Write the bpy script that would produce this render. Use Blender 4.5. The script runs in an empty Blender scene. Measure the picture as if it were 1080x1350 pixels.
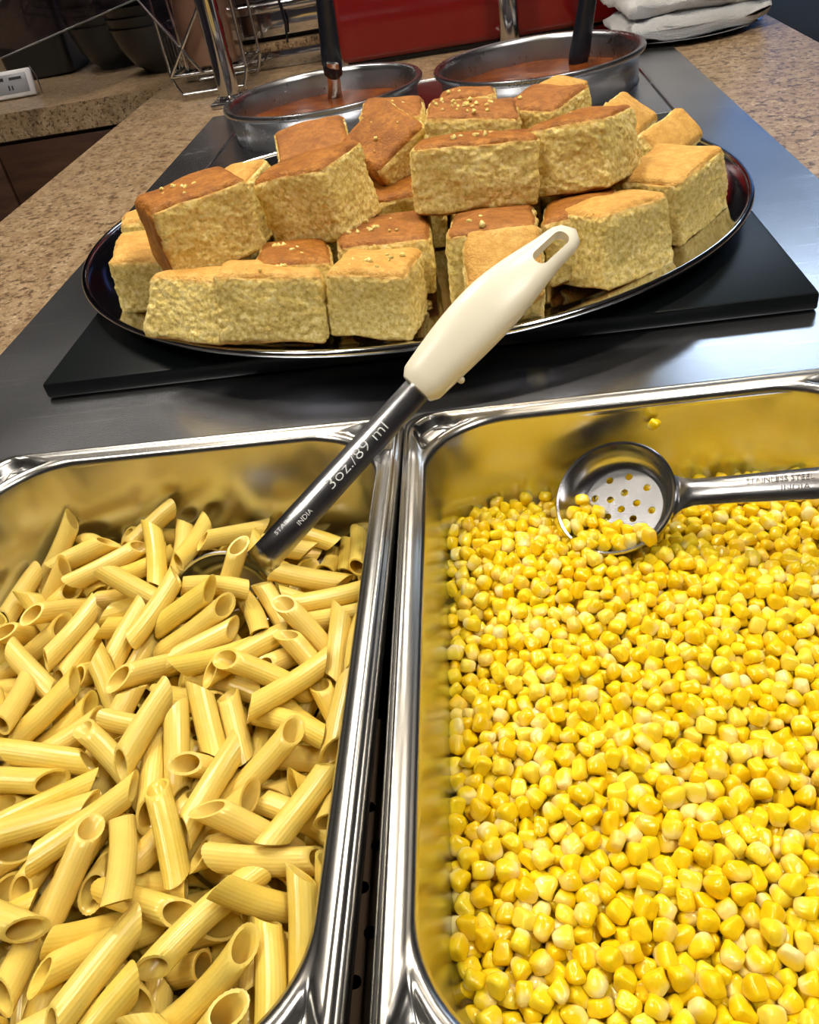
import bpy, bmesh, math, random
from mathutils import Vector, Matrix, Euler, Quaternion, noise
from math import sin, cos, pi, radians, sqrt

SC = bpy.context.scene
COL = SC.collection
random.seed(11)

# ------------------------------------------------------------------ camera
def set_camera():
    f, yaw, pitch, roll = 1080.5, -.1621, .6662, -.1919
    fwd = Vector((sin(yaw)*cos(pitch), cos(yaw)*cos(pitch), -sin(pitch)))
    right = Vector((cos(yaw), -sin(yaw), 0))
    up = right.cross(fwd)
    r2 = right*cos(roll) + up*sin(roll)
    u2 = -right*sin(roll) + up*cos(roll)
    cd = bpy.data.cameras.new('camera')
    cd.sensor_fit = 'HORIZONTAL'; cd.sensor_width = 36.0; cd.lens = 36.0*f/1080
    cd.clip_start = .01; cd.clip_end = 50
    co = bpy.data.objects.new('camera', cd); COL.objects.link(co)
    b = -fwd
    co.matrix_world = Matrix(((r2.x, u2.x, b.x, .0608), (r2.y, u2.y, b.y, -.4184), (r2.z, u2.z, b.z, .2632), (0, 0, 0, 1)))
    SC.camera = co
set_camera()

# ------------------------------------------------------------------ world, lamps, exposure
SC.view_settings.view_transform = 'Standard'
SC.view_settings.look = 'None'
SC.view_settings.exposure = 0.08
SC.view_settings.gamma = 1.0
SC.view_settings.use_curve_mapping = False
W = bpy.data.worlds.new('room_air'); SC.world = W; W.use_nodes = True
W.node_tree.nodes['Background'].inputs['Color'].default_value = (.55, .62, .75, 1)
W.node_tree.nodes['Background'].inputs['Strength'].default_value = .10
# ceiling lamps (x, y, size x, size y, strength, colour); built as luminaires with glowing diffusers further down
LAMPS = [(-1.1, -.6, .6, .6, 16, (1, .93, .82)), (.95, -.6, .6, .6, 16, (1, .95, .88)),
         (-1.0, 1.3, .6, .6, 12, (1, .93, .82)), (1.5, 3.2, 1.2, .5, 8.5, (.66, .82, 1))]  # this row unseen, added: lightens the deck's left and its right-front reflection
SPOTS = [(-.36, .34, 60), (.40, .30, 60), (.02, 1.0, 30)]      # small warm food lamps over the counter
WINDOW_GLOW = .55
CEIL_Z = 1.75

# ------------------------------------------------------------------ materials
def new_mat(name):
    m = bpy.data.materials.new(name); m.use_nodes = True
    nt = m.node_tree; return m, nt, nt.nodes['Principled BSDF']
def node(nt, t, **kw):
    n = nt.nodes.new(t)
    for k, v in kw.items():
        if k in n.inputs.keys(): n.inputs[k].default_value = v
        else: setattr(n, k, v)
    return n
def lnk(nt, a, b): nt.links.new(a, b)
def ramp(nt, fac, stops):
    r = nt.nodes.new('ShaderNodeValToRGB'); e = r.color_ramp.elements
    while len(e) < len(stops): e.new(.5)
    for i, (p, c) in enumerate(stops): e[i].position = p; e[i].color = (*c, 1)
    lnk(nt, fac, r.inputs['Fac']); return r.outputs['Color']
def coords(nt, scale=(1, 1, 1), kind='Object', rot=(0, 0, 0)):
    tc = nt.nodes.new('ShaderNodeTexCoord'); mp = nt.nodes.new('ShaderNodeMapping')
    mp.inputs['Scale'].default_value = scale; mp.inputs['Rotation'].default_value = rot
    lnk(nt, tc.outputs[kind], mp.inputs['Vector']); return mp.outputs['Vector']
def noise_n(nt, vec, scale, detail=3, rough=.55):
    n = node(nt, 'ShaderNodeTexNoise', Scale=scale, Detail=detail, Roughness=rough); lnk(nt, vec, n.inputs['Vector']); return n.outputs['Fac']
def bump(nt, bs, h, strength, dist):
    b = node(nt, 'ShaderNodeBump', Strength=strength, Distance=dist); lnk(nt, h, b.inputs['Height']); lnk(nt, b.outputs['Normal'], bs.inputs['Normal']); return b
def mixc(nt, fac, a, b, blend='MIX'):
    m = nt.nodes.new('ShaderNodeMix'); m.data_type = 'RGBA'; m.blend_type = blend
    for s, v in ((m.inputs[0], fac), (m.inputs[6], a), (m.inputs[7], b)):
        if hasattr(v, 'links'): lnk(nt, v, s)
        else: s.default_value = v if not isinstance(v, tuple) else (*v, 1)
    return m.outputs[2]
def math_n(nt, op, a, b=None):
    m = nt.nodes.new('ShaderNodeMath'); m.operation = op
    for s, v in ((m.inputs[0], a), (m.inputs[1], b)):
        if v is None: continue
        if hasattr(v, 'links'): lnk(nt, v, s)
        else: s.default_value = v
    return m.outputs[0]
def plain(name, col, rough=.5, metal=0, **kw):
    m, nt, b = new_mat(name)
    v = coords(nt); n = noise_n(nt, v, 60, 3)
    c = mixc(nt, math_n(nt, 'MULTIPLY', n, .35), tuple(col), tuple(x*.75 for x in col))
    lnk(nt, c, b.inputs['Base Color']); b.inputs['Roughness'].default_value = rough; b.inputs['Metallic'].default_value = metal
    for k, val in kw.items(): b.inputs[k.replace('_', ' ')].default_value = val
    return m
def steel(name, col=(.62, .62, .63), rough=.28, scratch=(.2, 1), amp=.06, rot=0.0, smear=6, fine=900, bstr=.12):
    m, nt, b = new_mat(name)
    b.inputs['Metallic'].default_value = 1
    v = coords(nt, (fine*scratch[0], fine*scratch[1], fine*.6), rot=(0, 0, rot)); n = noise_n(nt, v, 1, 4, .6)
    v2 = coords(nt); n2 = noise_n(nt, v2, smear, 4, .6)
    r = math_n(nt, 'ADD', math_n(nt, 'MULTIPLY', n2, amp*3), math_n(nt, 'MULTIPLY', n, amp))
    lnk(nt, math_n(nt, 'ADD', r, rough-amp*2), b.inputs['Roughness'])
    lnk(nt, mixc(nt, n, tuple(c*.9 for c in col), tuple(min(1, c*1.08) for c in col)), b.inputs['Base Color'])
    bump(nt, b, n, bstr, .0004)
    return m
M = {}
M['deck'] = steel('scratched_deck_steel', (.55, .56, .60), .235, (.05, 1), .06, radians(35), 5, 1400, .05)
M['pan'] = steel('pan_steel', (.54, .53, .51), .25, (.12, 1), .02, 0, 14, 1500, .0)
M['utensil'] = steel('utensil_steel', (.50, .50, .52), .22, (.15, 1), .05, 0, 20, 1500, .08)
M['pot'] = steel('pot_steel', (.46, .47, .50), .28, (1, 1), .05, 0, 6, 200, .05)
M['chrome'] = steel('polished_steel', (.60, .60, .62), .09, (.3, 1), .02, 0, 9, 300, .03)
M['wire'] = plain('chromed_wire', (.62, .62, .62), .2, 1)

def scratches(m, amount):
    nt = m.node_tree; b = nt.nodes['Principled BSDF']; src = b.inputs['Base Color'].links[0].from_socket; col = src
    for rot, sc in ((.5, 1.0), (-.35, .8), (1.3, .6)):
        v = coords(nt, (9*sc, 420*sc, 1), rot=(0, 0, rot)); n = noise_n(nt, v, 1, 2, .5)
        col = mixc(nt, math_n(nt, 'MULTIPLY', ramp(nt, n, [(.66, (0, 0, 0)), (.72, (1, 1, 1))]), amount), col, (.85, .86, .88))
    lnk(nt, col, b.inputs['Base Color'])
scratches(M['deck'], .55)
def make_granite():
    m, nt, b = new_mat('speckled_tan_granite')
    v = coords(nt)
    base = ramp(nt, noise_n(nt, v, 45, 6, .7), [(.3, (.17, .105, .055)), (.5, (.29, .20, .115)), (.7, (.40, .30, .19))])
    spk = ramp(nt, noise_n(nt, v, 130, 3, .75), [(.41, (1, 1, 1)), (.46, (0, 0, 0))])
    c = mixc(nt, math_n(nt, 'MULTIPLY', spk, .85), base, (.055, .03, .015))
    lt = ramp(nt, noise_n(nt, v, 260, 2, .6), [(.62, (0, 0, 0)), (.70, (1, 1, 1))])
    c = mixc(nt, math_n(nt, 'MULTIPLY', lt, .5), c, (.66, .58, .45))
    lnk(nt, c, b.inputs['Base Color']); b.inputs['Roughness'].default_value = .30; b.inputs['Specular IOR Level'].default_value = .4
    return m
M['granite'] = make_granite()
def make_wood():
    m, nt, b = new_mat('dark_brown_wood')
    v = coords(nt, (6, 6, 40)); n = noise_n(nt, v, 1.5, 5, .6)
    lnk(nt, ramp(nt, n, [(.3, (.030, .014, .008)), (.7, (.075, .034, .018))]), b.inputs['Base Color']); b.inputs['Roughness'].default_value = .45
    return m
M['wood'] = make_wood()
M['black_board'] = plain('black_plastic_board', (.004, .006, .007), .33, 0, Specular_IOR_Level=.22)
M['rust'] = plain('stained_dark_steel', (.09, .06, .04), .45, .7)
M['black'] = plain('black_plastic', (.006, .008, .014), .25)
M['blackbowl'] = plain('black_melamine', (.012, .014, .016), .3)
M['well'] = plain('dark_well', (.015, .013, .012), .6)
M['red'] = plain('red_lacquer', (.17, .007, .007), .10)
M['cream'] = plain('cream_plastic', (.84, .80, .66), .30)
M['white'] = plain('white_plastic', (.75, .75, .78), .4)
M['greylcd'] = plain('grey_display', (.30, .31, .34), .3)
M['floor'] = plain('dark_floor', (.045, .042, .04), .7)
M['wall'] = plain('room_wall', (.075, .062, .075), .7)
M['ceil'] = plain('ceiling_paint', (.34, .33, .33), .8)
M['darkgrey'] = plain('dark_grey_panel', (.012, .015, .018), .85)
M['ink'] = plain('black_ink', (.02, .02, .03), .5)
M['etch'] = plain('etched_pale_mark', (.72, .75, .80), .5, 0)
M['etchdark'] = plain('stamped_mark', (.30, .29, .28), .5, .7)
def emit(name, col, s):
    m, nt, b = new_mat(name)
    b.inputs['Base Color'].default_value = (*col, 1); b.inputs['Emission Color'].default_value = (*col, 1); b.inputs['Emission Strength'].default_value = s
    return m
def make_glass(name, col=(.92, .97, .95)):
    m, nt, b = new_mat(name)
    b.inputs['Base Color'].default_value = (*col, 1); b.inputs['Transmission Weight'].default_value = 1
    b.inputs['Roughness'].default_value = .02; b.inputs['IOR'].default_value = 1.45
    return m
M['glass'] = make_glass('reflection_tinted_glass', (.52, .42, .56)); M['glassedge'] = plain('green_glass_edge', (.42, .50, .42), .2)  # purple tint stands in for the dark ceiling reflected in the panes
M['acrylic'] = make_glass('clear_acrylic', (.95, .93, .92))

def make_crumb():
    m, nt, b = new_mat('cornbread_crumb')
    v = coords(nt)
    n1 = noise_n(nt, v, 330, 4, .65); n2 = noise_n(nt, v, 45, 4, .6)
    col = ramp(nt, n1, [(.30, (.44, .30, .055)), (.49, (.81, .63, .20)), (.66, (.97, .84, .44))])
    col = mixc(nt, ramp(nt, n2, [(.35, (0, 0, 0)), (.7, (1, 1, 1))]), col, mixc(nt, .5, col, (.60, .44, .10)))
    at = nt.nodes.new('ShaderNodeAttribute'); at.attribute_name = 'edge'
    f = math_n(nt, 'ADD', at.outputs['Fac'], math_n(nt, 'MULTIPLY', math_n(nt, 'SUBTRACT', n2, .5), .9))
    col = mixc(nt, ramp(nt, f, [(.32, (0, 0, 0)), (.92, (1, 1, 1))]), col, (.46, .20, .03))
    lnk(nt, col, b.inputs['Base Color']); b.inputs['Roughness'].default_value = .8
    b.inputs['Subsurface Weight'].default_value = .15; b.inputs['Subsurface Radius'].default_value = (.004, .0025, .001); b.inputs['Subsurface Scale'].default_value = 1
    vo = node(nt, 'ShaderNodeTexVoronoi', Scale=300); lnk(nt, v, vo.inputs['Vector'])
    h = math_n(nt, 'ADD', noise_n(nt, v, 420, 5, .7), math_n(nt, 'MULTIPLY', vo.outputs['Distance'], .8))
    bump(nt, b, h, .55, .0014)
    return m
def make_crust(name, lo, mid, hi, rough):
    m, nt, b = new_mat(name)
    v = coords(nt)
    n = noise_n(nt, v, 38, 5, .6); n3 = noise_n(nt, v, 500, 3, .6)
    col = ramp(nt, n, [(.28, lo), (.5, mid), (.72, hi)])
    col = mixc(nt, math_n(nt, 'MULTIPLY', n3, .25), col, tuple(min(1, c*1.5) for c in mid))
    n4 = noise_n(nt, v, 190, 4, .7)
    col = mixc(nt, math_n(nt, 'MULTIPLY', ramp(nt, n4, [(.42, (1, 1, 1)), (.56, (0, 0, 0))]), .55), col, lo)
    lnk(nt, col, b.inputs['Base Color']); b.inputs['Roughness'].default_value = rough; b.inputs['Specular IOR Level'].default_value = .28
    bump(nt, b, math_n(nt, 'ADD', noise_n(nt, v, 600, 3, .6), math_n(nt, 'MULTIPLY', noise_n(nt, v, 150, 3, .6), .9)), .8, .0013)
    return m
M['crumb'] = make_crumb()
M['crust_dark'] = make_crust('brown_crust', (.18, .055, .006), (.37, .140, .017), (.51, .23, .040), .5)
M['crust_mid'] = make_crust('reddish_crust', (.20, .068, .013), (.36, .140, .028), (.47, .21, .052), .55)
M['crust_light'] = make_crust('golden_crust', (.50, .25, .048), (.64, .365, .09), (.73, .48, .16), .6)

def make_pasta():
    m, nt, b = new_mat('cooked_penne')
    v = coords(nt); oi = nt.nodes.new('ShaderNodeObjectInfo')
    n = noise_n(nt, v, 60, 4, .6)
    col = ramp(nt, n, [(.3, (.78, .54, .075)), (.7, (.86, .645, .14))])
    col = mixc(nt, oi.outputs['Random'], col, mixc(nt, .5, col, (.84, .62, .20)))
    lnk(nt, col, b.inputs['Base Color']); b.inputs['Roughness'].default_value = .24
    b.inputs['Subsurface Weight'].default_value = .25; b.inputs['Subsurface Radius'].default_value = (.006, .004, .0015); b.inputs['Subsurface Scale'].default_value = 1
    bump(nt, b, noise_n(nt, v, 900, 3, .6), .12, .0005)
    return m
M['pasta'] = make_pasta()
def make_corn():
    m, nt, b = new_mat('corn_kernel')
    v = coords(nt); oi = nt.nodes.new('ShaderNodeObjectInfo'); ge = nt.nodes.new('ShaderNodeNewGeometry')
    rnd = math_n(nt, 'FRACT', math_n(nt, 'ADD', oi.outputs['Random'], ge.outputs['Random Per Island']))
    at = nt.nodes.new('ShaderNodeAttribute'); at.attribute_name = 'tip'
    col = ramp(nt, rnd, [(0, (.86, .565, .004)), (.45, (.90, .645, .009)), (.8, (.91, .69, .020)), (1, (.92, .73, .08))])
    f = math_n(nt, 'ADD', at.outputs['Fac'], math_n(nt, 'MULTIPLY', math_n(nt, 'SUBTRACT', noise_n(nt, v, 260, 2), .5), .7))
    f = math_n(nt, 'MULTIPLY', ramp(nt, f, [(.55, (0, 0, 0)), (1.0, (1, 1, 1))]), math_n(nt, 'ADD', math_n(nt, 'MULTIPLY', rnd, .8), .18))
    col = mixc(nt, f, col, (.90, .77, .36))
    lnk(nt, col, b.inputs['Base Color']); b.inputs['Roughness'].default_value = .22
    b.inputs['Subsurface Weight'].default_value = .25; b.inputs['Subsurface Radius'].default_value = (.005, .003, .0006); b.inputs['Subsurface Scale'].default_value = 1
    bump(nt, b, noise_n(nt, v, 350, 2, .5), .2, .0012)
    return m
M['corn'] = make_corn()
def make_soup():
    m, nt, b = new_mat('orange_brown_soup')
    v = coords(nt); n = noise_n(nt, v, 40, 5, .65)
    lnk(nt, ramp(nt, n, [(.3, (.07, .015, .004)), (.55, (.18, .046, .008)), (.75, (.32, .10, .016))]), b.inputs['Base Color'])
    b.inputs['Roughness'].default_value = .14; bump(nt, b, noise_n(nt, v, 90, 4, .6), .3, .003)
    return m
M['soup'] = make_soup()
def make_towel():
    m, nt, b = new_mat('white_terry')
    v = coords(nt); lnk(nt, ramp(nt, noise_n(nt, v, 30, 4), [(.3, (.84, .87, .93)), (.7, (.95, .96, .98))]), b.inputs['Base Color'])
    b.inputs['Roughness'].default_value = .95; bump(nt, b, noise_n(nt, v, 330, 4, .75), 1.0, .007)
    return m
M['towel'] = make_towel()
M['fill'] = plain('brown_sauce_packets', (.33, .18, .11), .5)

# ------------------------------------------------------------------ helpers
def tag(o, label=None, cat=None, group=None, kind=None):
    if label: o['label'] = label
    if cat: o['category'] = cat
    if group: o['group'] = group
    if kind: o['kind'] = kind
    return o
def empty(name, loc=(0, 0, 0), label=None, cat=None, group=None):
    o = bpy.data.objects.new(name, None); COL.objects.link(o); o.location = loc; o.empty_display_size = .02
    return tag(o, label, cat, group)
def link_mesh(name, me, mat=None, parent=None, smooth=True):
    if mat and not me.materials: me.materials.append(M[mat] if isinstance(mat, str) else mat)
    if smooth: me.polygons.foreach_set('use_smooth', [True]*len(me.polygons))
    o = bpy.data.objects.new(name, me); COL.objects.link(o)
    if parent: o.parent = parent
    return o
def mesh(name, v, f, mat=None, parent=None, smooth=True, sharp=None):
    me = bpy.data.meshes.new(name); me.from_pydata([tuple(p) for p in v], [], f); me.update()
    o = link_mesh(name, me, mat, parent, smooth)
    if sharp: me.set_sharp_from_angle(angle=radians(sharp))
    return o
def from_bm(name, bm, mat=None, parent=None, smooth=True, sharp=35):
    me = bpy.data.meshes.new(name); bm.to_mesh(me); bm.free()
    o = link_mesh(name, me, mat, parent, smooth)
    if smooth and sharp: me.set_sharp_from_angle(angle=radians(sharp))
    return o
def bm_box(bm, mn, mx, bev=.002, seg=2, mat4=None):
    r = bmesh.ops.create_cube(bm, size=1); vs = r['verts']
    for v in vs: v.co = Vector([mn[i]+(v.co[i]+.5)*(mx[i]-mn[i]) for i in range(3)])
    if bev:
        es = list({e for v in vs for e in v.link_edges})
        g = bmesh.ops.bevel(bm, geom=es, offset=bev, segments=seg, affect='EDGES', profile=.5)
        vs = list({v for f in g['faces'] for v in f.verts} | {v for v in vs if v.is_valid})
    if mat4: bmesh.ops.transform(bm, matrix=mat4, verts=vs)
    return vs
def box(name, mn, mx, mat, parent=None, bev=.002, seg=2, mat4=None):
    bm = bmesh.new(); bm_box(bm, mn, mx, bev, seg, mat4); return from_bm(name, bm, mat, parent)
def rings_mesh(rings, cap0=False, cap1=False):
    v = []; f = []; n = len(rings[0])
    for r in rings: v += r
    for k in range(len(rings)-1):
        for i in range(n): f.append((k*n+i, k*n+(i+1) % n, (k+1)*n+(i+1) % n, (k+1)*n+i))
    if cap0: f.append(tuple(range(n))[::-1])
    if cap1: f.append(tuple((len(rings)-1)*n+i for i in range(n)))
    return v, f
def lathe(name, prof, mat, parent=None, n=64, at=(0, 0, 0), sx=1, sy=1, sharp=50):
    rings = [[(at[0]+r*cos(2*pi*i/n)*sx, at[1]+r*sin(2*pi*i/n)*sy, at[2]+z) for i in range(n)] for r, z in prof]
    v, f = rings_mesh(rings)
    bm = bmesh.new(); me = bpy.data.meshes.new('t'); me.from_pydata(v, [], f); bm.from_mesh(me); bpy.data.meshes.remove(me)
    bmesh.ops.remove_doubles(bm, verts=bm.verts, dist=1e-6); bmesh.ops.recalc_face_normals(bm, faces=bm.faces)
    return from_bm(name, bm, mat, parent, True, sharp)
def tube_bm(bm, pts, r, n=10, closed=False):
    pts = [Vector(p) for p in pts]; rings = []
    N = len(pts); prev = None
    for i, p in enumerate(pts):
        if closed: t = pts[(i+1) % N]-pts[i-1]
        else: t = pts[min(i+1, N-1)]-pts[max(i-1, 0)]
        t.normalize()
        if prev is None: a = t.orthogonal().normalized()
        else: a = (prev-t*prev.dot(t)).normalized()
        prev = a; b = t.cross(a); rr = r[i] if isinstance(r, (list, tuple)) else r
        rings.append([bm.verts.new(p+a*rr*cos(2*pi*k/n)+b*rr*sin(2*pi*k/n)) for k in range(n)])
    K = N if closed else N-1
    for i in range(K):
        A, B = rings[i], rings[(i+1) % N]
        for k in range(n): bm.faces.new((A[k], A[(k+1) % n], B[(k+1) % n], B[k]))
    if not closed: bm.faces.new(rings[0][::-1]); bm.faces.new(rings[-1])
def tube(name, pts, r, mat, parent=None, n=10, closed=False):
    bm = bmesh.new(); tube_bm(bm, pts, r, n, closed); return from_bm(name, bm, mat, parent, True, 60)
def rrect(hx, hy, r, z, n=6, side=1):
    o = []
    for (sx, sy, a0) in ((1, 1, 0), (-1, 1, 90), (-1, -1, 180), (1, -1, 270)):
        for i in range(n+1):
            a = radians(a0+90*i/n); o.append((sx*(hx-r)+r*cos(a), sy*(hy-r)+r*sin(a), z))
    return o
def plate_with_holes(name, outer, holes, z0, z1, mat, parent=None):
    bm = bmesh.new()
    for lp in [outer]+holes:
        vs = [bm.verts.new((x, y, z1)) for x, y in lp]
        for i in range(len(vs)): bm.edges.new((vs[i], vs[(i+1) % len(vs)]))
    bmesh.ops.triangle_fill(bm, use_beauty=True, use_dissolve=False, edges=bm.edges[:])
    for f in bm.faces:
        f.normal_update()
        if f.normal.z < 0: f.normal_flip()
    g = bmesh.ops.extrude_face_region(bm, geom=bm.faces[:])
    for e in g['geom']:
        if isinstance(e, bmesh.types.BMVert): e.co.z = z0
    bmesh.ops.recalc_face_normals(bm, faces=bm.faces)
    return from_bm(name, bm, mat, parent, False)
def circle2(cx, cy, r, n=48): return [(cx+r*cos(2*pi*i/n), cy+r*sin(2*pi*i/n)) for i in range(n)]
def rect2(x0, y0, x1, y1): return [(x0, y0), (x1, y0), (x1, y1), (x0, y1)]
def text_mesh(body, size):
    cu = bpy.data.curves.new('t', 'FONT'); cu.body = body; cu.size = size; cu.resolution_u = 3; cu.offset = -size*.012
    o = bpy.data.objects.new('t', cu); COL.objects.link(o)
    dg = bpy.context.evaluated_depsgraph_get(); me = bpy.data.meshes.new_from_object(o.evaluated_get(dg))
    bpy.data.objects.remove(o); bpy.data.curves.remove(cu)
    return me
def sstep(a, b, x):
    t = max(0, min(1, (x-a)/(b-a))); return t*t*(3-2*t)

# ------------------------------------------------------------------ setting: room shell
def struct_box(name, mn, mx, mat, bev=0):
    o = box(name, mn, mx, mat, None, bev); o['kind'] = 'structure'; return o
RX0, RX1, RY0, RY1, FZ = -3.2, 3.4, -2.6, 4.6, -.9
struct_box('floor', (RX0, RY0, FZ-.1), (RX1, RY1, FZ), 'floor')
struct_box('ceiling', (RX0, RY0, CEIL_Z), (RX1, RY1, CEIL_Z+.1), 'ceil')
struct_box('wall_left', (RX0-.1, RY0, FZ), (RX0, RY1, CEIL_Z), 'wall')
struct_box('wall_right', (RX1, RY0, FZ), (RX1+.1, RY1, CEIL_Z), 'wall')
struct_box('wall_front', (RX0, RY0-.1, FZ), (RX1, RY0, CEIL_Z), 'wall')
bk = struct_box('wall_back', (RX0, RY1, FZ), (RX1, RY1+.1, CEIL_Z), 'wall')
M['blue_glow'] = emit('added_blue_glow', (.12, .27, .62), WINDOW_GLOW)  # blue glow tuned for the tone reflected in the deck
def unseen_window(name, x0, x1, z0, z1):
    w = empty(name, (x0, RY1, z0)); w['kind'] = 'structure'
    fr = plate_with_holes('window_frame', [(x0-.06-x0, -.06), (x1-x0+.06, -.06), (x1-x0+.06, z1-z0+.06), (-.06, z1-z0+.06)],
                          [rect2(.0, 0, (x1-x0)/2-.03, z1-z0), rect2((x1-x0)/2+.03, 0, x1-x0, z1-z0)], 0, .05, 'darkgrey', w)
    fr.rotation_euler = (radians(90), 0, 0); fr.location = (0, -.003, 0)
    for a, b in ((0, (x1-x0)/2-.03), ((x1-x0)/2+.03, x1-x0)):
        box('window_pane', (a, -.02, 0), (b, -.012, z1-z0), 'blue_glow', w, 0)
    return w
unseen_window('unseen_window_1', .6, 3.0, -.3, 1.45)  # unseen window added so the deck's right side reflects blue
for i, (x, y, sx, sy, s, c) in enumerate(LAMPS):
    t = empty('ceiling_light', (x, y, CEIL_Z), 'unseen square recessed ceiling light panel above the buffet', 'light', 'ceiling light panels')
    box('diffuser', (-sx/2, -sy/2, -.012), (sx/2, sy/2, -.004), emit('lamp_glow_%d' % i, c, s), t, 0)
    plate_with_holes('light_frame', rect2(-sx/2-.03, -sy/2-.03, sx/2+.03, sy/2+.03), [rect2(-sx/2, -sy/2, sx/2, sy/2)], -.016, -.001, 'white', t)
M['bulb'] = emit('warm_bulb_glow', (1, .86, .68), 1)
for i, (x, y, s) in enumerate(SPOTS):
    t = empty('spot_lamp', (x, y, CEIL_Z), 'small warm spot lamp hanging from the ceiling over the food', 'lamp', 'food spot lamps')
    tube('stem', [(0, 0, -.002), (0, 0, -.45)], .008, 'darkgrey', t)
    lathe('shade', [(.012, -.44), (.05, -.47), (.062, -.56), (.060, -.56), (.047, -.475), (.0, -.455)], 'darkgrey', t, 32)
    lathe('bulb', [(.0, -.475), (.03, -.49), (.042, -.52), (.03, -.55), (0, -.558)], emit('bulb_glow_%d' % i, (1, .88, .70), s*8), t, 24)

# ------------------------------------------------------------------ counters
g = plate_with_holes('granite_counter', [(-.517, -.75), (.503, -.75), (.503, 1.62), (.503, 2.2), (-2.0, 2.2), (-2.0, 1.246), (-.517, 1.246)],
                     [rect2(-.336, -.70, .336, .915)], -.05, -.002, 'granite')
tag(g, 'speckled tan granite counter around the steel serving deck', 'counter')
cab = empty('base_cabinet', (-1.26, 1.6, FZ), 'dark brown wooden cabinet under the granite behind at left', 'cabinet')
box('body', (-.74, -.33, .0), (.74, .5, .848), 'wood', cab, .002)
for k in range(4): box('door', (-.735+.37*k, -.348, .08), (-.37+.37*k, -.332, .842), 'wood', cab, .002)
cab2 = empty('base_cabinet', (0, 0, FZ), 'dark brown wooden cabinet carrying the steel serving deck', 'cabinet')
box('side_panel', (-.50, -.72, 0), (-.47, 1.22, .848), 'wood', cab2, .001)
box('side_panel', (.46, -.72, 0), (.49, 1.22, .848), 'wood', cab2, .001)
box('front_panel', (-.47, -.72, 0), (.46, -.70, .848), 'wood', cab2, .001)
box('back_panel', (-.47, 1.20, 0), (.46, 1.22, .848), 'wood', cab2, .001)
box('kick_board', (-.47, -.69, 0), (.46, -.66, .10), 'black', cab2, .001)

POTS = [(-.1345, .735), (.1395, .730)]; POT_Z = .049; POT_R = .130
deck = empty('serving_deck', (0, 0, 0), 'scratched stainless steel serving deck set into the granite', 'steel deck')
holes = [rect2(-.252, -.330, .252, -.012)] + [circle2(x, y, .124) for x, y in POTS]
plate_with_holes('deck_sheet', rect2(-.3405, -.705, .3405, .921), holes, -.002, 0, 'deck', deck)
v, f = rings_mesh([rrect(.254, .161, .005, -.0025), rrect(.254, .161, .005, -.20)], False, True)
wl = mesh('well_tank', v, f, 'well', deck, False); wl.location = (0, -.171, 0)
adp = empty('pot_adapter_plate', (0, .735, 0), 'raised steel adapter plate holding the two soup pots', 'steel plate')
plate_with_holes('plate_sheet', rect2(-.268, -.192, .270, .158), [circle2(x, y-.735, .1225) for x, y in POTS], .0005, .009, 'deck', adp)
for (a, b) in (((-.268, -.192), (.270, -.192)), ((.270, -.192), (.270, .158)), ((.270, .158), (-.268, .158)), ((-.268, .158), (-.268, -.192))):
    tube('raised_edge', [(a[0], a[1], .008), (b[0], b[1], .008)], .003, 'deck', adp, 10)

# ------------------------------------------------------------------ steam table pans
PW, PD = .265, .353
def make_pan(name, mtx, label, FZp):
    root = empty(name); root.matrix_world = mtx; tag(root, label, 'steam pan', 'half size steam table pans')
    n = 18; rings = []
    hx, hy = PW/2, PD/2
    rw = .0124; R0, R1 = .011, .046
    outer = rrect(hx, hy, R0, 0, n); inner = rrect(hx-rw, hy-rw, R1, 0, n)
    def ring(s, z, dip=0):
        o = []
        for i, (a, b) in enumerate(zip(outer, inner)):
            k = (i % (n+1))/n; cw = sstep(.13, .32, k)*(1-sstep(.68, .87, k))
            zz = z-dip*cw
            if s < .5: e = 1
            o.append((a[0]+(b[0]-a[0])*s, a[1]+(b[1]-a[1])*s, zz))
        return o
    T = .0048
    rings.append(ring(0, -.0030)); rings.append(ring(0, .0005)); rings.append(ring(.03, .0025)); rings.append(ring(.09, .0037))
    for k in range(1, 15):
        s = .09+.72*k/14
        z = T - .0016*((s-.45)/.38)**2 + .0008*sstep(.2, .3, s)*(1-sstep(.3, .42, s))
        rings.append(ring(s, z, .0062*sstep(.30, .44, s)*(1-sstep(.70, .86, s))))
    for k in range(1, 6):
        a = pi/2*k/5; rings.append(ring(.81+.19*sin(a), T-.0016*.9-.0036*(1-cos(a))))
    zt = T-.0016*.9-.0036
    ix, iy = hx-rw, hy-rw
    for k in range(1, 9):
        t = k/8; z = zt+(FZp+.012-zt)*t; o = -z*.1
        rings.append(rrect(ix-o, iy-o, R1-.002*t, z, n))
    for k in range(1, 5):
        a = pi/2*k/4; o = .0075+.012*(1-cos(a)); rings.append(rrect(ix-o, iy-o, R1-.004-.008*(1-cos(a)), FZp+.012-.012*sin(a), n))
    v, f = rings_mesh(rings, False, True)
    f = [tuple(reversed(q)) for q in f]
    o = mesh('pan_shell', v, f, 'pan', root, True, 70)
    md = o.modifiers.new('thickness', 'SOLIDIFY'); md.thickness = .0009; md.offset = -1
    return root
ML = Matrix.Translation((-.0004, 0, 0)) @ Matrix.Rotation(radians(-.4), 4, 'Z') @ Matrix.Translation((-PW/2, -PD/2, 0))
MR = Matrix.Translation((.0012, 0, 0)) @ Matrix.Rotation(radians(.8), 4, 'Z') @ Matrix.Translation((PW/2, -PD/2, 0))
make_pan('steam_pan', ML, 'stainless steel steam table pan full of penne pasta', -.0865)
make_pan('steam_pan', MR, 'stainless steel steam table pan full of corn kernels', -.0635)
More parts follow.
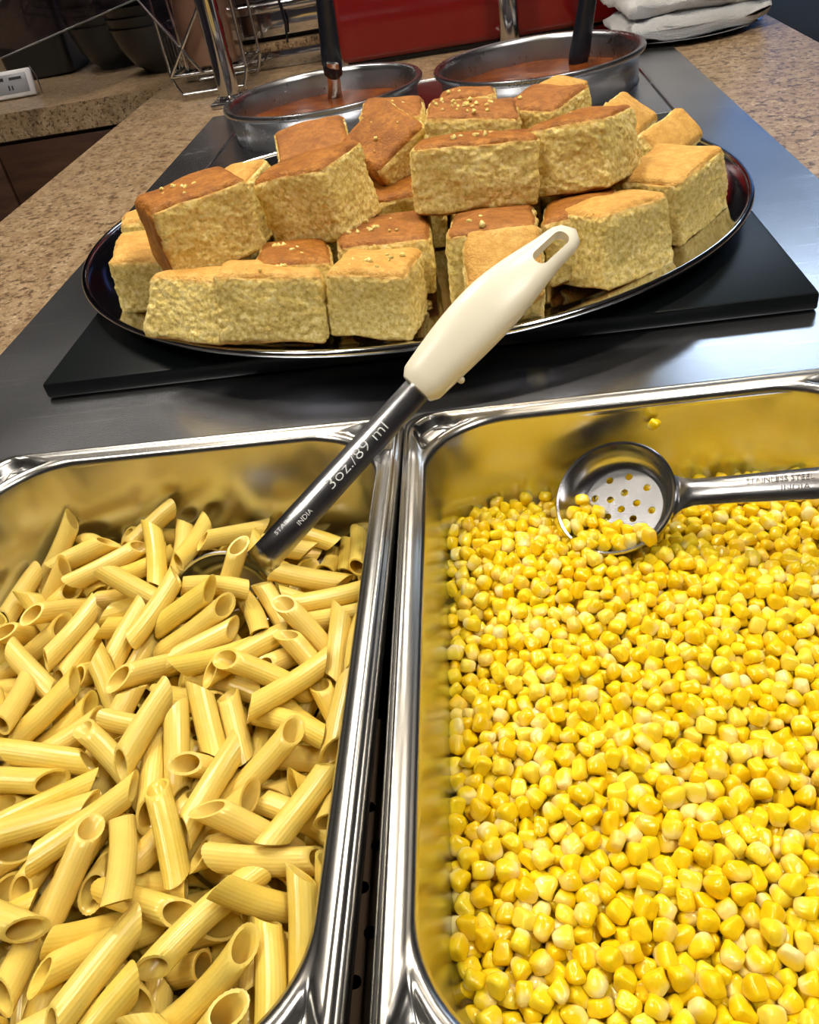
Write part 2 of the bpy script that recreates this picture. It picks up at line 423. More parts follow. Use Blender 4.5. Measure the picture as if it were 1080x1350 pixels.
br = empty('pan_divider', (-.004, -.32, -.012), 'narrow dark perforated bar in the gap between the two pans', 'divider bar')
hb = plate_with_holes('perforated_bar', rect2(-.06, -.008, .12, .008), [circle2(-.05+.016*k, .002*(-1)**k, .0024, 10) for k in range(10)], -.0006, .0006, 'rust', br)
hb.rotation_euler = (0, 0, radians(90)); hb.location = (0, 0, -.012)

# ------------------------------------------------------------------ baked piles (rigid-body rest poses: variant, position, quaternion)
def unpack(rows):
    # rows: variant, x, y, z in tenths of a millimetre, three rotation angles in degrees
    n = len(rows)//7
    return [(rows[7*k], Vector((rows[7*k+1], rows[7*k+2], rows[7*k+3]))*1e-4, Euler([radians(a) for a in rows[7*k+4:7*k+7]]).to_quaternion()) for k in range(n)]
PENNE = unpack([
0,-1653,-2300,-778,-174,0,-22,4,-1728,-2750,-786,107,1,-35,1,-1189,-536,-785,108,0,-58,0,-716,-1605,-789,-38,2,-153,5,-674,-1446,-783,143,0,-156,5,-2122,-2210,-785,-72,0,-2,
2,-2181,-1785,-791,-72,-1,15,0,-540,-2961,-789,-72,1,14,1,-836,-2957,-787,-36,-1,-101,0,-2358,-1210,-789,36,1,100,3,-1159,-1712,-787,36,0,115,5,-1691,-1581,-784,108,0,38,
0,-1096,-1236,-786,-94,0,-7,2,-545,-2422,-778,139,1,165,1,-1022,-2450,-787,72,0,-160,3,-1758,-1301,-787,72,0,136,0,-719,-1055,-758,-104,-11,-130,5,-2251,-1293,-685,24,36,46,
5,-1041,-277,-785,-72,0,174,2,-481,-2564,-778,-129,-1,159,1,-2018,-397,-782,142,1,-24,0,-490,-1682,-786,102,0,-105,0,-1643,-1658,-692,-90,-46,116,5,-1057,-2259,-745,-66,-17,-20,
0,-1073,-1528,-789,35,2,-23,4,-699,-1368,-693,111,12,-175,4,-1438,-1008,-774,-150,-1,108,4,-559,-2693,-790,-83,0,-22,1,-2085,-1615,-782,-146,0,15,3,-848,-2849,-642,86,-44,-14,
1,-913,-2177,-785,108,0,162,2,-814,-438,-791,72,-1,-12,0,-718,-2758,-685,78,5,-89,4,-1142,-1349,-786,-106,-1,166,0,-584,-2155,-789,72,-1,-25,5,-2084,-1037,-785,72,0,-12,
5,-1596,-953,-785,72,0,107,5,-332,-1236,-785,-72,0,-78,5,-1445,-2247,-741,-78,-20,129,2,-1974,-1666,-669,-69,-1,67,4,-721,-842,-642,148,2,-97,0,-1249,-2027,-781,141,1,45,
0,-533,-2041,-786,107,0,149,3,-1338,-1943,-765,-44,-10,-130,0,-834,-1776,-709,70,33,-70,0,-502,-538,-786,-108,0,73,1,-1213,-1314,-669,-31,0,-44,3,-1362,-1718,-741,100,27,89,
1,-1302,-2256,-706,-55,21,-49,2,-2182,-1552,-690,-90,-38,-13,1,-1506,-2822,-714,48,-20,160,2,-2054,-916,-786,107,1,168,0,-1427,-3056,-637,172,16,-77,3,-392,-2430,-663,110,5,89,
3,-595,-2745,-686,-94,-19,94,0,-955,-1854,-789,0,-2,-67,2,-1517,-582,-696,94,15,23,5,-2192,-1914,-785,0,1,-168,2,-1491,-2526,-758,-42,-12,15,3,-595,-1262,-786,-106,0,-179,
2,-1898,-1338,-791,-72,1,140,0,-2244,-370,-664,-108,8,-135,1,-828,-595,-731,-55,-25,27,0,-467,-959,-778,-175,0,62,5,-1119,-1220,-658,-22,12,134,4,-1921,-1261,-674,73,1,-118,
1,-630,-3091,-715,76,36,-111,2,-281,-2497,-704,20,7,90,3,-2104,-1435,-734,-19,-20,161,1,-1616,-1259,-781,121,0,132,2,-1835,-1691,-676,-90,-46,85,1,-1233,-2780,-785,108,0,-31,
5,-2108,-2343,-784,-108,0,176,2,-1550,-757,-671,-43,4,27,5,-956,-943,-697,-70,-44,-6,1,-910,-2629,-784,58,1,-132,5,-718,-1695,-647,117,-1,-94,3,-1913,-399,-664,70,-1,-121,
3,-1047,-1919,-686,101,14,-110,3,-1586,-2664,-736,-29,-20,-176,0,-452,-705,-702,68,-21,-176,3,-1710,-2868,-696,-105,2,148,1,-1196,-3067,-748,50,17,-85,
3,-606,-1694,-710,-139,21,-118,5,-724,-2493,-618,56,25,142,5,-439,-3116,-785,-34,0,-144,0,-1023,-1594,-651,-141,-7,-124,5,-1103,-1592,-529,112,8,163,5,-2210,-1101,-673,106,6,-10,
5,-1700,-1452,-660,-109,-1,-27,0,-2178,-628,-691,111,5,-177,2,-430,-1184,-669,-76,0,123,0,-1766,-401,-658,155,1,-120,1,-855,-2727,-609,82,29,177,5,-429,-460,-650,30,-11,-85,
4,-1530,-2536,-633,-55,6,75,3,-1601,-3160,-668,142,-15,-114,1,-1653,-1994,-684,54,8,26,3,-1250,-359,-649,-139,-12,53,1,-2006,-2004,-701,86,12,60,0,-1413,-1542,-705,46,24,85,
5,-1142,-1017,-745,50,4,-48,4,-1439,-409,-709,-6,26,40,2,-1159,-536,-651,132,24,12,3,-335,-2883,-685,140,13,104,2,-2015,-2271,-664,79,0,65,1,-1260,-1594,-662,160,-2,108,
1,-1670,-1869,-737,-54,-22,23,2,-430,-1744,-698,112,15,56,1,-1977,-731,-661,-150,-1,-174,5,-1792,-2391,-688,110,10,-71,4,-1028,-3100,-737,-97,11,69,0,-562,-2386,-664,-46,-23,-72,
3,-436,-825,-664,-158,-13,5,1,-2416,-1114,-555,-32,-42,94,3,-748,-1254,-628,-114,-18,-127,3,-1013,-2202,-627,-4,7,176,5,-2048,-371,-636,104,22,-135,0,-1254,-2613,-706,-87,-36,149,
3,-1200,-1997,-658,55,-6,70,0,-270,-1008,-698,134,-18,-90,0,-758,-1007,-515,-76,-14,120,4,-911,-3086,-662,-19,-5,-77,5,-2276,-999,-567,97,53,71,1,-471,-3019,-661,-108,-3,-87,
0,-1451,-1350,-664,-56,-27,-73,1,-1638,-431,-661,-147,-2,59,5,-1781,-2395,-557,102,16,-41,2,-995,-1483,-540,127,-1,-19,3,-1455,-1964,-580,-120,-29,65,
0,-445,-2013,-674,164,-26,-143,5,-717,-2143,-666,70,0,-109,4,-1593,-3055,-533,-171,-9,-95,0,-873,-246,-668,-84,-4,-178,3,-660,-1319,-561,-108,-23,-129,
1,-2254,-1734,-571,-151,-39,-150,4,-894,-1023,-495,82,-9,-61,1,-944,-1970,-638,-108,7,-114,2,-1713,-2166,-649,87,53,0,0,-1218,-2718,-562,-14,41,42,3,-358,-1690,-589,84,27,-59,
3,-2076,-910,-651,106,13,-40,5,-1696,-232,-529,114,10,-1,2,-982,-3158,-562,73,29,134,0,-853,-1360,-460,68,12,46,2,-2060,-463,-538,104,0,-33,3,-375,-2135,-643,-154,50,-5,
5,-1076,-811,-675,-120,1,-178,4,-1604,-2248,-629,21,23,-96,3,-529,-2846,-558,-128,-6,-85,5,-1760,-1287,-596,50,42,89,2,-1209,-1005,-611,-63,-7,-157,4,-1805,-973,-639,-101,17,127,
3,-1053,-1961,-571,-100,-13,64,3,-934,-2594,-662,-93,19,178,3,-1795,-1864,-648,117,5,58,5,-440,-1067,-548,85,-6,-165,0,-875,-375,-681,89,3,0,0,-522,-2495,-470,88,-12,-177,
5,-1752,-531,-544,132,2,70,0,-2166,-947,-519,30,39,-48,2,-1539,-2362,-527,-96,-11,-104,5,-1094,-2886,-610,-80,-25,-42,0,-389,-2931,-572,-76,2,93,0,-479,-1949,-566,-39,-9,175,
1,-2105,-598,-562,46,-3,-32,1,-545,-936,-589,-126,20,-9,2,-2105,-1771,-543,85,2,32,4,-719,-300,-570,82,6,-20,2,-1560,-1216,-627,87,-7,-114,3,-985,-1182,-612,-62,-30,137,
3,-2007,-362,-490,14,-1,143,2,-1815,-1745,-565,1,17,-145,2,-489,-1412,-564,-68,-37,136,0,-2058,-924,-461,-94,-41,-111,5,-1039,-2529,-579,-133,22,164,3,-265,-1540,-616,134,40,94,
2,-339,-521,-547,-6,-15,-83,3,-1319,-2984,-653,-88,-7,104,5,-1812,-2675,-539,36,14,-147,2,-429,-2966,-454,-46,4,103,0,-1694,-2749,-490,-56,5,-155,3,-719,-2376,-547,40,35,44,
2,-1305,-1861,-603,-18,-11,80,4,-1638,-551,-485,-57,17,58,0,-1340,-3066,-541,109,9,-93,2,-1950,-1026,-568,48,-1,75,3,-1327,-877,-622,23,23,-113,2,-728,-2746,-428,-156,-7,-129,
2,-435,-947,-499,-15,9,22,2,-2310,-375,-478,-20,38,-128,2,-1642,-719,-553,-48,13,30,2,-994,-1350,-477,-83,22,40,5,-296,-585,-674,-22,-29,-80,2,-1495,-1769,-523,-129,-22,63,
1,-1712,-984,-723,-130,-16,-60,4,-865,-2031,-534,127,63,33,4,-466,-2251,-557,-71,0,153,2,-1359,-1991,-463,-102,-27,139,3,-1280,-2445,-570,104,27,95,4,-1232,-1781,-473,57,-21,-174,
5,-1346,-370,-552,-25,-18,-58,0,-1189,-3060,-592,-121,-8,104,5,-1393,-2357,-534,-63,-5,-104,4,-490,-1751,-572,-16,2,-38,3,-1108,-1260,-470,4,2,-147,5,-841,-409,-556,69,1,-20,
3,-1868,-1240,-541,-69,-1,-104,2,-1761,-1842,-519,0,-6,33,0,-713,-1518,-451,-116,-36,174,5,-2396,-801,-705,-92,-45,95,1,-1635,-848,-544,27,7,26,3,-787,-2279,-513,0,27,-155,
4,-1630,-2201,-454,55,5,33,0,-264,-2717,-542,-46,-20,88,5,-1488,-3193,-574,100,-52,76,4,-1068,-792,-448,-77,-53,38,2,-1486,-1247,-541,17,-2,80,1,-942,-1804,-434,-12,-15,111,
4,-1085,-2381,-633,39,-19,141,1,-537,-1210,-475,98,44,-36,0,-2243,-823,-557,28,23,-155,3,-2259,-1589,-531,152,7,-149,2,-569,-1798,-484,-126,9,152,2,-1151,-2815,-501,60,29,43,
0,-1620,-981,-571,-26,-34,-137,4,-832,-2176,-421,-37,2,-109,2,-1452,-445,-474,-43,-5,97,2,-1364,-2325,-412,8,2,45,1,-674,-3102,-572,-70,-50,14,1,-1020,-473,-593,113,17,-14,
5,-1836,-2043,-541,112,3,37,2,-1118,-887,-403,130,-8,-18,4,-1914,-1124,-452,33,1,73,5,-1371,-1395,-497,-89,-31,-130,0,-1701,-1967,-416,-148,9,-5,1,-633,-2357,-457,60,41,-11,
3,-824,-1794,-494,-104,-15,110,0,-2422,-736,-502,-66,-2,-93,4,-733,-3200,-534,11,-16,145,2,-549,-447,-681,-65,26,96,5,-1299,-3154,-436,-85,-20,-138,5,-1584,-2738,-351,-29,-1,-21,
2,-251,-1308,-481,-167,-12,-89,1,-1017,-2324,-496,88,2,-124,1,-1698,-295,-415,-115,22,-146,5,-1565,-2313,-396,1,17,30,2,-2210,-1412,-552,-6,32,40,0,-2153,-1146,-532,6,26,-159,
0,-1049,-1973,-439,173,-15,103,5,-880,-603,-550,157,-38,132,5,-1580,-1171,-469,-53,5,-101,4,-2062,-1364,-474,174,-13,140,4,-498,-2673,-451,-12,49,11,1,-1830,-1673,-434,-3,10,-128,
3,-2229,-678,-520,-40,48,-148,5,-1010,-2657,-471,-73,-10,-20,1,-966,-2386,-393,95,19,-67,5,-1155,-2074,-480,-122,-3,-77,3,-1337,-2544,-399,60,23,-110,1,-592,-768,-510,-9,-26,-174,
4,-370,-1317,-504,-5,11,-91,4,-1352,-466,-411,13,7,83,2,-1423,-1031,-397,-13,-5,72,2,-2094,-1715,-424,1,5,-63,0,-637,-2045,-465,-40,-25,36,0,-259,-2186,-525,-123,32,90,
2,-1559,-578,-398,14,14,-74,1,-1244,-964,-496,18,-6,-18,2,-1452,-2801,-486,43,18,94,5,-1069,-3120,-473,-77,9,-127,0,-1574,-1503,-503,-150,-31,121,0,-1869,-589,-423,74,2,-142,
1,-1822,-2537,-475,89,12,-148,2,-325,-2818,-458,-28,-11,97,1,-2073,-487,-411,122,17,-170,4,-1130,-378,-451,-50,-24,-134,3,-1235,-1052,-387,25,-25,19,5,-1814,-2087,-413,27,-3,176,
0,-398,-2258,-434,109,-4,-117,2,-572,-1612,-435,-21,-12,-131,0,-1181,-1144,-465,-21,-26,17,5,-280,-1799,-435,154,-7,83,2,-1121,-2511,-372,84,-14,-69,4,-1994,-1645,-401,-11,-20,-75,
5,-1217,-1873,-364,-65,6,-109,4,-665,-2972,-478,40,33,-151,5,-1587,-849,-410,-20,28,-19,0,-1092,-2950,-402,56,10,67,4,-1939,-2567,-352,-129,0,-175,2,-2046,-2822,-401,66,-29,-8,
4,-1884,-2755,-401,5,8,159,1,-2267,-2646,-404,81,-14,-56,0,-2182,-2056,-431,-10,-9,127,0,-2159,-1885,-432,37,-13,125,5,-2430,-1463,-435,-134,38,86,3,-2265,-2396,-443,-125,-11,-1,
1,-1891,-3285,-446,120,10,179,3,-1745,-2933,-448,72,-5,14,3,-1791,-3080,-450,49,18,20,])
CORN_NEAR = unpack([
4,666,-2958,-465,18,-6,107,1,1024,-2974,-468,74,71,-86,1,927,-3059,-483,78,-57,-104,2,560,-2913,-472,136,-3,-134,0,1077,-3066,-498,155,-59,9,1,941,-2983,-474,53,38,179,
1,843,-3047,-497,7,-14,-37,0,836,-2979,-482,-20,16,-25,1,737,-2986,-482,97,24,-134,0,746,-3043,-517,58,-46,-34,4,612,-3011,-466,96,12,-146,2,796,-2907,-461,-61,-10,-128,
5,404,-2981,-479,-40,-70,89,0,551,-3026,-489,77,24,-28,4,486,-3010,-486,105,71,-162,3,655,-3072,-525,103,36,-61,1,300,-2505,-494,74,21,25,4,480,-2924,-488,82,1,39,
1,360,-2818,-495,34,65,-113,0,1029,-2134,-464,70,-18,-80,1,1499,-2175,-485,-5,-7,-73,2,465,-2323,-475,-49,-17,-125,5,489,-2846,-461,-62,87,-170,5,477,-2023,-462,-19,-39,163,
3,988,-2632,-452,71,-8,-35,3,351,-2306,-476,-52,-9,-39,3,1235,-2800,-486,42,-1,35,5,890,-2527,-515,48,62,-12,2,575,-2794,-469,-40,-81,-79,5,1342,-1949,-480,-39,-19,169,
4,716,-2801,-510,-59,15,179,4,1478,-2842,-517,17,42,-90,2,1018,-2723,-491,96,26,-128,2,1218,-2665,-463,5,-59,133,1,1331,-2188,-451,-97,28,-10,3,1307,-2608,-471,-100,19,25,
5,802,-2349,-475,80,-1,25,1,715,-2484,-470,-94,7,-55,5,1474,-2770,-533,29,-17,-67,2,953,-2517,-480,31,-47,76,2,355,-2566,-477,62,-59,-61,0,1510,-2747,-472,-77,4,-118,
0,1446,-2395,-488,5,-36,-126,2,452,-2572,-468,91,-13,-89,2,253,-2359,-497,43,-6,161,4,824,-2039,-474,93,54,71,4,600,-2401,-468,2,17,-104,3,1068,-2036,-456,142,-27,142,
1,849,-1850,-455,-77,14,123,1,1238,-2448,-457,-31,17,-179,5,731,-2755,-462,-115,10,-113,0,299,-2779,-483,-40,-9,-7,5,691,-2632,-453,-114,-60,-49,0,990,-1997,-476,-102,28,-87,
3,1303,-2681,-480,76,13,17,1,999,-2817,-461,-102,-37,79,2,1445,-2110,-463,-100,-19,103,4,441,-2732,-488,104,13,-6,0,1048,-2653,-480,20,-59,172,1,951,-2732,-462,50,-25,58,
0,482,-2455,-492,2,-3,-37,5,1398,-2545,-463,-114,-7,145,3,644,-2828,-474,-100,-30,-77,4,1381,-2955,-530,34,45,42,3,1137,-2304,-454,48,-16,-158,0,1161,-2777,-481,61,23,-6,
0,1213,-2903,-477,-118,4,-40,2,524,-2664,-454,-59,33,78,2,261,-2850,-485,-75,-60,151,4,817,-2674,-467,158,86,96,3,663,-2741,-508,5,15,-25,3,761,-2579,-477,-68,-19,-63,
5,712,-2894,-485,-74,-17,105,5,1270,-2544,-484,-42,-47,44,3,1436,-2608,-505,2,53,135,1,593,-2530,-467,-94,-13,-146,5,847,-2741,-479,13,-34,135,3,868,-2387,-482,-28,27,-95,
3,1132,-2630,-483,-65,-16,-15,0,1206,-3063,-496,-66,-37,163,3,1626,-2170,-444,90,14,74,3,1122,-2854,-503,111,-51,-17,4,1073,-2186,-492,-16,14,131,5,1555,-2241,-455,99,75,-138,
4,310,-2957,-506,14,-32,163,5,1478,-2282,-455,-110,0,-178,3,786,-2144,-471,-34,-6,92,1,1188,-2118,-455,-5,-51,-149,0,1481,-2668,-456,-49,15,-140,3,1413,-2899,-494,-173,2,147,
5,424,-2868,-502,13,3,-102,1,921,-2603,-502,-95,-56,-69,2,1127,-2541,-477,4,52,-129,5,1257,-3009,-468,30,-16,90,5,582,-2141,-474,70,72,-60,4,788,-2460,-483,-65,-22,-125,
1,249,-2265,-516,-29,39,-106,3,264,-2593,-486,93,21,46,1,1510,-2396,-457,-13,-28,-83,0,885,-2476,-460,-160,-16,66,1,351,-2667,-480,58,23,89,5,918,-2810,-467,16,33,-77,
0,779,-2279,-436,92,17,-40,3,587,-2273,-455,109,36,54,4,662,-2683,-482,124,2,136,1,367,-2098,-474,-48,50,-145,0,1040,-2315,-481,58,-18,135,5,1312,-2841,-515,-153,27,-114,
1,510,-2767,-464,36,-29,-46,4,754,-1970,-471,91,39,123,3,597,-2644,-470,-95,15,-110,4,729,-2345,-479,-29,13,-36,3,1151,-2480,-459,41,14,68,3,723,-2081,-470,113,-28,-74,
3,1649,-2298,-489,151,-50,-79,1,1371,-3030,-518,-59,-47,-89,4,1523,-2515,-482,-103,-21,-171,1,869,-2882,-485,122,58,141,0,286,-2689,-500,-65,-25,143,1,562,-2041,-467,168,66,139,
0,397,-2471,-489,57,-13,-139,2,1301,-1882,-445,-36,-59,-9,1,1303,-2257,-481,-105,-7,-66,0,1330,-2344,-477,-22,-49,-15,1,1587,-2407,-485,43,24,-151,3,625,-1983,-459,139,-6,47,
3,987,-2899,-479,49,-8,83,2,1016,-2414,-464,-171,67,166,5,1370,-2829,-463,82,-26,-79,3,1225,-2277,-462,-48,-11,1,5,1565,-2284,-520,-27,31,-82,3,1060,-2825,-510,50,-11,-164,
5,1324,-2750,-523,94,-46,165,0,1102,-2704,-488,21,23,-96,5,1197,-2541,-458,1,87,-121,3,1367,-2617,-504,27,-21,89,0,1123,-2992,-472,47,-35,89,0,254,-1967,-498,-132,27,145,
3,1297,-2917,-485,73,11,113,4,1206,-2991,-522,-92,6,-61,5,1062,-2576,-495,43,18,-79,5,913,-2321,-482,59,-58,-64,4,1448,-2993,-498,71,-39,103,3,646,-2331,-479,-130,-43,-117,
0,1397,-2308,-472,82,-23,28,2,1513,-2599,-470,-109,8,-153,1,924,-2097,-470,-14,55,-117,4,802,-2778,-505,-35,-6,115,1,706,-1854,-475,29,28,19,4,696,-2556,-464,63,5,62,
0,1255,-2374,-463,94,17,132,0,1234,-2738,-485,-146,-35,24,3,1628,-2227,-480,102,-15,-83,4,1110,-2750,-530,-161,39,29,1,1167,-2702,-515,2,27,13,0,712,-2180,-476,99,35,-177,
1,1588,-2072,-497,64,-39,158,3,756,-2680,-474,-77,7,40,5,1392,-2759,-491,40,28,-120,2,454,-2115,-474,15,-44,-18,5,380,-2390,-507,131,4,50,5,1055,-3003,-519,-65,46,-149,
1,1105,-2438,-450,69,23,152,1,855,-2137,-461,116,19,2,1,1190,-1968,-474,-161,62,89,4,1378,-2473,-460,3,-4,104,5,424,-2795,-530,-91,3,-124,2,451,-2374,-509,72,65,26,
1,1377,-2228,-500,-39,-70,63,4,254,-2145,-516,43,31,166,5,866,-2811,-517,-38,-51,-39,0,1282,-3032,-532,-44,49,148,5,947,-2439,-483,127,23,-140,0,669,-3011,-516,1,-47,-23,
5,1435,-2166,-510,61,52,-6,5,1427,-2003,-483,-169,-55,90,4,658,-2409,-503,2,6,40,5,366,-3079,-513,-68,16,48,2,638,-2064,-471,-94,49,-51,0,1444,-2687,-507,59,47,-6,
2,457,-2173,-510,-52,-50,135,0,645,-2218,-467,-19,-8,82,3,351,-2996,-538,110,-19,-109,1,1309,-2441,-499,-94,-8,-67,4,542,-2436,-489,-62,5,1,2,1326,-2509,-477,-1,-15,-67,
2,1256,-2204,-479,-14,-21,-103,4,1351,-2907,-536,-41,-18,55,2,934,-2833,-540,18,-58,28,4,396,-1946,-481,93,-52,-106,1,974,-2190,-501,51,-5,39,2,1294,-3088,-492,61,36,-84,
2,996,-2269,-496,-169,-59,-155,5,1124,-2086,-473,11,-12,116,2,1514,-2075,-496,102,23,166,2,534,-2291,-485,8,63,-66,5,257,-2444,-509,69,-21,162,3,467,-2643,-498,-19,-2,73,
4,1585,-2571,-490,6,34,110,5,1192,-2343,-502,154,28,172,2,1150,-1843,-450,12,6,42,2,1127,-2236,-474,-27,-68,51,4,607,-2858,-511,71,35,27,1,578,-1858,-472,-14,-73,-136,
1,519,-2199,-504,1,-9,87,0,838,-1927,-504,32,-9,-44,5,1086,-2460,-511,112,-27,-155,5,1257,-2078,-486,2,25,98,1,1247,-2839,-529,-142,-8,28,3,257,-1881,-493,-137,-3,101,
2,611,-2934,-516,-18,38,-140,5,310,-3043,-578,79,-64,-67,3,511,-3046,-534,-68,14,123,3,569,-1939,-484,-67,-13,-158,5,1005,-2479,-502,-44,45,-93,0,1112,-1986,-456,-48,67,-93,
0,878,-1987,-494,9,-14,19,5,367,-2216,-516,36,-2,71,1,900,-2998,-529,-96,-14,97,1,842,-2205,-504,-74,-3,-120,4,1388,-2697,-526,137,9,111,5,1264,-2924,-542,113,15,157,
4,984,-3039,-527,35,11,57,1,638,-1890,-475,81,54,113,1,939,-1943,-488,-27,-51,14,5,367,-1885,-464,58,27,-117,5,274,-2961,-584,-40,57,-106,0,1289,-1968,-510,-70,-1,149,
1,921,-2922,-527,13,33,-131,1,920,-2256,-482,24,13,175,5,323,-2373,-530,40,-71,-117,1,376,-2011,-493,106,48,133,1,1004,-1903,-491,40,0,-86,2,1345,-2107,-471,79,24,-118,
4,901,-2153,-523,100,29,-91,3,312,-2060,-470,-42,-11,-110,3,793,-1869,-511,-113,47,-99,0,297,-2214,-513,116,-16,-150,5,1090,-1883,-480,118,-13,-173,2,565,-2725,-508,-161,52,73,
2,843,-2618,-487,109,-50,19,3,650,-2142,-477,131,-70,102,5,384,-1816,-465,-52,46,-63,3,1310,-2983,-510,116,45,84,2,348,-2758,-516,-64,15,-48,0,1109,-2940,-529,35,66,87,
2,804,-2527,-514,-57,20,-69,2,1259,-1917,-484,-32,74,157,1,1433,-2466,-494,9,-16,69,2,984,-2080,-488,-83,45,-12,5,807,-2999,-551,130,-36,174,0,379,-2877,-549,-20,58,146,
3,326,-2153,-516,108,76,97,3,543,-2503,-513,-48,-2,148,4,1485,-2494,-518,100,69,-177,4,302,-2832,-542,114,-24,102,1,482,-1940,-492,-179,-80,21,3,1165,-3028,-581,38,55,62,
4,1166,-2955,-502,8,47,63,0,1499,-2423,-541,-16,22,165,0,649,-2505,-513,-76,62,-175,5,399,-2305,-536,-40,33,168,2,404,-2139,-527,-82,-17,-3,5,806,-2704,-533,-100,-16,139,
5,1158,-1907,-481,-103,11,-43,4,1141,-3085,-525,-60,-36,-79,0,643,-2588,-512,51,-34,73,4,1584,-2159,-486,103,30,-39,2,1559,-2679,-478,-116,29,64,5,292,-2904,-542,1,-21,-161,
3,767,-2397,-517,-28,46,153,2,1117,-2142,-506,177,55,-11,1,1487,-2925,-515,109,30,31,1,687,-1938,-496,6,57,-12,5,433,-3000,-536,-118,55,151,1,306,-1939,-501,37,10,102,
3,691,-2283,-498,-104,60,-134,1,1407,-2824,-517,96,-17,71,5,1617,-2447,-545,-133,0,139,0,1442,-2998,-573,34,-20,-171,3,1218,-2145,-509,110,-12,-150,4,1166,-2570,-520,108,12,131,
5,760,-2930,-531,-27,-23,-95,3,881,-2705,-512,60,1,132,5,1277,-1598,-477,-60,-6,-154,2,473,-1610,-463,-44,-14,109,0,1061,-1343,-469,100,7,-28,0,526,-1667,-469,18,-56,112,
0,1203,-1393,-437,53,49,-146,1,1482,-1654,-449,82,-23,24,1,655,-1523,-466,-1,-7,105,0,1233,-1737,-468,-117,-45,-30,5,717,-736,-449,-32,51,-162,0,1697,-1798,-468,-13,-51,77,
1,252,-1438,-483,133,-7,-12,5,1476,-1920,-486,-47,0,-78,2,340,-1273,-458,82,46,57,2,979,-2364,-515,-29,47,-99,3,723,-1735,-468,36,0,92,0,819,-1152,-435,31,50,31,])
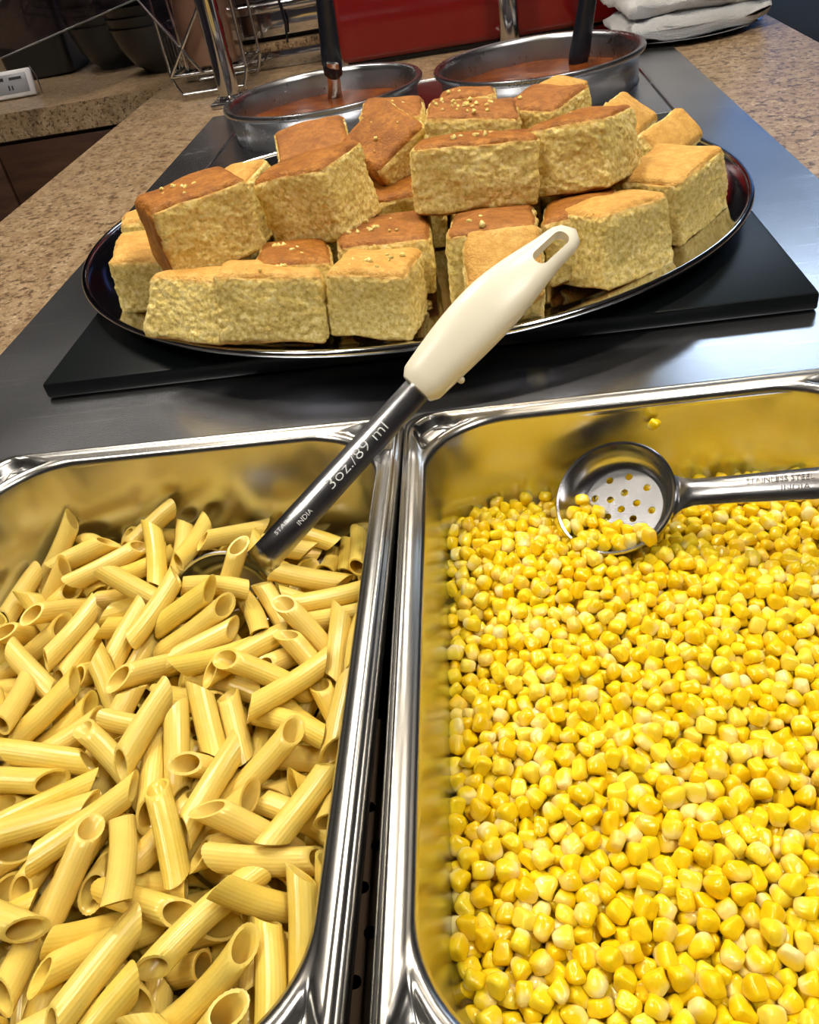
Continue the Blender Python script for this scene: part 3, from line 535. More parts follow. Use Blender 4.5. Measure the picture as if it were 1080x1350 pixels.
CORN_REST = unpack([
4,2399,-1594,-592,70,-17,-73,5,1086,-1086,-577,-132,-58,124,4,1274,-1483,-592,-70,-17,1,5,241,-822,-580,-111,19,-35,4,829,-2440,-592,-70,17,64,1,2214,-650,-588,-67,17,-119,
2,2210,-2461,-588,70,19,111,4,1875,-2594,-588,-48,55,-131,3,514,-854,-591,-71,-12,-70,0,442,-670,-590,71,16,-90,0,840,-574,-521,51,23,-158,2,2478,-2388,-579,-121,-62,49,
3,253,-583,-579,68,55,-97,2,2003,-2752,-585,52,-55,-20,0,2231,-909,-535,-8,4,-104,5,784,-223,-584,43,-56,-104,3,744,-1588,-586,-100,-14,-168,3,2119,-891,-590,-71,6,-88,
2,1706,-677,-582,-93,-21,54,2,2109,-2092,-588,70,-19,110,0,911,-1360,-590,71,16,-149,0,328,-2315,-590,71,16,67,5,1218,-1283,-583,51,48,-175,5,1173,-1203,-584,43,56,37,
4,586,-368,-587,108,-18,-109,3,1813,-1610,-591,-71,-14,-141,0,966,-2757,-590,-71,16,164,5,2338,-2902,-586,66,-19,106,3,973,-890,-591,-71,12,-154,5,1299,-2265,-585,-71,-19,155,
0,1479,-3292,-583,42,-58,-25,4,877,-2813,-588,-48,-55,37,5,889,-2509,-580,111,-19,168,1,1657,-296,-580,110,-1,-114,3,1566,-2475,-591,71,14,-1,3,2459,-1929,-582,-56,-48,-74,
5,1014,-2198,-583,36,59,57,2,1911,-2729,-580,127,60,139,1,1182,-1353,-582,110,-17,158,5,529,-1710,-581,90,-20,-166,2,2185,-1723,-582,-107,20,-44,0,1834,-3271,-588,68,-24,-14,
2,1042,-1416,-588,-70,19,-155,1,2433,-1072,-519,7,4,142,5,826,-1918,-576,107,-34,-127,3,313,-1828,-591,71,-14,-179,3,586,-1181,-591,-71,-14,-97,3,1694,-2963,-591,71,14,-179,
0,486,-539,-590,-71,16,99,1,1347,-2129,-588,-67,17,98,1,1345,-360,-584,58,-35,-55,0,1724,-3081,-590,70,-18,103,0,1848,-2983,-590,71,-16,-172,2,1196,-347,-583,-95,-20,-114,
5,1627,-2783,-581,-88,-20,-153,2,686,-743,-586,-49,58,-8,5,754,-3241,-580,-111,-19,177,5,1678,-1649,-580,110,19,2,4,2164,-953,-576,-141,44,-121,5,651,-490,-586,66,17,96,
0,1193,-1484,-590,-71,16,-124,5,873,-1795,-586,66,19,3,2,1581,-740,-588,-70,19,-64,1,1769,-2925,-588,-67,-17,-112,2,1003,-980,-588,-70,-19,-24,0,520,-2532,-590,-71,-16,125,
1,1762,-907,-588,-68,17,-3,5,1602,-1218,-586,66,-19,-14,4,1420,-1474,-587,108,-17,-15,2,2462,-2626,-580,-99,65,52,1,1401,-3166,-583,45,-53,4,0,440,-1165,-590,-71,16,129,
3,511,-2317,-591,-71,14,163,3,777,-2160,-586,-107,14,-160,2,1850,-2290,-588,70,19,123,1,907,-1509,-588,67,-17,-138,0,1970,-2542,-573,-169,68,163,5,852,-3057,-576,124,48,-145,
0,1657,-724,-585,-50,-54,179,2,782,-938,-582,107,-20,-128,0,1692,-1525,-590,-71,16,151,1,1553,-1714,-588,-67,-17,-157,2,1191,-2163,-588,-70,-19,-77,1,660,-2114,-585,62,-28,-178,
3,1829,-2706,-591,71,-14,54,2,2255,-944,-586,49,58,56,0,2041,-2040,-590,-71,-16,-151,1,2025,-2819,-577,-180,0,-178,4,1286,-1219,-577,149,-57,-170,4,2088,-949,-585,-107,-3,87,
0,742,-1879,-585,-106,-16,-110,3,325,-987,-585,-61,-35,-48,1,1444,-2583,-588,-67,17,31,3,785,-1753,-586,-107,14,12,0,2169,-802,-590,-71,-16,-171,3,1846,-869,-588,85,15,129,
4,1824,-945,-592,-70,-17,124,0,757,-2708,-585,106,-16,-178,1,471,-2178,-583,45,-53,23,0,1576,-206,-575,-123,-3,71,3,585,-1391,-584,58,15,33,5,734,-2094,-576,-112,36,-43,
1,2106,-470,-582,-110,-17,46,4,1066,-2259,-592,-70,-15,-23,3,1836,-185,-574,-5,-47,28,5,2399,-1110,-584,45,55,175,4,1603,-2122,-591,-69,-1,107,3,418,-1906,-586,107,-14,-53,
3,458,-2599,-591,-71,14,-115,0,1284,-2666,-590,71,-16,-136,2,692,-3202,-588,-70,19,-37,2,2195,-2660,-586,-49,-58,70,3,256,-1454,-584,54,-44,166,2,342,-2940,-588,70,-19,-178,
5,584,-2128,-587,-66,-19,-13,4,1929,-2960,-588,48,-55,140,4,1018,-1985,-587,-108,-18,-60,5,543,-2004,-586,66,18,-71,2,462,-1756,-584,-86,-20,-53,3,1535,-1990,-591,-71,14,-164,
1,2045,-2936,-588,-67,17,-90,4,547,-3187,-591,-70,-15,134,3,1718,-566,-589,-79,14,171,4,562,-1903,-592,70,17,-148,2,468,-1843,-586,-51,56,43,4,1897,-1830,-592,-69,17,97,
0,1147,-2333,-585,-51,-54,-178,0,1734,-2083,-590,-71,-16,62,0,1062,-450,-590,71,-16,-78,3,691,-954,-591,71,-14,-20,0,2051,-799,-584,47,55,-24,1,1916,-2885,-588,68,17,25,
2,1711,-1195,-588,70,19,-169,0,2305,-2981,-590,71,-16,-117,0,982,-742,-578,-102,60,96,4,2209,-489,-592,-70,17,177,5,785,-2592,-586,66,-19,159,3,658,-1114,-591,71,14,-107,
5,2313,-2765,-586,66,19,-100,1,2229,-3130,-587,67,7,12,1,886,-2332,-583,-45,-53,80,1,715,-2622,-581,110,-7,-140,5,704,-2823,-584,43,-56,171,4,1946,-495,-592,70,17,80,
4,1504,-2716,-588,-60,40,9,1,1911,-2232,-581,90,-21,-167,1,2002,-942,-580,57,58,58,5,1126,-1024,-586,66,19,59,0,1213,-1875,-585,62,-38,-132,2,1309,-2025,-585,58,47,-74,
1,1883,-2508,-574,126,0,11,5,1103,-2186,-576,180,0,42,0,2128,-2176,-590,-71,16,-11,2,1297,-1957,-578,-51,-32,-133,2,1382,-1103,-588,-70,19,-149,1,1768,-711,-524,-17,33,125,
4,2025,-1847,-592,70,17,-135,4,888,-2414,-588,48,-55,-86,3,973,-1570,-583,-50,49,-91,2,1567,-3094,-580,107,4,43,1,1654,-196,-582,-109,17,-124,5,2342,-2125,-576,-107,7,-137,
2,1839,-1978,-582,-107,20,168,0,1018,-1817,-590,71,11,65,5,1677,-854,-586,66,-19,-34,4,2065,-259,-592,69,-18,106,1,2042,-2590,-588,67,17,-126,2,1675,-2129,-586,-49,-58,166,
5,1600,-1849,-580,111,-19,118,0,1851,-2887,-581,18,-64,51,3,1271,-992,-591,71,-14,45,3,1290,-3077,-584,108,-18,121,2,2361,-504,-588,70,-19,-129,5,1115,-1680,-586,66,19,-73,
0,2251,-2561,-590,-71,16,-155,5,2224,-1973,-586,-66,19,152,1,1487,-3161,-588,-67,17,110,5,2149,-395,-586,66,-19,-89,3,2448,-1794,-591,71,-12,125,2,2321,-2330,-587,-70,15,166,
3,611,-223,-565,-80,82,1,1,1903,-758,-583,45,53,-151,4,2089,-2786,-587,108,18,59,4,714,-1241,-578,-174,68,-142,0,2250,-1078,-590,71,-16,-74,3,1967,-1719,-583,50,49,88,
0,2276,-542,-580,112,33,99,0,1902,-3090,-590,71,-16,163,4,1928,-3189,-592,-70,17,28,3,1600,-3191,-591,-71,14,-7,2,2226,-3028,-588,70,-19,130,1,571,-1049,-588,67,-17,-142,
3,627,-1973,-591,71,14,34,4,784,-1498,-592,70,-17,73,3,1824,-3083,-590,77,14,84,4,2298,-2065,-590,-67,-23,30,0,1677,-851,-506,-118,-29,146,2,407,-530,-570,179,2,-66,
1,771,-1013,-588,67,17,-135,5,1251,-2985,-584,-43,56,-45,2,2276,-1880,-588,70,-19,-6,2,1730,-1338,-588,-70,-19,-40,4,450,-2266,-591,-74,-18,55,0,269,-1746,-590,-71,16,94,
4,1599,-2885,-581,128,61,34,3,1596,-1937,-591,71,14,142,3,730,-1426,-576,-120,53,18,2,283,-2029,-583,-64,-63,-126,5,2277,-1726,-585,-63,27,82,5,2110,-1753,-584,-44,56,-164,
4,1497,-1249,-592,-69,17,-7,2,1014,-1048,-569,-7,34,35,1,2034,-580,-583,-45,53,3,4,573,-2766,-591,-70,14,93,5,1952,-1194,-586,66,19,-143,0,1510,-2122,-590,71,16,129,
5,1181,-1091,-586,-66,-19,137,2,822,-2291,-585,-80,-20,138,1,1456,-1404,-588,-67,-17,41,3,1992,-853,-584,108,18,79,5,1976,-700,-586,66,18,-99,3,365,-2399,-590,-69,17,-34,
4,2013,-335,-592,70,-17,-79,5,551,-1265,-584,47,53,61,1,1071,-2354,-582,-107,17,-27,3,1745,-204,-591,-70,15,-58,3,1123,-1414,-591,71,14,50,0,1867,-1338,-590,71,-16,68,
3,1803,-1690,-590,-71,-2,-142,1,461,-254,-583,46,-52,133,4,2159,-219,-592,70,-17,122,2,1062,-1571,-582,107,-20,-134,3,1438,-857,-591,-71,-14,-88,0,1955,-917,-520,-34,-7,58,
2,2284,-1792,-582,-107,20,-111,4,1100,-3168,-592,69,-17,115,3,418,-1336,-591,-71,-14,38,1,1667,-1961,-550,94,19,81,4,1541,-2633,-592,-69,-17,90,3,2293,-624,-591,71,-14,-176,
2,1408,-401,-586,49,-59,-22,5,287,-888,-586,66,19,148,3,921,-967,-587,-93,-15,-35,1,1598,-524,-588,-67,16,161,0,754,-1161,-590,71,16,126,4,1202,-2065,-578,-178,68,-86,
3,1346,-2590,-591,-71,-14,-135,5,1591,-2579,-576,-180,0,79,1,1912,-409,-588,-67,-17,-161,0,610,-730,-590,71,16,-19,5,379,-1406,-584,62,-29,-34,3,1313,-1389,-578,-71,55,131,
2,2197,-1230,-588,-70,19,114,5,2348,-2241,-586,-66,-19,-50,1,977,-2909,-582,-110,17,103,1,1741,-1766,-583,-56,-40,-69,0,2164,-1811,-585,-106,16,132,5,1254,-659,-586,-66,-17,82,
0,691,-2024,-590,71,16,99,2,893,-782,-588,-70,19,-53,3,1223,-3059,-572,159,-5,52,1,2447,-1321,-588,-67,17,-16,3,1940,-2303,-580,85,36,76,5,1153,-560,-586,66,-19,-4,
4,1284,-736,-410,113,26,166,2,1207,-952,-586,49,58,115,5,871,-1290,-584,62,-18,-65,1,1443,-2820,-578,106,30,130,4,1563,-1287,-592,70,17,-99,2,965,-2044,-585,64,35,-89,
0,2460,-2302,-590,-71,16,76,0,1438,-2301,-590,71,16,18,2,381,-2563,-586,70,6,13,5,1618,-2285,-576,-180,0,31,5,1787,-1264,-586,66,-19,-84,0,1582,-277,-586,90,17,-47,
5,2091,-2873,-583,-79,-20,-98,4,1392,-1598,-588,48,-55,56,2,2313,-1225,-585,55,51,137,3,1141,-2775,-591,71,-14,-52,0,1866,-1893,-590,-71,18,101,5,250,-1248,-551,129,12,-147,
5,1108,-3295,-539,-166,-5,-171,5,437,-2513,-583,80,-20,134,2,2192,-2386,-582,102,20,89,0,1560,-592,-585,-106,-16,100,1,1505,-715,-583,45,-53,-126,4,1474,-2920,-581,134,60,47,
5,857,-2193,-586,66,-19,160,4,1347,-1234,-592,-70,17,-158,1,372,-1049,-588,-67,17,-25,0,1943,-1270,-590,-71,16,-78,0,2029,-1011,-585,-102,-17,123,0,1261,-860,-589,71,-2,-82,
1,598,-1656,-588,67,17,-136,0,1530,-1795,-590,-71,-16,-162,3,1127,-1959,-591,71,-14,-131,0,2444,-1496,-590,-71,16,-56,4,2093,-1685,-588,48,-55,-64,1,2033,-3078,-583,-45,53,-68,
2,2393,-3130,-576,137,-56,127,2,871,-1048,-586,-49,58,30,1,879,-2036,-559,-161,-9,-116,0,1390,-1954,-590,71,16,-89,2,1787,-1820,-588,-70,-19,161,3,1358,-1430,-591,71,-13,-5,
5,1838,-415,-586,-66,-19,35,2,1469,-2385,-588,70,-19,-86,5,1738,-2596,-581,92,-20,70,2,1717,-192,-519,14,1,115,4,535,-990,-567,10,-11,-35,3,854,-966,-574,-2,-5,45,
2,1754,-1133,-586,-49,59,-96,1,388,-2661,-588,-67,-16,-67,4,1781,-2396,-588,48,55,-55,3,2413,-2853,-576,-180,0,-111,5,1238,-1655,-584,43,56,61,4,634,-2331,-592,-70,17,122,
4,509,-3061,-592,-70,-17,106,0,1228,-2793,-586,-96,17,79,0,2281,-1585,-585,-106,16,-91,1,1573,-2967,-583,-57,-38,-118,5,522,-1626,-586,66,-19,-45,2,1816,-718,-588,-70,-19,-173,
1,1011,-1501,-582,110,-17,-85,3,1320,-1146,-586,103,-14,8,0,1736,-447,-590,71,-16,-57,2,1739,-1605,-588,70,19,-167,4,411,-2945,-592,-70,17,179,1,2231,-2722,-581,-110,18,160,
4,1290,-2343,-587,105,-18,57,5,1348,-293,-576,0,0,-172,2,1920,-2440,-588,70,-19,-85,3,2486,-2475,-555,151,79,41,3,1554,-1073,-590,-76,14,-59,3,785,-1261,-586,-107,14,-63,
2,247,-1370,-588,-71,-19,-166,3,1320,-193,-579,-19,-60,41,3,1469,-1642,-591,71,-14,-84,4,1488,-662,-539,-12,-40,30,2,395,-1485,-588,-70,19,94,5,480,-778,-586,66,19,-106,
5,666,-2680,-580,101,-20,43,1,1388,-1685,-587,72,-17,117,1,2401,-813,-588,-67,17,158,1,350,-448,-583,-45,-53,-76,4,2152,-1375,-592,70,-17,-47,4,372,-1555,-584,-111,-26,74,
5,2388,-1975,-586,66,-19,-74,0,2011,-1425,-590,-71,16,-32,4,1000,-2484,-586,-108,-15,42,5,1079,-2812,-570,139,13,-34,2,355,-825,-586,49,-58,-168,5,1493,-918,-586,-66,-18,157,
5,879,-1876,-580,-111,-19,-112,0,2029,-2303,-585,51,54,-88,2,487,-435,-580,107,5,-158,4,1204,-2863,-592,70,-17,61,1,1746,-3286,-585,-63,-27,-76,4,1984,-2147,-578,180,0,-119,
3,996,-1176,-591,-71,-14,-133,3,867,-2955,-589,-68,-20,-59,5,373,-913,-586,66,-19,-113,3,1299,-1715,-591,71,14,140,2,250,-1166,-586,49,58,155,5,787,-853,-584,-43,-56,-46,
5,1072,-2469,-580,111,19,14,3,1545,-1420,-591,-71,14,50,1,646,-2889,-588,67,17,-97,3,1908,-1958,-591,71,14,46,2,661,-339,-588,-70,19,75,4,1555,-2241,-592,-70,-17,-135,
2,2077,-1325,-588,70,-19,60,4,1508,-3006,-591,72,-17,8,0,945,-1035,-570,168,4,-140,2,1337,-2936,-588,70,19,-48,5,653,-885,-584,48,52,171,1,591,-2237,-588,-67,17,-121,
1,2178,-1907,-583,-45,52,74,2,1722,-2368,-585,54,-53,-135,5,662,-1565,-587,-66,18,-118,2,2021,-909,-511,-90,-29,-176,5,287,-419,-583,-32,-60,120,4,1042,-778,-592,-70,-17,101,
3,303,-2777,-586,-107,12,89,3,1612,-2007,-583,-52,47,-15,1,1137,-2030,-575,-10,3,-46,3,1091,-2585,-586,107,-14,-128,4,1258,-2465,-588,87,18,-112,3,1395,-612,-571,-154,62,-90,
5,381,-2241,-583,41,-54,-5,5,1205,-270,-582,-26,61,76,3,2366,-667,-591,-71,-14,65,0,1941,-890,-581,3,65,162,0,2117,-2275,-588,79,16,124,2,915,-3089,-586,-76,-21,-6,
1,379,-2824,-588,67,17,174,3,663,-1885,-591,71,14,-119,5,1757,-761,-584,-43,-56,17,1,1362,-2370,-583,-57,-17,-80,5,2135,-1574,-586,66,19,-167,1,662,-1366,-584,-45,53,-87,
4,1003,-2559,-592,69,17,-10,0,1847,-1094,-589,-77,-16,-6,2,1383,-1836,-588,70,-19,-177,4,1094,-3242,-592,70,17,107,1,1058,-213,-579,8,59,-53,2,1050,-2959,-580,-109,-27,38,
0,2137,-2953,-589,78,16,-101,0,983,-1265,-590,71,-16,178,2,1868,-327,-588,-70,19,170,2,2168,-1305,-583,-79,3,117,0,1585,-880,-586,-88,14,-64,0,528,-2822,-590,71,16,35,
2,1578,-1546,-586,49,-58,31,0,1550,-661,-583,-41,58,-72,0,737,-294,-590,-71,-16,-67,2,1036,-1716,-586,-51,-57,-161,1,502,-2470,-573,-145,58,6,5,919,-2586,-584,-43,56,-2,
5,520,-713,-586,-66,-18,65,1,2095,-754,-588,67,-18,68,5,1213,-2697,-580,-111,-19,-166,5,1197,-2943,-575,-116,-49,-2,4,341,-1889,-584,-25,-59,62,1,980,-532,-588,67,17,-82,
4,1146,-1594,-587,-93,-18,149,3,728,-641,-591,71,14,41,4,2455,-881,-592,70,17,-162,3,2304,-1472,-591,-71,-14,165,4,775,-3169,-588,-57,-44,27,1,1701,-2219,-583,53,44,115,
3,1765,-2151,-591,71,14,-63,1,1521,-1345,-574,7,12,-131,0,831,-472,-590,-71,16,24,1,1047,-2743,-582,-108,-17,-57,5,891,-1142,-584,-44,56,97,0,714,-2435,-590,71,16,-2,
5,734,-2516,-586,-66,-18,-115,0,2210,-1006,-585,-106,-16,-75,5,2049,-2506,-584,43,-56,-23,5,806,-2847,-584,76,20,-128,1,337,-3131,-556,5,-37,145,0,525,-2929,-590,71,-16,-156,
2,592,-1483,-586,-49,-58,-27,0,537,-1790,-590,71,16,-59,0,1242,-1147,-590,71,16,-52,5,2290,-2408,-580,111,19,-66,4,1738,-2717,-592,-70,-17,155,4,496,-1031,-588,-48,55,71,
4,395,-1999,-588,48,-55,-114,4,2121,-1003,-588,48,-55,119,1,2032,-3275,-578,-94,32,10,0,729,-2891,-585,-106,-16,-47,0,1139,-1273,-590,71,-16,-25,0,2000,-3005,-590,71,16,-79,
2,2262,-2861,-588,70,19,105,0,652,-1447,-590,71,-16,55,0,915,-1745,-585,-51,-54,-160,1,1262,-3149,-588,-67,-17,-158,2,816,-2513,-584,30,65,-27,0,1890,-2048,-579,-52,6,20,
0,367,-2479,-589,71,0,134,5,2403,-2171,-580,53,-23,15,3,1639,-2362,-590,71,-3,-169,1,473,-3187,-582,37,56,149,0,1466,-1166,-590,-71,-15,-113,2,1168,-1807,-582,107,-20,-87,
3,859,-561,-590,-73,-14,177,2,2370,-3039,-588,70,19,-61,4,1388,-2445,-592,-69,-17,-3,3,1167,-2250,-591,-71,10,-71,2,541,-2634,-576,-175,-71,-26,4,712,-2971,-592,69,17,164,
1,2193,-983,-521,159,32,-103,0,572,-3010,-590,-71,-16,-164,2,1753,-823,-585,-52,-56,-150,2,1138,-389,-588,70,19,44,2,2116,-2418,-587,68,25,-120,0,1433,-2726,-591,-71,16,-136,
1,2351,-1043,-583,-47,51,165,1,318,-1617,-588,-67,-17,-51,0,1534,-1891,-585,-58,44,-160,3,2463,-2707,-590,71,-4,141,0,1599,-760,-521,86,-39,154,2,1904,-1547,-586,-48,59,21,
4,2206,-1531,-592,69,-17,117,1,2359,-1533,-578,-44,13,-177,4,1851,-1424,-577,132,13,-152,4,2024,-1167,-592,-70,-17,102,5,1152,-3098,-586,-66,19,-134,4,1861,-1487,-592,70,-17,-86,
0,936,-3179,-590,71,-16,-103,1,1743,-2528,-576,-92,-62,-58,3,818,-2096,-591,-71,12,-105,3,1639,-1132,-590,-71,-3,-130,4,1069,-1258,-582,-128,57,-13,5,1186,-1971,-564,10,-73,94,
3,1823,-1549,-565,70,-58,124,5,496,-2873,-529,-102,-49,-87,4,2276,-2657,-582,-128,57,149,3,1958,-1788,-590,69,10,66,2,2261,-718,-588,-70,19,-50,3,1041,-1643,-587,-89,-11,-16,
5,1367,-3219,-522,-41,-8,78,0,635,-1514,-544,173,67,172,0,1792,-1917,-582,-70,51,-169,4,1195,-1682,-548,105,59,-114,0,1565,-410,-590,71,8,89,0,739,-661,-482,94,74,39,
0,906,-2245,-590,71,16,-30,1,1095,-1170,-583,55,-41,-21,5,591,-1575,-585,64,24,-146,5,656,-266,-576,-44,10,-62,1,1017,-377,-588,67,-17,-43,2,1269,-1340,-574,-18,-46,52,
0,820,-3287,-587,-65,31,151,0,2186,-876,-572,0,5,-104,4,1464,-492,-549,-146,-50,-122,0,1359,-2720,-582,111,16,-100,5,381,-400,-532,123,52,131,0,1529,-761,-488,63,23,109,
5,2049,-2150,-586,66,-19,22,2,1148,-745,-457,-69,39,-41,0,2197,-3081,-557,-57,-8,-118,2,1470,-725,-509,-33,-9,-18,5,652,-2404,-584,-43,-56,89,3,313,-778,-573,-19,8,38,
4,405,-3141,-588,48,-55,162,0,746,-467,-590,71,-16,157,3,639,-2290,-545,55,-23,-119,2,2234,-2642,-538,9,-40,61,2,1881,-1957,-527,99,6,-9,4,968,-2633,-592,69,18,78,
2,584,-653,-588,-70,19,134,0,1026,-1469,-526,-85,-36,-15,5,1513,-3054,-516,18,27,145,5,692,-412,-587,-66,19,106,3,2257,-408,-583,54,45,129,2,895,-3261,-588,-70,19,-15,
2,2054,-1515,-581,-91,65,69,2,2461,-1558,-569,-23,-6,-116,2,1341,-594,-536,-40,5,177,0,1679,-2499,-590,-71,-16,0,0,1652,-1315,-585,53,-51,92,5,1260,-3282,-586,-66,-19,-133,
4,1082,-2069,-592,-69,-17,2,5,1938,-1311,-538,19,57,25,1,1842,-2409,-582,33,57,126,1,2113,-316,-588,67,17,89,3,1863,-3172,-583,-52,46,52,3,1454,-1792,-580,30,58,173,
3,2021,-2430,-591,71,-14,-52,5,984,-3091,-583,-51,-48,-57,0,1334,-627,-590,-71,16,64,0,1497,-2265,-585,51,-54,-87,3,417,-980,-589,-80,15,-91,4,664,-1986,-527,135,14,165,
0,1294,-1877,-590,-71,16,142,0,529,-1504,-585,-106,-16,60,1,1706,-2800,-588,67,16,152,0,772,-3099,-586,-94,17,-83,5,1094,-511,-583,-45,-52,-118,2,410,-1719,-566,16,4,136,
1,448,-2858,-588,-67,17,-50,0,813,-2864,-521,-35,29,41,4,1567,-2824,-587,41,58,143,0,988,-2839,-587,-66,29,-67,4,2220,-1834,-582,128,57,35,1,2030,-493,-583,45,53,153,
4,1400,-2964,-592,69,-17,-170,5,1074,-533,-409,-33,80,139,5,1456,-767,-586,66,-19,39,3,2361,-2308,-538,-145,-6,-10,5,1028,-1914,-586,-66,19,-54,3,2215,-1446,-591,71,-14,15,
4,1285,-1274,-588,48,55,25,1,626,-2818,-571,158,7,-177,5,2142,-3132,-586,-66,19,-99,3,2125,-636,-591,71,-14,98,3,270,-2245,-591,71,14,-30,5,1795,-366,-552,-5,-11,-111,
0,499,-1322,-577,-123,-49,-69,0,1787,-1050,-579,85,-60,-30,0,442,-1905,-519,28,13,-147,2,321,-2529,-565,4,42,-40,0,1464,-1082,-587,-83,17,102,2,2224,-2807,-579,125,-61,-88,
4,436,-2088,-578,179,-1,-176,0,2137,-1855,-539,-74,12,-31,2,873,-657,-588,-70,-19,19,4,607,-2047,-592,70,17,41,2,720,-891,-557,0,-64,49,2,2127,-2342,-581,14,-63,3,
1,467,-1454,-583,-45,53,40,1,751,-3032,-586,-64,-24,76,4,260,-2859,-576,136,-40,119,3,776,-533,-585,107,8,72,0,1951,-1886,-585,-106,16,-133,4,321,-2001,-534,44,-10,-73,
0,1280,-2175,-584,52,-55,-117,1,1019,-2045,-553,-21,-20,78,5,848,-869,-462,-40,-39,-129,4,1304,-2788,-580,140,62,-169,5,2053,-1108,-577,131,-57,-172,0,1432,-3082,-589,-76,16,161,
0,2324,-1652,-585,55,-49,3,4,602,-3223,-592,-70,17,-34,2,1460,-1322,-566,146,14,-134,2,997,-2104,-588,-70,19,156,0,1811,-2615,-590,70,-19,11,0,356,-1299,-579,-116,42,87,
5,1814,-2487,-576,180,0,87,5,716,-1508,-580,-111,-19,58,0,1902,-1624,-585,52,53,-88,1,1903,-818,-583,-45,-53,-152,4,406,-2540,-536,71,-28,-114,4,1916,-3013,-579,-53,87,-93,
0,848,-3141,-590,71,16,105,5,2111,-2558,-584,43,-56,-87,1,1410,-530,-534,143,-48,-39,2,2180,-2234,-571,-16,38,-57,0,1439,-2171,-590,71,16,-163,1,2105,-1249,-588,67,-17,54,
1,830,-2376,-554,169,72,-85,5,1886,-1155,-575,2,-5,-110,5,478,-2395,-583,40,54,61,1,2004,-1578,-588,-67,17,42,4,274,-1306,-592,-70,-17,14,5,1468,-1726,-584,43,56,48,
4,842,-1550,-587,-108,-18,-162,5,456,-1254,-586,-66,-19,-155,3,1723,-1905,-584,54,44,91,5,1507,-255,-583,-38,58,56,4,1109,-2531,-543,107,86,35,2,816,-2753,-585,63,-37,15,
3,2376,-1453,-591,71,14,42,4,1393,-1362,-581,104,53,132,1,1311,-2423,-575,11,-5,73,5,1941,-1046,-587,66,-19,116,0,454,-3246,-571,-8,-16,-45,0,644,-1424,-537,57,13,114,
0,319,-1963,-585,51,-54,157,0,1145,-1632,-532,-12,70,-165,5,1327,-2658,-539,142,47,68,2,2274,-477,-569,-2,6,-158,1,797,-1557,-544,102,17,-125,4,253,-1630,-583,-102,33,155,
5,1224,-2310,-579,-50,-16,118,1,1444,-3232,-585,63,27,-94,5,2189,-1144,-586,-66,-19,77,0,714,-1805,-585,51,54,91,5,2359,-1737,-574,-159,65,-50,2,2168,-2441,-540,-76,-51,10,
1,2095,-1908,-582,110,17,41,2,1620,-1894,-530,-111,-24,-53,1,1164,-661,-588,-67,17,177,3,1456,-2656,-583,51,-49,-28,5,335,-533,-584,-43,-56,158,5,717,-1951,-584,43,-56,-72,
1,2193,-2075,-580,110,0,151,2,797,-2934,-588,70,19,143,3,1629,-2197,-591,71,14,-31,3,1551,-1490,-572,-60,72,147,5,2185,-1328,-484,-40,10,-38,4,534,-1107,-587,-108,18,68,
4,1217,-768,-434,-63,26,-29,2,1013,-3017,-579,-125,63,1,5,2279,-3211,-580,-53,-16,-163,4,1244,-2011,-586,-20,64,68,5,941,-2374,-576,121,-50,-11,5,398,-345,-584,-44,56,14,
4,2206,-1593,-579,-30,-36,-21,2,600,-1844,-575,139,-54,150,5,1010,-2786,-530,-65,-14,73,3,2417,-2488,-583,-50,-49,-53,0,955,-1651,-582,56,-15,163,2,1621,-2531,-546,-141,-21,-23,
4,854,-202,-586,-32,-61,-152,5,1341,-1513,-583,53,45,84,5,782,-2460,-541,-110,23,139,3,982,-1359,-585,-60,-36,130,5,766,-2187,-528,-58,-18,53,4,1063,-2663,-592,-70,-17,-94,
0,282,-2692,-591,-71,16,150,0,1124,-2879,-590,-71,-16,-52,3,512,-1280,-530,-77,14,-177,3,1089,-603,-446,40,0,114,1,1802,-2069,-576,-113,6,-35,2,2035,-1749,-586,-49,58,26,
2,546,-753,-547,90,36,-38,2,1087,-3235,-525,43,37,102,0,1848,-2136,-591,71,-16,-156,2,1345,-1181,-536,40,-27,-176,5,1640,-3053,-584,43,56,-159,0,524,-606,-590,71,-16,150,
5,1834,-803,-557,115,-19,-170,5,2338,-1907,-538,-103,46,126,1,495,-1936,-588,-67,-17,50,3,1091,-1480,-568,-179,71,11,5,946,-1110,-577,-109,64,-10,3,2317,-785,-591,71,14,-116,
2,956,-1846,-584,60,62,-152,2,2051,-2236,-580,-127,-60,-27,2,2392,-2659,-588,-70,18,-165,2,2286,-3085,-587,70,14,66,4,975,-992,-529,-98,40,78,1,2131,-2902,-523,87,40,-24,
2,848,-2585,-542,113,18,96,1,1375,-1753,-575,8,1,132,1,1418,-2027,-583,-45,53,-109,1,394,-1117,-565,128,39,-140,2,1656,-606,-545,112,-3,-175,3,679,-2764,-571,-155,-6,5,
0,1137,-334,-534,43,26,-6,3,1684,-791,-547,130,24,80,5,1788,-1212,-431,-60,8,172,1,1417,-1250,-588,-67,-17,-39,3,1402,-1003,-591,71,14,-78,4,1098,-1765,-588,48,55,86,
3,1157,-3220,-568,-20,0,127,1,1791,-304,-582,-110,17,-68,4,1487,-2450,-592,69,-17,-56,0,515,-2096,-589,69,-22,-32,4,2348,-2826,-587,-108,-18,-48,5,2012,-1956,-586,-66,18,-114,
5,2257,-1271,-584,-43,-56,124,0,880,-1339,-524,92,54,-101,1,2460,-1032,-580,20,-58,46,4,953,-1956,-592,-70,-17,-68,4,1688,-2005,-592,70,-17,21,4,1935,-793,-525,-89,56,94,
4,2397,-386,-587,-38,-60,-1,0,1014,-752,-410,18,50,90,1,1671,-2425,-576,-19,46,-6,4,937,-2702,-580,124,16,-154,2,522,-1758,-530,-64,4,97,4,1921,-2774,-538,-37,-33,63,
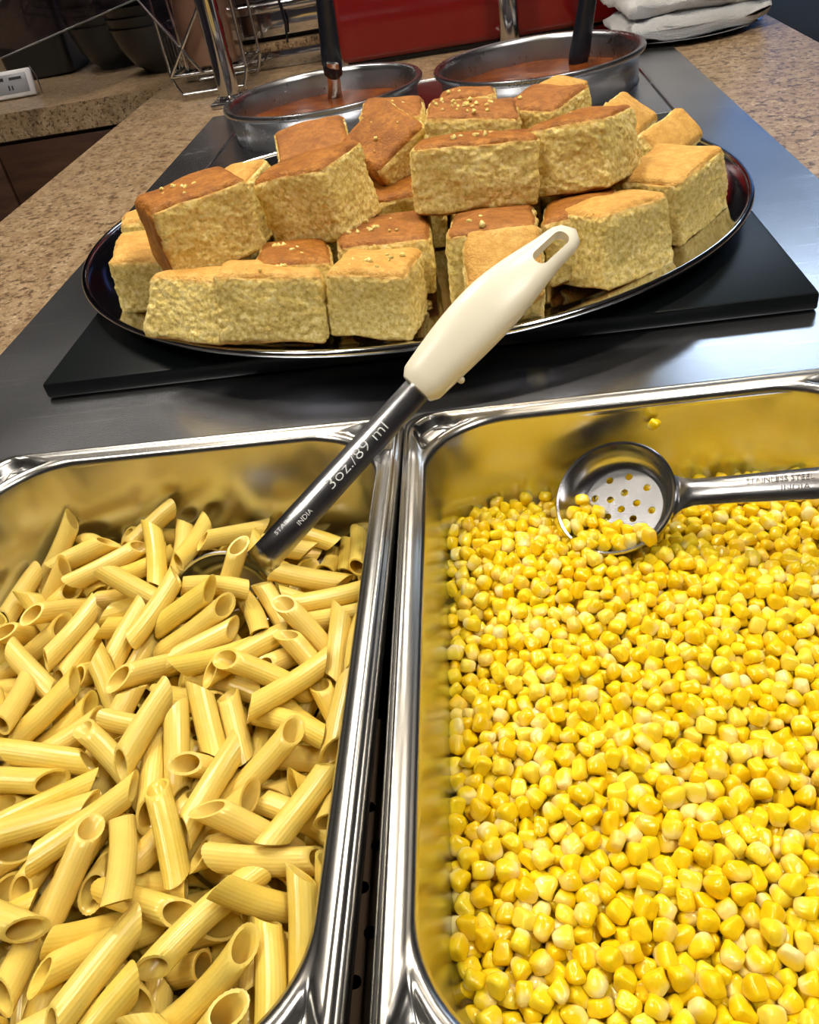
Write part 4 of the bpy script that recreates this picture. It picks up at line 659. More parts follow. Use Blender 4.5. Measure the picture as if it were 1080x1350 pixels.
2,1131,-278,-585,60,45,-145,1,806,-1317,-528,104,75,-168,0,1505,-346,-587,-88,-17,-7,5,2006,-1339,-584,-40,57,105,0,254,-1792,-531,154,-1,-34,4,2201,-2307,-592,-70,17,17,
1,1091,-3057,-576,-101,-61,32,4,1664,-373,-587,108,18,-18,1,1766,-2265,-588,-67,-17,49,5,398,-1822,-580,-83,2,19,2,1121,-2257,-552,-53,21,14,5,2199,-2165,-578,-29,46,35,
4,1895,-2363,-587,-108,-18,17,2,1537,-3232,-588,-70,19,41,0,1780,-2771,-573,-128,2,-134,1,2246,-239,-570,-27,-41,168,4,1501,-3088,-583,87,63,-16,5,1373,-1247,-526,-59,-56,-60,
0,2052,-660,-590,71,16,-144,1,1280,-1163,-529,-151,14,60,0,1632,-636,-590,-71,16,121,4,741,-2861,-533,-84,5,-39,4,1871,-3039,-548,-93,-40,6,0,2390,-2357,-590,71,-16,139,
4,1347,-948,-592,-70,-17,-9,1,1446,-1394,-521,-65,-15,5,0,1033,-648,-467,33,-49,-65,3,291,-718,-570,-164,-64,0,4,2226,-1044,-533,42,14,89,4,613,-424,-573,-161,9,155,
4,516,-1395,-588,54,48,155,2,2171,-1648,-579,127,-60,-110,5,908,-2114,-583,79,20,-98,1,591,-812,-584,-45,-53,7,5,1121,-2409,-576,-180,0,66,5,2093,-940,-527,-74,19,-27,
1,1866,-979,-525,-76,15,62,2,1502,-190,-548,-7,17,-157,3,1679,-1249,-579,-79,-43,67,3,1797,-565,-591,71,14,168,1,1892,-934,-569,-160,31,133,5,2115,-2687,-558,110,-8,104,
4,1541,-2920,-574,146,4,-137,4,1970,-3114,-592,70,17,-11,4,1548,-2552,-545,-35,-48,-68,0,401,-2158,-585,106,-16,161,2,332,-365,-573,5,-46,-98,5,1379,-222,-586,66,-18,-13,
1,2112,-552,-588,-67,-17,-16,2,606,-2713,-588,70,19,-144,0,2203,-352,-571,-150,-54,123,5,798,-1832,-584,43,56,17,3,1956,-3275,-591,-71,14,77,2,2107,-3049,-586,-49,-58,177,
3,873,-1631,-586,107,-14,21,5,1774,-794,-510,117,60,-81,1,1294,-2860,-588,-67,-17,144,4,405,-601,-592,-70,-17,-82,2,1076,-996,-555,98,13,-171,1,2303,-1980,-582,-97,-18,163,
5,2456,-2059,-581,55,-60,122,0,382,-2746,-579,-118,15,-55,1,1094,-617,-579,-64,59,-131,1,1420,-2885,-581,36,-53,-1,4,2293,-2187,-592,-69,17,169,0,2071,-2659,-590,-71,-16,110,
5,1721,-2123,-533,80,-8,178,1,2048,-3017,-545,107,-54,-168,3,1516,-1589,-570,-149,-58,-98,3,1643,-1484,-578,-3,-61,20,3,1774,-3014,-591,71,-14,-162,4,1735,-1692,-581,30,44,92,
1,905,-1223,-582,-110,-17,-56,2,2453,-1207,-588,-70,17,-152,5,1537,-768,-546,113,8,-17,3,1471,-1542,-588,67,-22,-180,5,2227,-2936,-586,66,-19,-4,0,1219,-1415,-590,-71,-16,-78,
0,839,-1994,-590,-71,16,9,4,1510,-1020,-589,-63,-34,82,3,879,-1431,-586,106,14,164,3,435,-1659,-588,84,15,103,0,1857,-1241,-581,-112,-18,-100,2,1658,-2873,-586,-49,58,43,
5,993,-552,-441,23,-34,-60,2,1579,-1649,-572,-145,51,-55,3,340,-2095,-591,71,-14,65,1,2391,-1892,-588,67,17,-10,1,1733,-361,-576,-131,-55,61,2,513,-2716,-579,55,13,132,
3,639,-1025,-574,132,55,20,2,1718,-266,-581,-89,65,-124,5,2081,-1682,-517,-61,5,-8,4,2327,-1604,-547,50,-61,162,3,1132,-2966,-587,88,-15,-145,1,1026,-1312,-560,68,6,-172,
5,968,-450,-586,65,-21,70,0,1639,-223,-532,-40,1,-12,5,325,-2611,-585,-66,-4,-175,2,1070,-314,-585,42,-61,67,4,1533,-1201,-548,51,-55,104,2,556,-905,-553,114,-17,26,
0,2406,-983,-590,-71,16,35,4,2319,-875,-588,48,-55,44,4,1419,-1885,-567,163,51,29,4,812,-647,-483,85,5,-71,3,2449,-634,-586,-107,-14,34,3,1666,-2719,-591,70,-15,-151,
1,1822,-1136,-457,-2,-3,43,5,657,-2494,-578,-114,-23,78,5,260,-2329,-573,15,-2,93,4,1970,-2488,-580,40,13,-160,1,2002,-2880,-577,0,0,-178,1,1139,-209,-583,57,-38,137,
1,1940,-1374,-581,-110,10,-174,4,1011,-484,-419,-92,-47,93,2,1321,-1801,-578,134,-63,141,1,620,-2166,-545,33,52,-93,1,1300,-1586,-583,86,-18,160,0,2158,-2743,-588,-68,-24,161,
3,868,-1076,-526,134,-4,21,2,303,-1078,-586,47,-60,46,4,983,-648,-552,4,-15,-121,2,1267,-2549,-588,70,-19,-76,1,709,-1720,-583,-44,-53,-33,2,383,-1217,-586,51,-56,56,
2,2266,-1369,-585,81,20,-10,0,1671,-1402,-585,-106,-16,-179,5,405,-754,-577,-132,-58,57,0,1974,-1449,-552,-32,-10,-64,1,675,-2202,-587,67,11,-49,1,1756,-1400,-584,-45,-53,102,
2,825,-1183,-568,138,14,74,1,1629,-798,-577,-180,0,-144,1,1943,-349,-583,-45,-53,-15,2,1915,-2136,-588,-70,19,-160,4,1773,-1522,-582,125,53,-42,3,1473,-1851,-576,-123,47,-152,
0,1579,-2211,-538,106,-21,-102,4,1647,-1590,-592,-70,-17,67,2,1249,-1065,-570,-165,-58,-105,3,576,-2467,-586,107,14,-172,2,1227,-2614,-579,-110,31,89,3,1486,-2043,-574,-23,31,-101,
1,1952,-981,-549,9,-1,22,3,1057,-472,-530,-73,13,-133,0,611,-2605,-585,-51,-54,-153,1,1211,-1749,-584,-60,33,-64,3,582,-3098,-532,72,-14,-124,4,579,-3093,-592,70,-17,103,
4,2245,-1497,-525,147,12,-139,1,666,-1189,-576,-120,58,-162,3,884,-1204,-519,150,-13,-132,2,823,-1352,-585,55,52,10,2,1790,-2884,-533,23,-53,141,5,1309,-890,-478,39,-60,6,
1,883,-893,-582,110,-17,160,4,246,-1546,-588,48,-55,53,2,977,-561,-521,120,-4,-19,5,1010,-2417,-553,172,-9,143,1,1853,-1767,-587,-67,12,88,2,502,-2246,-551,165,34,131,
2,2453,-2227,-586,-49,58,-35,1,2155,-1074,-588,-67,-17,70,1,2320,-355,-588,-67,17,1,2,2168,-2870,-588,-70,-19,-173,2,701,-1307,-588,70,19,98,3,1219,-1578,-588,-82,-15,-157,
2,749,-2245,-587,70,-8,-151,5,2124,-2489,-571,133,20,131,5,2401,-2767,-582,80,14,76,3,1860,-2799,-591,-71,-14,-48,0,477,-2984,-590,71,-16,28,4,1051,-2297,-548,73,-47,-66,
0,1097,-1342,-590,70,19,-109,0,2465,-2551,-590,71,-16,-122,3,1162,-653,-431,0,63,-45,5,1620,-1040,-584,43,-56,-131,0,1923,-2265,-534,73,6,-64,2,1963,-258,-588,-70,19,-47,
5,1999,-3205,-580,111,-19,-109,3,1539,-2333,-582,42,-53,-167,0,1919,-630,-590,-71,16,-142,5,2387,-899,-569,-157,-10,70,4,2062,-882,-562,-86,-15,-48,5,815,-1109,-581,35,-51,-115,
3,1576,-2710,-591,71,-13,25,0,979,-698,-440,69,-38,-144,3,449,-1075,-576,-180,0,104,5,604,-962,-586,66,-19,-10,0,1903,-1699,-590,73,-16,-44,2,423,-2333,-588,-70,19,-141,
3,2467,-2925,-591,71,14,-175,1,2095,-190,-571,-166,-73,-44,4,2459,-725,-582,128,57,-123,0,1987,-2676,-586,-97,17,24,4,1956,-2077,-592,-70,17,10,3,1793,-3140,-572,-9,40,141,
2,2213,-1885,-530,-34,18,102,1,2363,-2050,-588,67,-17,56,4,1474,-555,-582,-128,57,30,5,1132,-2114,-574,132,48,88,0,1001,-2346,-585,50,54,-177,1,867,-1803,-512,-107,-17,-163,
2,2451,-1710,-582,-105,-20,118,5,1555,-2062,-573,-8,9,-62,4,1151,-2650,-587,-108,18,49,2,802,-1772,-526,26,60,-59,4,1205,-3197,-582,-129,-58,-101,5,1708,-3213,-586,-66,-19,-89,
2,629,-2963,-583,-61,30,103,4,1363,-2206,-592,-70,17,-42,0,724,-2549,-522,71,-11,-143,0,573,-2382,-590,-71,-16,36,2,968,-1076,-508,-84,30,148,3,240,-664,-585,107,15,34,
0,510,-935,-591,71,-16,-101,2,2201,-1398,-558,-29,24,-158,1,1846,-1674,-538,79,-1,-175,3,1647,-2979,-542,-128,12,77,2,1429,-2488,-569,108,-16,-8,5,433,-1009,-533,-50,-1,-34,
0,1095,-1868,-589,-69,22,21,5,685,-1566,-514,-39,-56,-148,0,1554,-1149,-590,71,14,52,5,2285,-2490,-577,132,58,3,1,1697,-2298,-563,108,-44,-118,1,1404,-2106,-557,167,-68,22,
4,364,-1676,-579,180,0,86,0,360,-3086,-585,50,-54,132,5,253,-971,-574,178,67,-178,5,1416,-2356,-529,-86,-8,-6,4,1536,-1894,-510,-17,43,-6,3,1655,-976,-476,-166,49,-109,
1,433,-2617,-535,59,8,-141,5,1881,-542,-577,-132,-58,11,1,2431,-2668,-522,-88,-58,152,3,1047,-552,-567,1,6,168,1,680,-3092,-588,67,-17,90,1,2455,-1407,-583,-68,29,-178,
1,945,-2454,-552,-119,8,119,1,1142,-939,-582,95,-18,-32,5,1633,-2651,-577,-98,32,81,4,1174,-2564,-582,128,57,-52,1,258,-506,-582,110,-17,11,5,1216,-724,-573,6,-13,92,
0,627,-926,-532,-55,8,57,5,1039,-2540,-543,-149,54,-97,4,2372,-1819,-592,70,17,-120,1,827,-2650,-582,-110,17,150,3,2079,-1820,-582,46,-50,91,4,1153,-1079,-522,35,29,-15,
4,975,-815,-587,-104,18,53,0,2462,-1992,-557,-126,80,-124,2,2028,-1006,-527,-72,26,9,2,2472,-1717,-514,126,56,-144,3,2103,-3210,-586,101,14,6,0,1815,-488,-590,71,-16,-110,
5,634,-1257,-586,-66,18,-140,4,2116,-2022,-586,-24,63,-50,4,848,-838,-551,93,-61,149,1,1555,-2469,-521,113,-24,-25,3,2111,-2753,-534,-53,13,-95,4,2249,-2032,-554,-3,4,-161,
0,1214,-1143,-519,-127,6,20,0,378,-2053,-541,-110,56,36,2,1374,-2160,-529,-43,-18,76,1,1561,-200,-514,-36,-36,139,4,2271,-1885,-511,-5,3,-28,4,1725,-2878,-575,128,-35,167,
2,2315,-1351,-543,74,-20,-111,3,668,-2557,-574,-29,27,177,4,300,-1502,-592,-70,17,-82,1,243,-1046,-577,-77,-47,-34,2,1840,-1408,-523,-48,12,-142,2,2189,-571,-588,-70,-19,-77,
4,555,-2423,-548,79,-60,-56,1,2232,-2960,-513,41,-54,-45,3,617,-579,-588,-86,-15,-66,3,1977,-2209,-569,-93,82,-134,5,1273,-1743,-544,-2,-33,-82,1,1116,-2308,-515,119,63,-16,
2,1506,-1672,-545,-110,55,-95,2,1274,-294,-588,-70,19,165,5,2256,-2250,-577,-132,58,179,1,980,-3235,-570,-171,-17,-148,3,2373,-1372,-591,71,-14,101,2,1646,-1832,-507,32,-29,-53,
4,872,-606,-483,-2,34,45,4,1901,-2102,-544,90,-14,-110,2,1691,-1848,-584,-30,-65,73,5,2241,-1214,-538,-153,-63,-32,4,708,-468,-531,-90,-50,-31,2,719,-1255,-517,42,23,180,
0,2022,-1653,-570,146,43,-65,2,548,-479,-586,-49,-58,-100,2,1425,-1165,-544,74,25,-35,5,1510,-1779,-528,76,-65,164,2,658,-656,-588,-70,-19,168,5,1430,-2278,-522,-96,-66,-110,
3,1310,-2222,-540,103,-13,130,1,934,-1397,-528,-101,-13,138,4,690,-968,-532,68,15,-81,4,2157,-3148,-521,70,-20,-17,0,2274,-1148,-590,71,16,-32,0,1602,-1363,-590,71,-16,63,
2,633,-830,-531,31,24,-99,0,808,-1624,-565,-33,-29,141,4,2035,-2368,-582,-56,-69,-120,2,1730,-2950,-528,68,21,-127,2,430,-2427,-549,70,-32,14,4,1680,-1730,-578,-180,0,125,
0,2025,-1890,-558,-20,1,27,4,329,-892,-529,-57,14,170,4,754,-1080,-588,-45,-57,77,3,758,-1187,-528,119,-6,-87,1,1415,-208,-525,-72,8,55,4,2074,-2093,-541,39,2,149,
5,1714,-1365,-527,-90,37,131,0,1691,-3142,-590,-71,-16,78,4,1987,-633,-550,-62,-10,141,1,1251,-2678,-529,-63,-1,10,2,1638,-2910,-525,-70,41,80,4,1939,-732,-524,18,-32,-80,
4,2244,-1656,-588,46,56,81,3,1338,-2502,-591,71,8,-178,3,2489,-2669,-516,2,-16,104,1,1026,-1599,-520,177,38,-120,2,1241,-2223,-570,-3,39,170,2,1485,-3229,-535,26,37,131,
5,945,-1907,-547,-55,-67,-84,5,2225,-829,-529,25,9,34,3,1563,-1951,-530,-151,65,-177,1,685,-2954,-537,95,4,-139,0,1502,-1269,-537,-71,36,-103,4,1133,-3001,-538,60,-35,-47,
1,1982,-779,-583,45,53,96,4,1661,-521,-573,-145,-67,-80,4,1889,-1741,-527,-51,53,136,2,2337,-3165,-588,-70,-19,61,1,1961,-2376,-576,34,32,-86,2,710,-561,-580,-127,60,17,
2,1989,-406,-572,133,44,42,1,2301,-2447,-517,80,-42,-151,4,1888,-2695,-530,71,71,-114,2,1612,-3254,-568,1,-21,-77,2,1156,-1734,-553,-18,3,-135,3,1824,-2206,-586,107,-14,16,
0,1959,-2005,-573,0,0,50,4,2385,-744,-587,-102,18,-40,3,1814,-2978,-532,61,-11,107,3,445,-1590,-576,0,0,-3,5,1296,-729,-586,67,11,-109,4,893,-270,-588,-48,55,67,
4,686,-1892,-536,57,4,150,5,577,-1692,-523,37,-71,44,1,1973,-3292,-521,-173,-43,34,0,1857,-1333,-532,-51,-9,-139,3,1802,-3205,-591,-71,14,106,2,1938,-2594,-580,105,65,39,
5,428,-835,-568,-34,-17,63,1,317,-1247,-573,10,27,72,3,1743,-960,-467,80,8,28,3,2404,-2244,-534,-40,28,52,3,2040,-3159,-577,-25,53,102,4,2188,-2527,-588,-48,55,163,
2,2170,-1386,-460,-119,-43,-113,4,1447,-210,-588,48,55,159,0,944,-403,-528,22,-73,136,5,1769,-652,-580,-111,17,1,4,457,-707,-547,-59,-38,127,0,2269,-2708,-532,-104,23,-78,
0,575,-830,-454,23,40,-156,0,485,-337,-590,71,16,2,3,2357,-2499,-570,5,-21,33,2,1512,-2863,-567,137,3,178,2,1001,-2694,-569,-12,1,-155,0,364,-679,-578,-125,-55,20,
2,1856,-619,-576,-120,42,92,5,2364,-998,-534,-29,22,-59,4,2167,-3007,-573,91,6,-45,4,2289,-1012,-577,-3,-5,-64,3,504,-1207,-575,-124,-37,-57,0,2211,-442,-559,-32,-1,-145,
3,245,-899,-545,51,45,179,5,1721,-1469,-562,-44,-23,-157,0,2483,-2848,-573,-28,32,-162,5,1328,-1791,-515,-67,-24,168,4,966,-1711,-560,172,-31,-36,4,2188,-2598,-582,114,-37,-126,
4,1189,-2892,-536,73,-65,-74,5,1575,-3034,-547,2,1,-54,4,1787,-2368,-534,74,7,82,0,2090,-1446,-583,-108,23,-17,3,2278,-1537,-546,28,15,15,1,508,-1073,-537,-22,-36,-120,
1,1721,-619,-529,21,-41,-143,4,1769,-430,-550,-64,-17,-155,0,1800,-1735,-529,-103,0,57,1,1693,-1061,-588,-67,-17,-139,2,1131,-1522,-576,137,58,3,3,1377,-2783,-572,-6,38,7,
2,1779,-941,-529,70,21,-108,1,452,-1377,-553,124,40,24,1,2071,-1983,-551,-44,53,-6,3,2076,-1621,-581,59,50,43,3,2220,-1342,-542,149,24,-174,2,1625,-1701,-562,-10,4,-49,
2,518,-511,-491,-157,-81,93,1,465,-2022,-578,109,-30,-24,3,1518,-1114,-551,74,12,109,5,499,-828,-527,-136,2,20,5,1343,-961,-471,38,-12,-91,4,452,-1526,-579,-124,15,-153,
5,605,-1466,-508,100,-25,-109,1,386,-1619,-541,20,58,-51,4,2449,-537,-588,48,-55,23,5,482,-1139,-540,-150,21,92,5,322,-1604,-510,103,64,-33,0,1360,-2552,-548,83,-18,-116,
4,1068,-2883,-567,-159,-65,133,5,1642,-2055,-558,119,45,-23,2,614,-1729,-586,49,-58,-38,2,1236,-2388,-586,-49,58,-76,2,1044,-3206,-570,16,-31,-124,3,1224,-697,-427,-20,25,14,
5,1493,-2585,-537,31,7,-154,5,1192,-804,-586,-66,19,77,4,1337,-3133,-582,-117,-60,-165,2,1693,-1279,-532,29,21,-157,1,1790,-1877,-527,-72,-21,86,3,962,-2529,-558,-7,-5,-162,
1,755,-1354,-574,-29,16,-163,0,2145,-1613,-533,-58,16,124,4,1208,-1013,-564,80,55,-53,3,1796,-1451,-568,151,-79,-67,2,291,-2391,-588,70,-19,-9,0,1191,-2439,-572,-25,-7,14,
5,2147,-1483,-578,-93,-6,177,3,2357,-2436,-576,-116,46,-72,4,1629,-3119,-554,-16,39,69,5,940,-1296,-549,47,2,36,4,1354,-1695,-530,-58,54,-33,4,1450,-1581,-544,143,6,16,
2,807,-1432,-578,117,-46,-164,1,1513,-451,-512,-19,50,163,3,2454,-1857,-557,64,14,134,4,1453,-2053,-517,-50,-59,129,3,1362,-2045,-577,42,61,-52,0,1602,-958,-585,51,54,34,
1,721,-1637,-539,-108,13,140,2,2108,-2993,-531,-70,-67,-33,5,1256,-2090,-575,37,-14,46,0,1473,-1969,-585,-57,47,167,4,256,-2162,-582,115,-38,8,0,1890,-694,-574,160,67,-41,
3,625,-2670,-529,77,2,-47,3,507,-1567,-550,136,-35,131,2,1243,-3118,-539,-93,17,86,5,2220,-2106,-522,-72,13,-135,5,1817,-2623,-524,-62,-20,-109,1,1921,-1408,-522,-95,37,97,
1,846,-2458,-529,-125,54,-66,0,1167,-2629,-537,62,-2,8,1,462,-2930,-546,-135,75,7,3,874,-2084,-509,-178,79,44,2,600,-3293,-588,-70,19,-74,3,689,-2229,-528,-95,29,-120,
2,770,-2019,-577,153,-69,-17,1,845,-2927,-532,-48,-21,127,4,2146,-1963,-580,41,12,16,0,659,-1783,-579,96,-46,-58,1,1114,-1235,-541,-51,-11,126,5,1045,-2920,-516,-25,-27,-126,
1,2020,-196,-576,123,46,72,3,837,-808,-492,-75,0,48,1,2315,-1845,-533,-135,13,16,2,596,-351,-529,-56,-54,1,2,556,-1947,-554,-43,6,80,0,1518,-1347,-492,123,-28,-132,
3,909,-475,-571,152,7,-37,5,1133,-1953,-521,80,4,-53,2,269,-2563,-583,58,-39,20,1,544,-1160,-549,8,23,11,1,1817,-2547,-546,-103,-42,149,4,1757,-1995,-582,72,-68,-130,
0,947,-1834,-510,49,19,-116,4,2108,-826,-561,6,1,105,4,1287,-549,-588,-48,55,45,5,1635,-1548,-529,132,50,-145,0,538,-2652,-518,-50,-31,5,0,2347,-703,-545,-100,26,173,
0,879,-2736,-583,56,37,159,1,1776,-228,-532,137,32,1,2,1429,-686,-573,-22,41,123,3,2450,-2992,-577,-38,34,-22,3,1993,-2634,-541,-59,20,84,4,700,-1046,-580,-40,-31,-50,
3,1381,-773,-591,-71,-14,26,1,900,-1682,-548,-86,48,-102,4,664,-3026,-587,108,18,-88,5,1139,-1887,-554,-121,53,-101,3,2263,-313,-583,50,49,-89,3,1523,-484,-591,71,14,146,
3,1354,-1311,-584,-59,-38,97,2,895,-2651,-566,5,19,45,2,562,-304,-586,-49,-58,-99,5,2400,-511,-536,-30,13,52,1,684,-3287,-577,-180,0,81,3,2326,-1428,-557,-87,-19,-72,
5,1953,-460,-534,-46,-70,43,4,818,-2141,-540,84,-5,-167,0,1382,-1113,-512,14,50,-12,3,1226,-1933,-539,142,-31,152,0,1613,-1766,-579,88,60,-62,4,1374,-1431,-529,-51,57,25,
1,824,-1192,-486,23,7,-17,1,1602,-1431,-563,10,-14,-34,2,1265,-2744,-554,54,-16,-20,5,943,-1523,-534,-34,-20,128,2,2111,-1158,-586,-49,58,-153,5,2450,-793,-543,51,1,32,
4,1774,-2325,-568,-140,28,-115,3,228,-739,-546,6,-24,109,2,2328,-2620,-586,49,58,-31,2,948,-608,-584,-86,-21,99,2,581,-2538,-561,102,5,69,3,1594,-1035,-504,34,-39,-143,
4,2280,-336,-524,115,22,-41,1,299,-483,-535,-32,21,124,1,2088,-1037,-548,-83,-2,-165,3,1053,-2370,-526,65,7,66,0,1199,-2510,-569,151,-7,-166,0,1612,-826,-503,47,-53,-157,
5,1859,-1009,-579,-113,-19,-103,5,1254,-1815,-574,-15,34,-52,1,1411,-741,-527,-25,34,124,1,928,-3006,-584,83,18,107,5,593,-1328,-572,4,-31,6,5,1604,-1115,-541,58,-77,-136,
2,813,-395,-586,49,-58,169,1,1554,-698,-525,-18,-41,-11,2,2019,-2463,-528,-67,-20,138,3,1002,-1960,-535,85,-4,-4,4,345,-2605,-524,-92,-29,-103,3,1016,-772,-531,-71,18,-34,
4,1121,-2708,-588,48,-55,135,5,319,-2266,-542,65,-5,28,0,701,-2456,-526,-81,-8,-18,3,947,-3301,-578,-3,61,-160,2,1702,-415,-537,-92,0,25,4,1966,-570,-591,-70,14,-30,
1,2061,-1376,-544,-43,-15,18,3,946,-2165,-570,141,20,1,3,1663,-2590,-584,54,-45,-122,4,2046,-2728,-547,-42,60,49,5,1746,-996,-584,44,56,81,2,2333,-1305,-588,70,19,114,
3,2082,-2843,-527,-120,29,49,4,1758,-305,-526,65,-6,99,3,1353,-1885,-552,-49,46,-130,5,1539,-1228,-483,59,-3,-109,0,672,-2044,-540,48,-13,56,0,1022,-893,-476,76,2,27,
2,1858,-1594,-535,-12,53,-158,3,1242,-1602,-533,-78,-11,-129,3,1654,-1619,-523,-37,0,-163,2,700,-2156,-551,45,14,-124,2,1056,-1022,-502,-52,-51,-1,1,483,-934,-526,65,-16,-93,
5,2344,-2792,-532,62,-27,146,0,392,-3175,-495,-119,-6,81,5,1070,-773,-433,43,-47,117,2,1171,-1558,-540,-87,-21,-60,3,902,-539,-548,101,-27,96,4,711,-221,-587,-41,58,37,
4,1058,-2132,-582,-49,-14,-51,0,2412,-2108,-557,-9,4,-134,3,2210,-2888,-537,107,-2,124,4,644,-1681,-553,155,-71,17,5,1504,-2191,-575,1,-3,-111,2,1838,-2828,-542,10,-64,125,
0,2330,-424,-577,-33,-74,81,1,1119,-1363,-538,-54,20,-12,3,708,-823,-591,-71,14,78,0,1163,-802,-419,93,31,-119,4,681,-1308,-532,60,-19,30,1,1028,-619,-583,-48,-50,-55,
0,1060,-719,-458,95,47,-103,1,576,-2891,-560,56,-41,-137,1,256,-1872,-575,-31,8,-32,1,302,-1692,-568,171,-62,95,2,1031,-1385,-537,71,18,110,5,900,-1004,-518,21,56,135,
5,2383,-2568,-580,104,-20,8,5,1908,-208,-586,66,-18,178,1,1783,-2688,-551,-127,3,113,5,1973,-1111,-573,163,-81,-102,3,1567,-2633,-533,-92,-16,111,2,1833,-1824,-537,9,39,134,
4,1170,-2187,-532,107,-55,-109,4,899,-1963,-565,-163,-80,106,5,1186,-3295,-580,111,-19,-126,2,1906,-3137,-538,96,-5,134,3,536,-1513,-524,60,41,46,2,975,-1785,-550,107,26,119,
4,1099,-2622,-536,89,29,-43,0,1418,-1471,-516,176,1,49,5,385,-1852,-525,-103,18,161,4,1042,-1203,-537,-53,-60,154,1,564,-2297,-549,148,66,75,4,1774,-2025,-518,-177,32,-68,
3,533,-2179,-581,-52,28,-121,3,1313,-1388,-503,-114,22,163,3,1072,-1993,-541,1,61,-81,4,2035,-738,-558,2,-28,139,0,446,-1099,-499,24,-30,170,2,1857,-2338,-544,19,24,56,
0,2187,-2354,-527,-135,12,54,3,2355,-1057,-505,-116,-19,130,2,866,-3167,-526,7,-67,18,3,1313,-1303,-519,60,-16,15,4,1970,-1519,-576,-15,-25,-112,2,347,-2455,-532,-86,27,78,
3,417,-459,-566,-162,-45,52,4,1910,-1241,-542,-57,51,1,1,2351,-3104,-533,34,18,122,4,1748,-2463,-573,160,-36,177,4,1144,-1156,-549,117,-7,145,3,2340,-2705,-575,-5,-3,122,
0,1372,-2282,-580,48,39,153,2,963,-1209,-533,79,-29,-100,1,1834,-2252,-535,-76,22,114,3,1224,-1216,-529,-56,-51,158,2,439,-3076,-570,4,1,-174,0,1700,-930,-575,127,-14,-28,
4,1316,-1048,-578,-127,15,-116,0,1614,-2134,-533,75,-46,148,5,1601,-2710,-527,69,-18,169,5,310,-636,-576,-126,-51,19,0,2165,-3275,-584,46,56,-134,1,1359,-3025,-588,67,17,-132,
5,1362,-2849,-576,88,55,166,2,1410,-1058,-541,-85,38,92,3,1966,-2998,-526,-68,30,96,0,1165,-3300,-503,1,-3,-45,1,1682,-3279,-574,-127,22,98,2,545,-2067,-535,-164,-55,-12,
2,2244,-237,-494,-56,10,-104,3,312,-1373,-573,-12,14,-96,5,1940,-2824,-568,-129,-40,-60,4,2181,-2711,-536,-81,18,-36,1,1567,-2389,-576,131,-54,-57,1,723,-2719,-527,78,43,-171,
0,726,-3118,-535,-119,14,-133,0,2246,-1822,-519,-168,37,-100,5,2176,-1126,-497,63,24,68,4,463,-2776,-586,-108,11,89,0,963,-1451,-569,-148,-9,32,0,901,-2376,-525,-65,-20,-87,
2,1815,-884,-538,54,25,179,2,454,-3128,-524,74,51,-59,4,2314,-2559,-552,129,63,119,1,1965,-1220,-424,-79,-1,150,3,454,-2689,-580,28,-58,51,0,942,-3119,-535,-11,29,59,
3,1896,-2414,-529,-93,-1,-34,4,1552,-296,-529,123,22,-61,1,2111,-2206,-536,-101,52,-89,0,2455,-1638,-574,124,32,172,0,447,-1222,-524,-142,-25,46,1,1320,-3206,-576,128,52,-42,
5,2261,-856,-586,-66,-19,132,3,909,-1576,-571,-5,25,-44,4,930,-2292,-542,-88,3,-151,4,750,-1834,-535,57,72,-61,0,1523,-2724,-527,-124,-19,-111,1,850,-717,-500,67,-5,-81,
3,2265,-1371,-475,-140,-18,-15,5,259,-1940,-573,-12,-33,72,0,2265,-2132,-576,-135,59,-56,5,990,-216,-585,64,-20,-21,3,1030,-687,-548,-99,62,103,4,1905,-1446,-579,42,7,38,
1,716,-2302,-583,45,53,-146,1,1334,-1641,-565,38,27,-90,4,1165,-475,-582,25,-52,81,1,2233,-2261,-504,-162,-37,126,0,757,-2375,-585,-106,-16,9,3,981,-846,-445,101,25,-105,
4,782,-736,-482,24,-15,-137,2,1663,-2237,-527,-153,-7,79,1,1662,-2757,-531,-27,29,148,5,2464,-1274,-527,26,0,-49,3,439,-724,-456,-74,-14,148,1,1118,-682,-470,67,50,-130,
3,1786,-3047,-543,-59,-5,97,5,1446,-3059,-537,71,-13,-122,3,2151,-1703,-534,-106,20,118,5,1504,-2525,-584,62,-30,-91,5,338,-2697,-552,-63,-49,-33,3,613,-2773,-529,-142,20,39,
0,1238,-1421,-519,-37,50,124,0,893,-2874,-578,115,-58,-123,3,949,-705,-509,-87,4,61,0,825,-3222,-575,-141,62,-85,0,1952,-1934,-535,-112,-16,58,5,1770,-2189,-535,77,38,81,
1,2266,-480,-482,177,-6,63,4,460,-510,-540,-99,3,-25,1,329,-1164,-576,131,-55,-99,2,1122,-864,-586,49,58,-83,5,1283,-2505,-541,-64,-6,46,4,383,-2933,-536,-33,18,164,
2,514,-1880,-531,-164,52,-6,1,1906,-1793,-543,33,38,22,4,1818,-1186,-588,-56,45,7,1,1418,-473,-577,180,0,39,0,2026,-1255,-589,71,4,159,5,685,-1129,-538,-131,-72,-81,
4,265,-2102,-592,-70,-17,20,5,1085,-389,-548,115,-48,-49,5,990,-2261,-584,-43,56,148,2,2039,-1926,-503,-41,71,-45,1,802,-2072,-531,6,-41,-153,4,2075,-787,-520,-7,-39,46,
3,1859,-2478,-504,-30,41,-20,3,2366,-333,-523,180,-52,-64,3,1031,-2621,-550,-149,-83,-142,5,1750,-1950,-518,-27,27,171,0,1902,-375,-532,-68,-30,-52,3,918,-626,-527,-58,-23,-20,
4,1055,-918,-587,-60,33,-84,1,2242,-601,-535,73,-6,98,2,2025,-1799,-536,77,-36,-137,0,1355,-856,-590,71,-14,-167,1,1248,-1291,-517,29,15,-94,1,595,-1100,-535,-96,50,81,
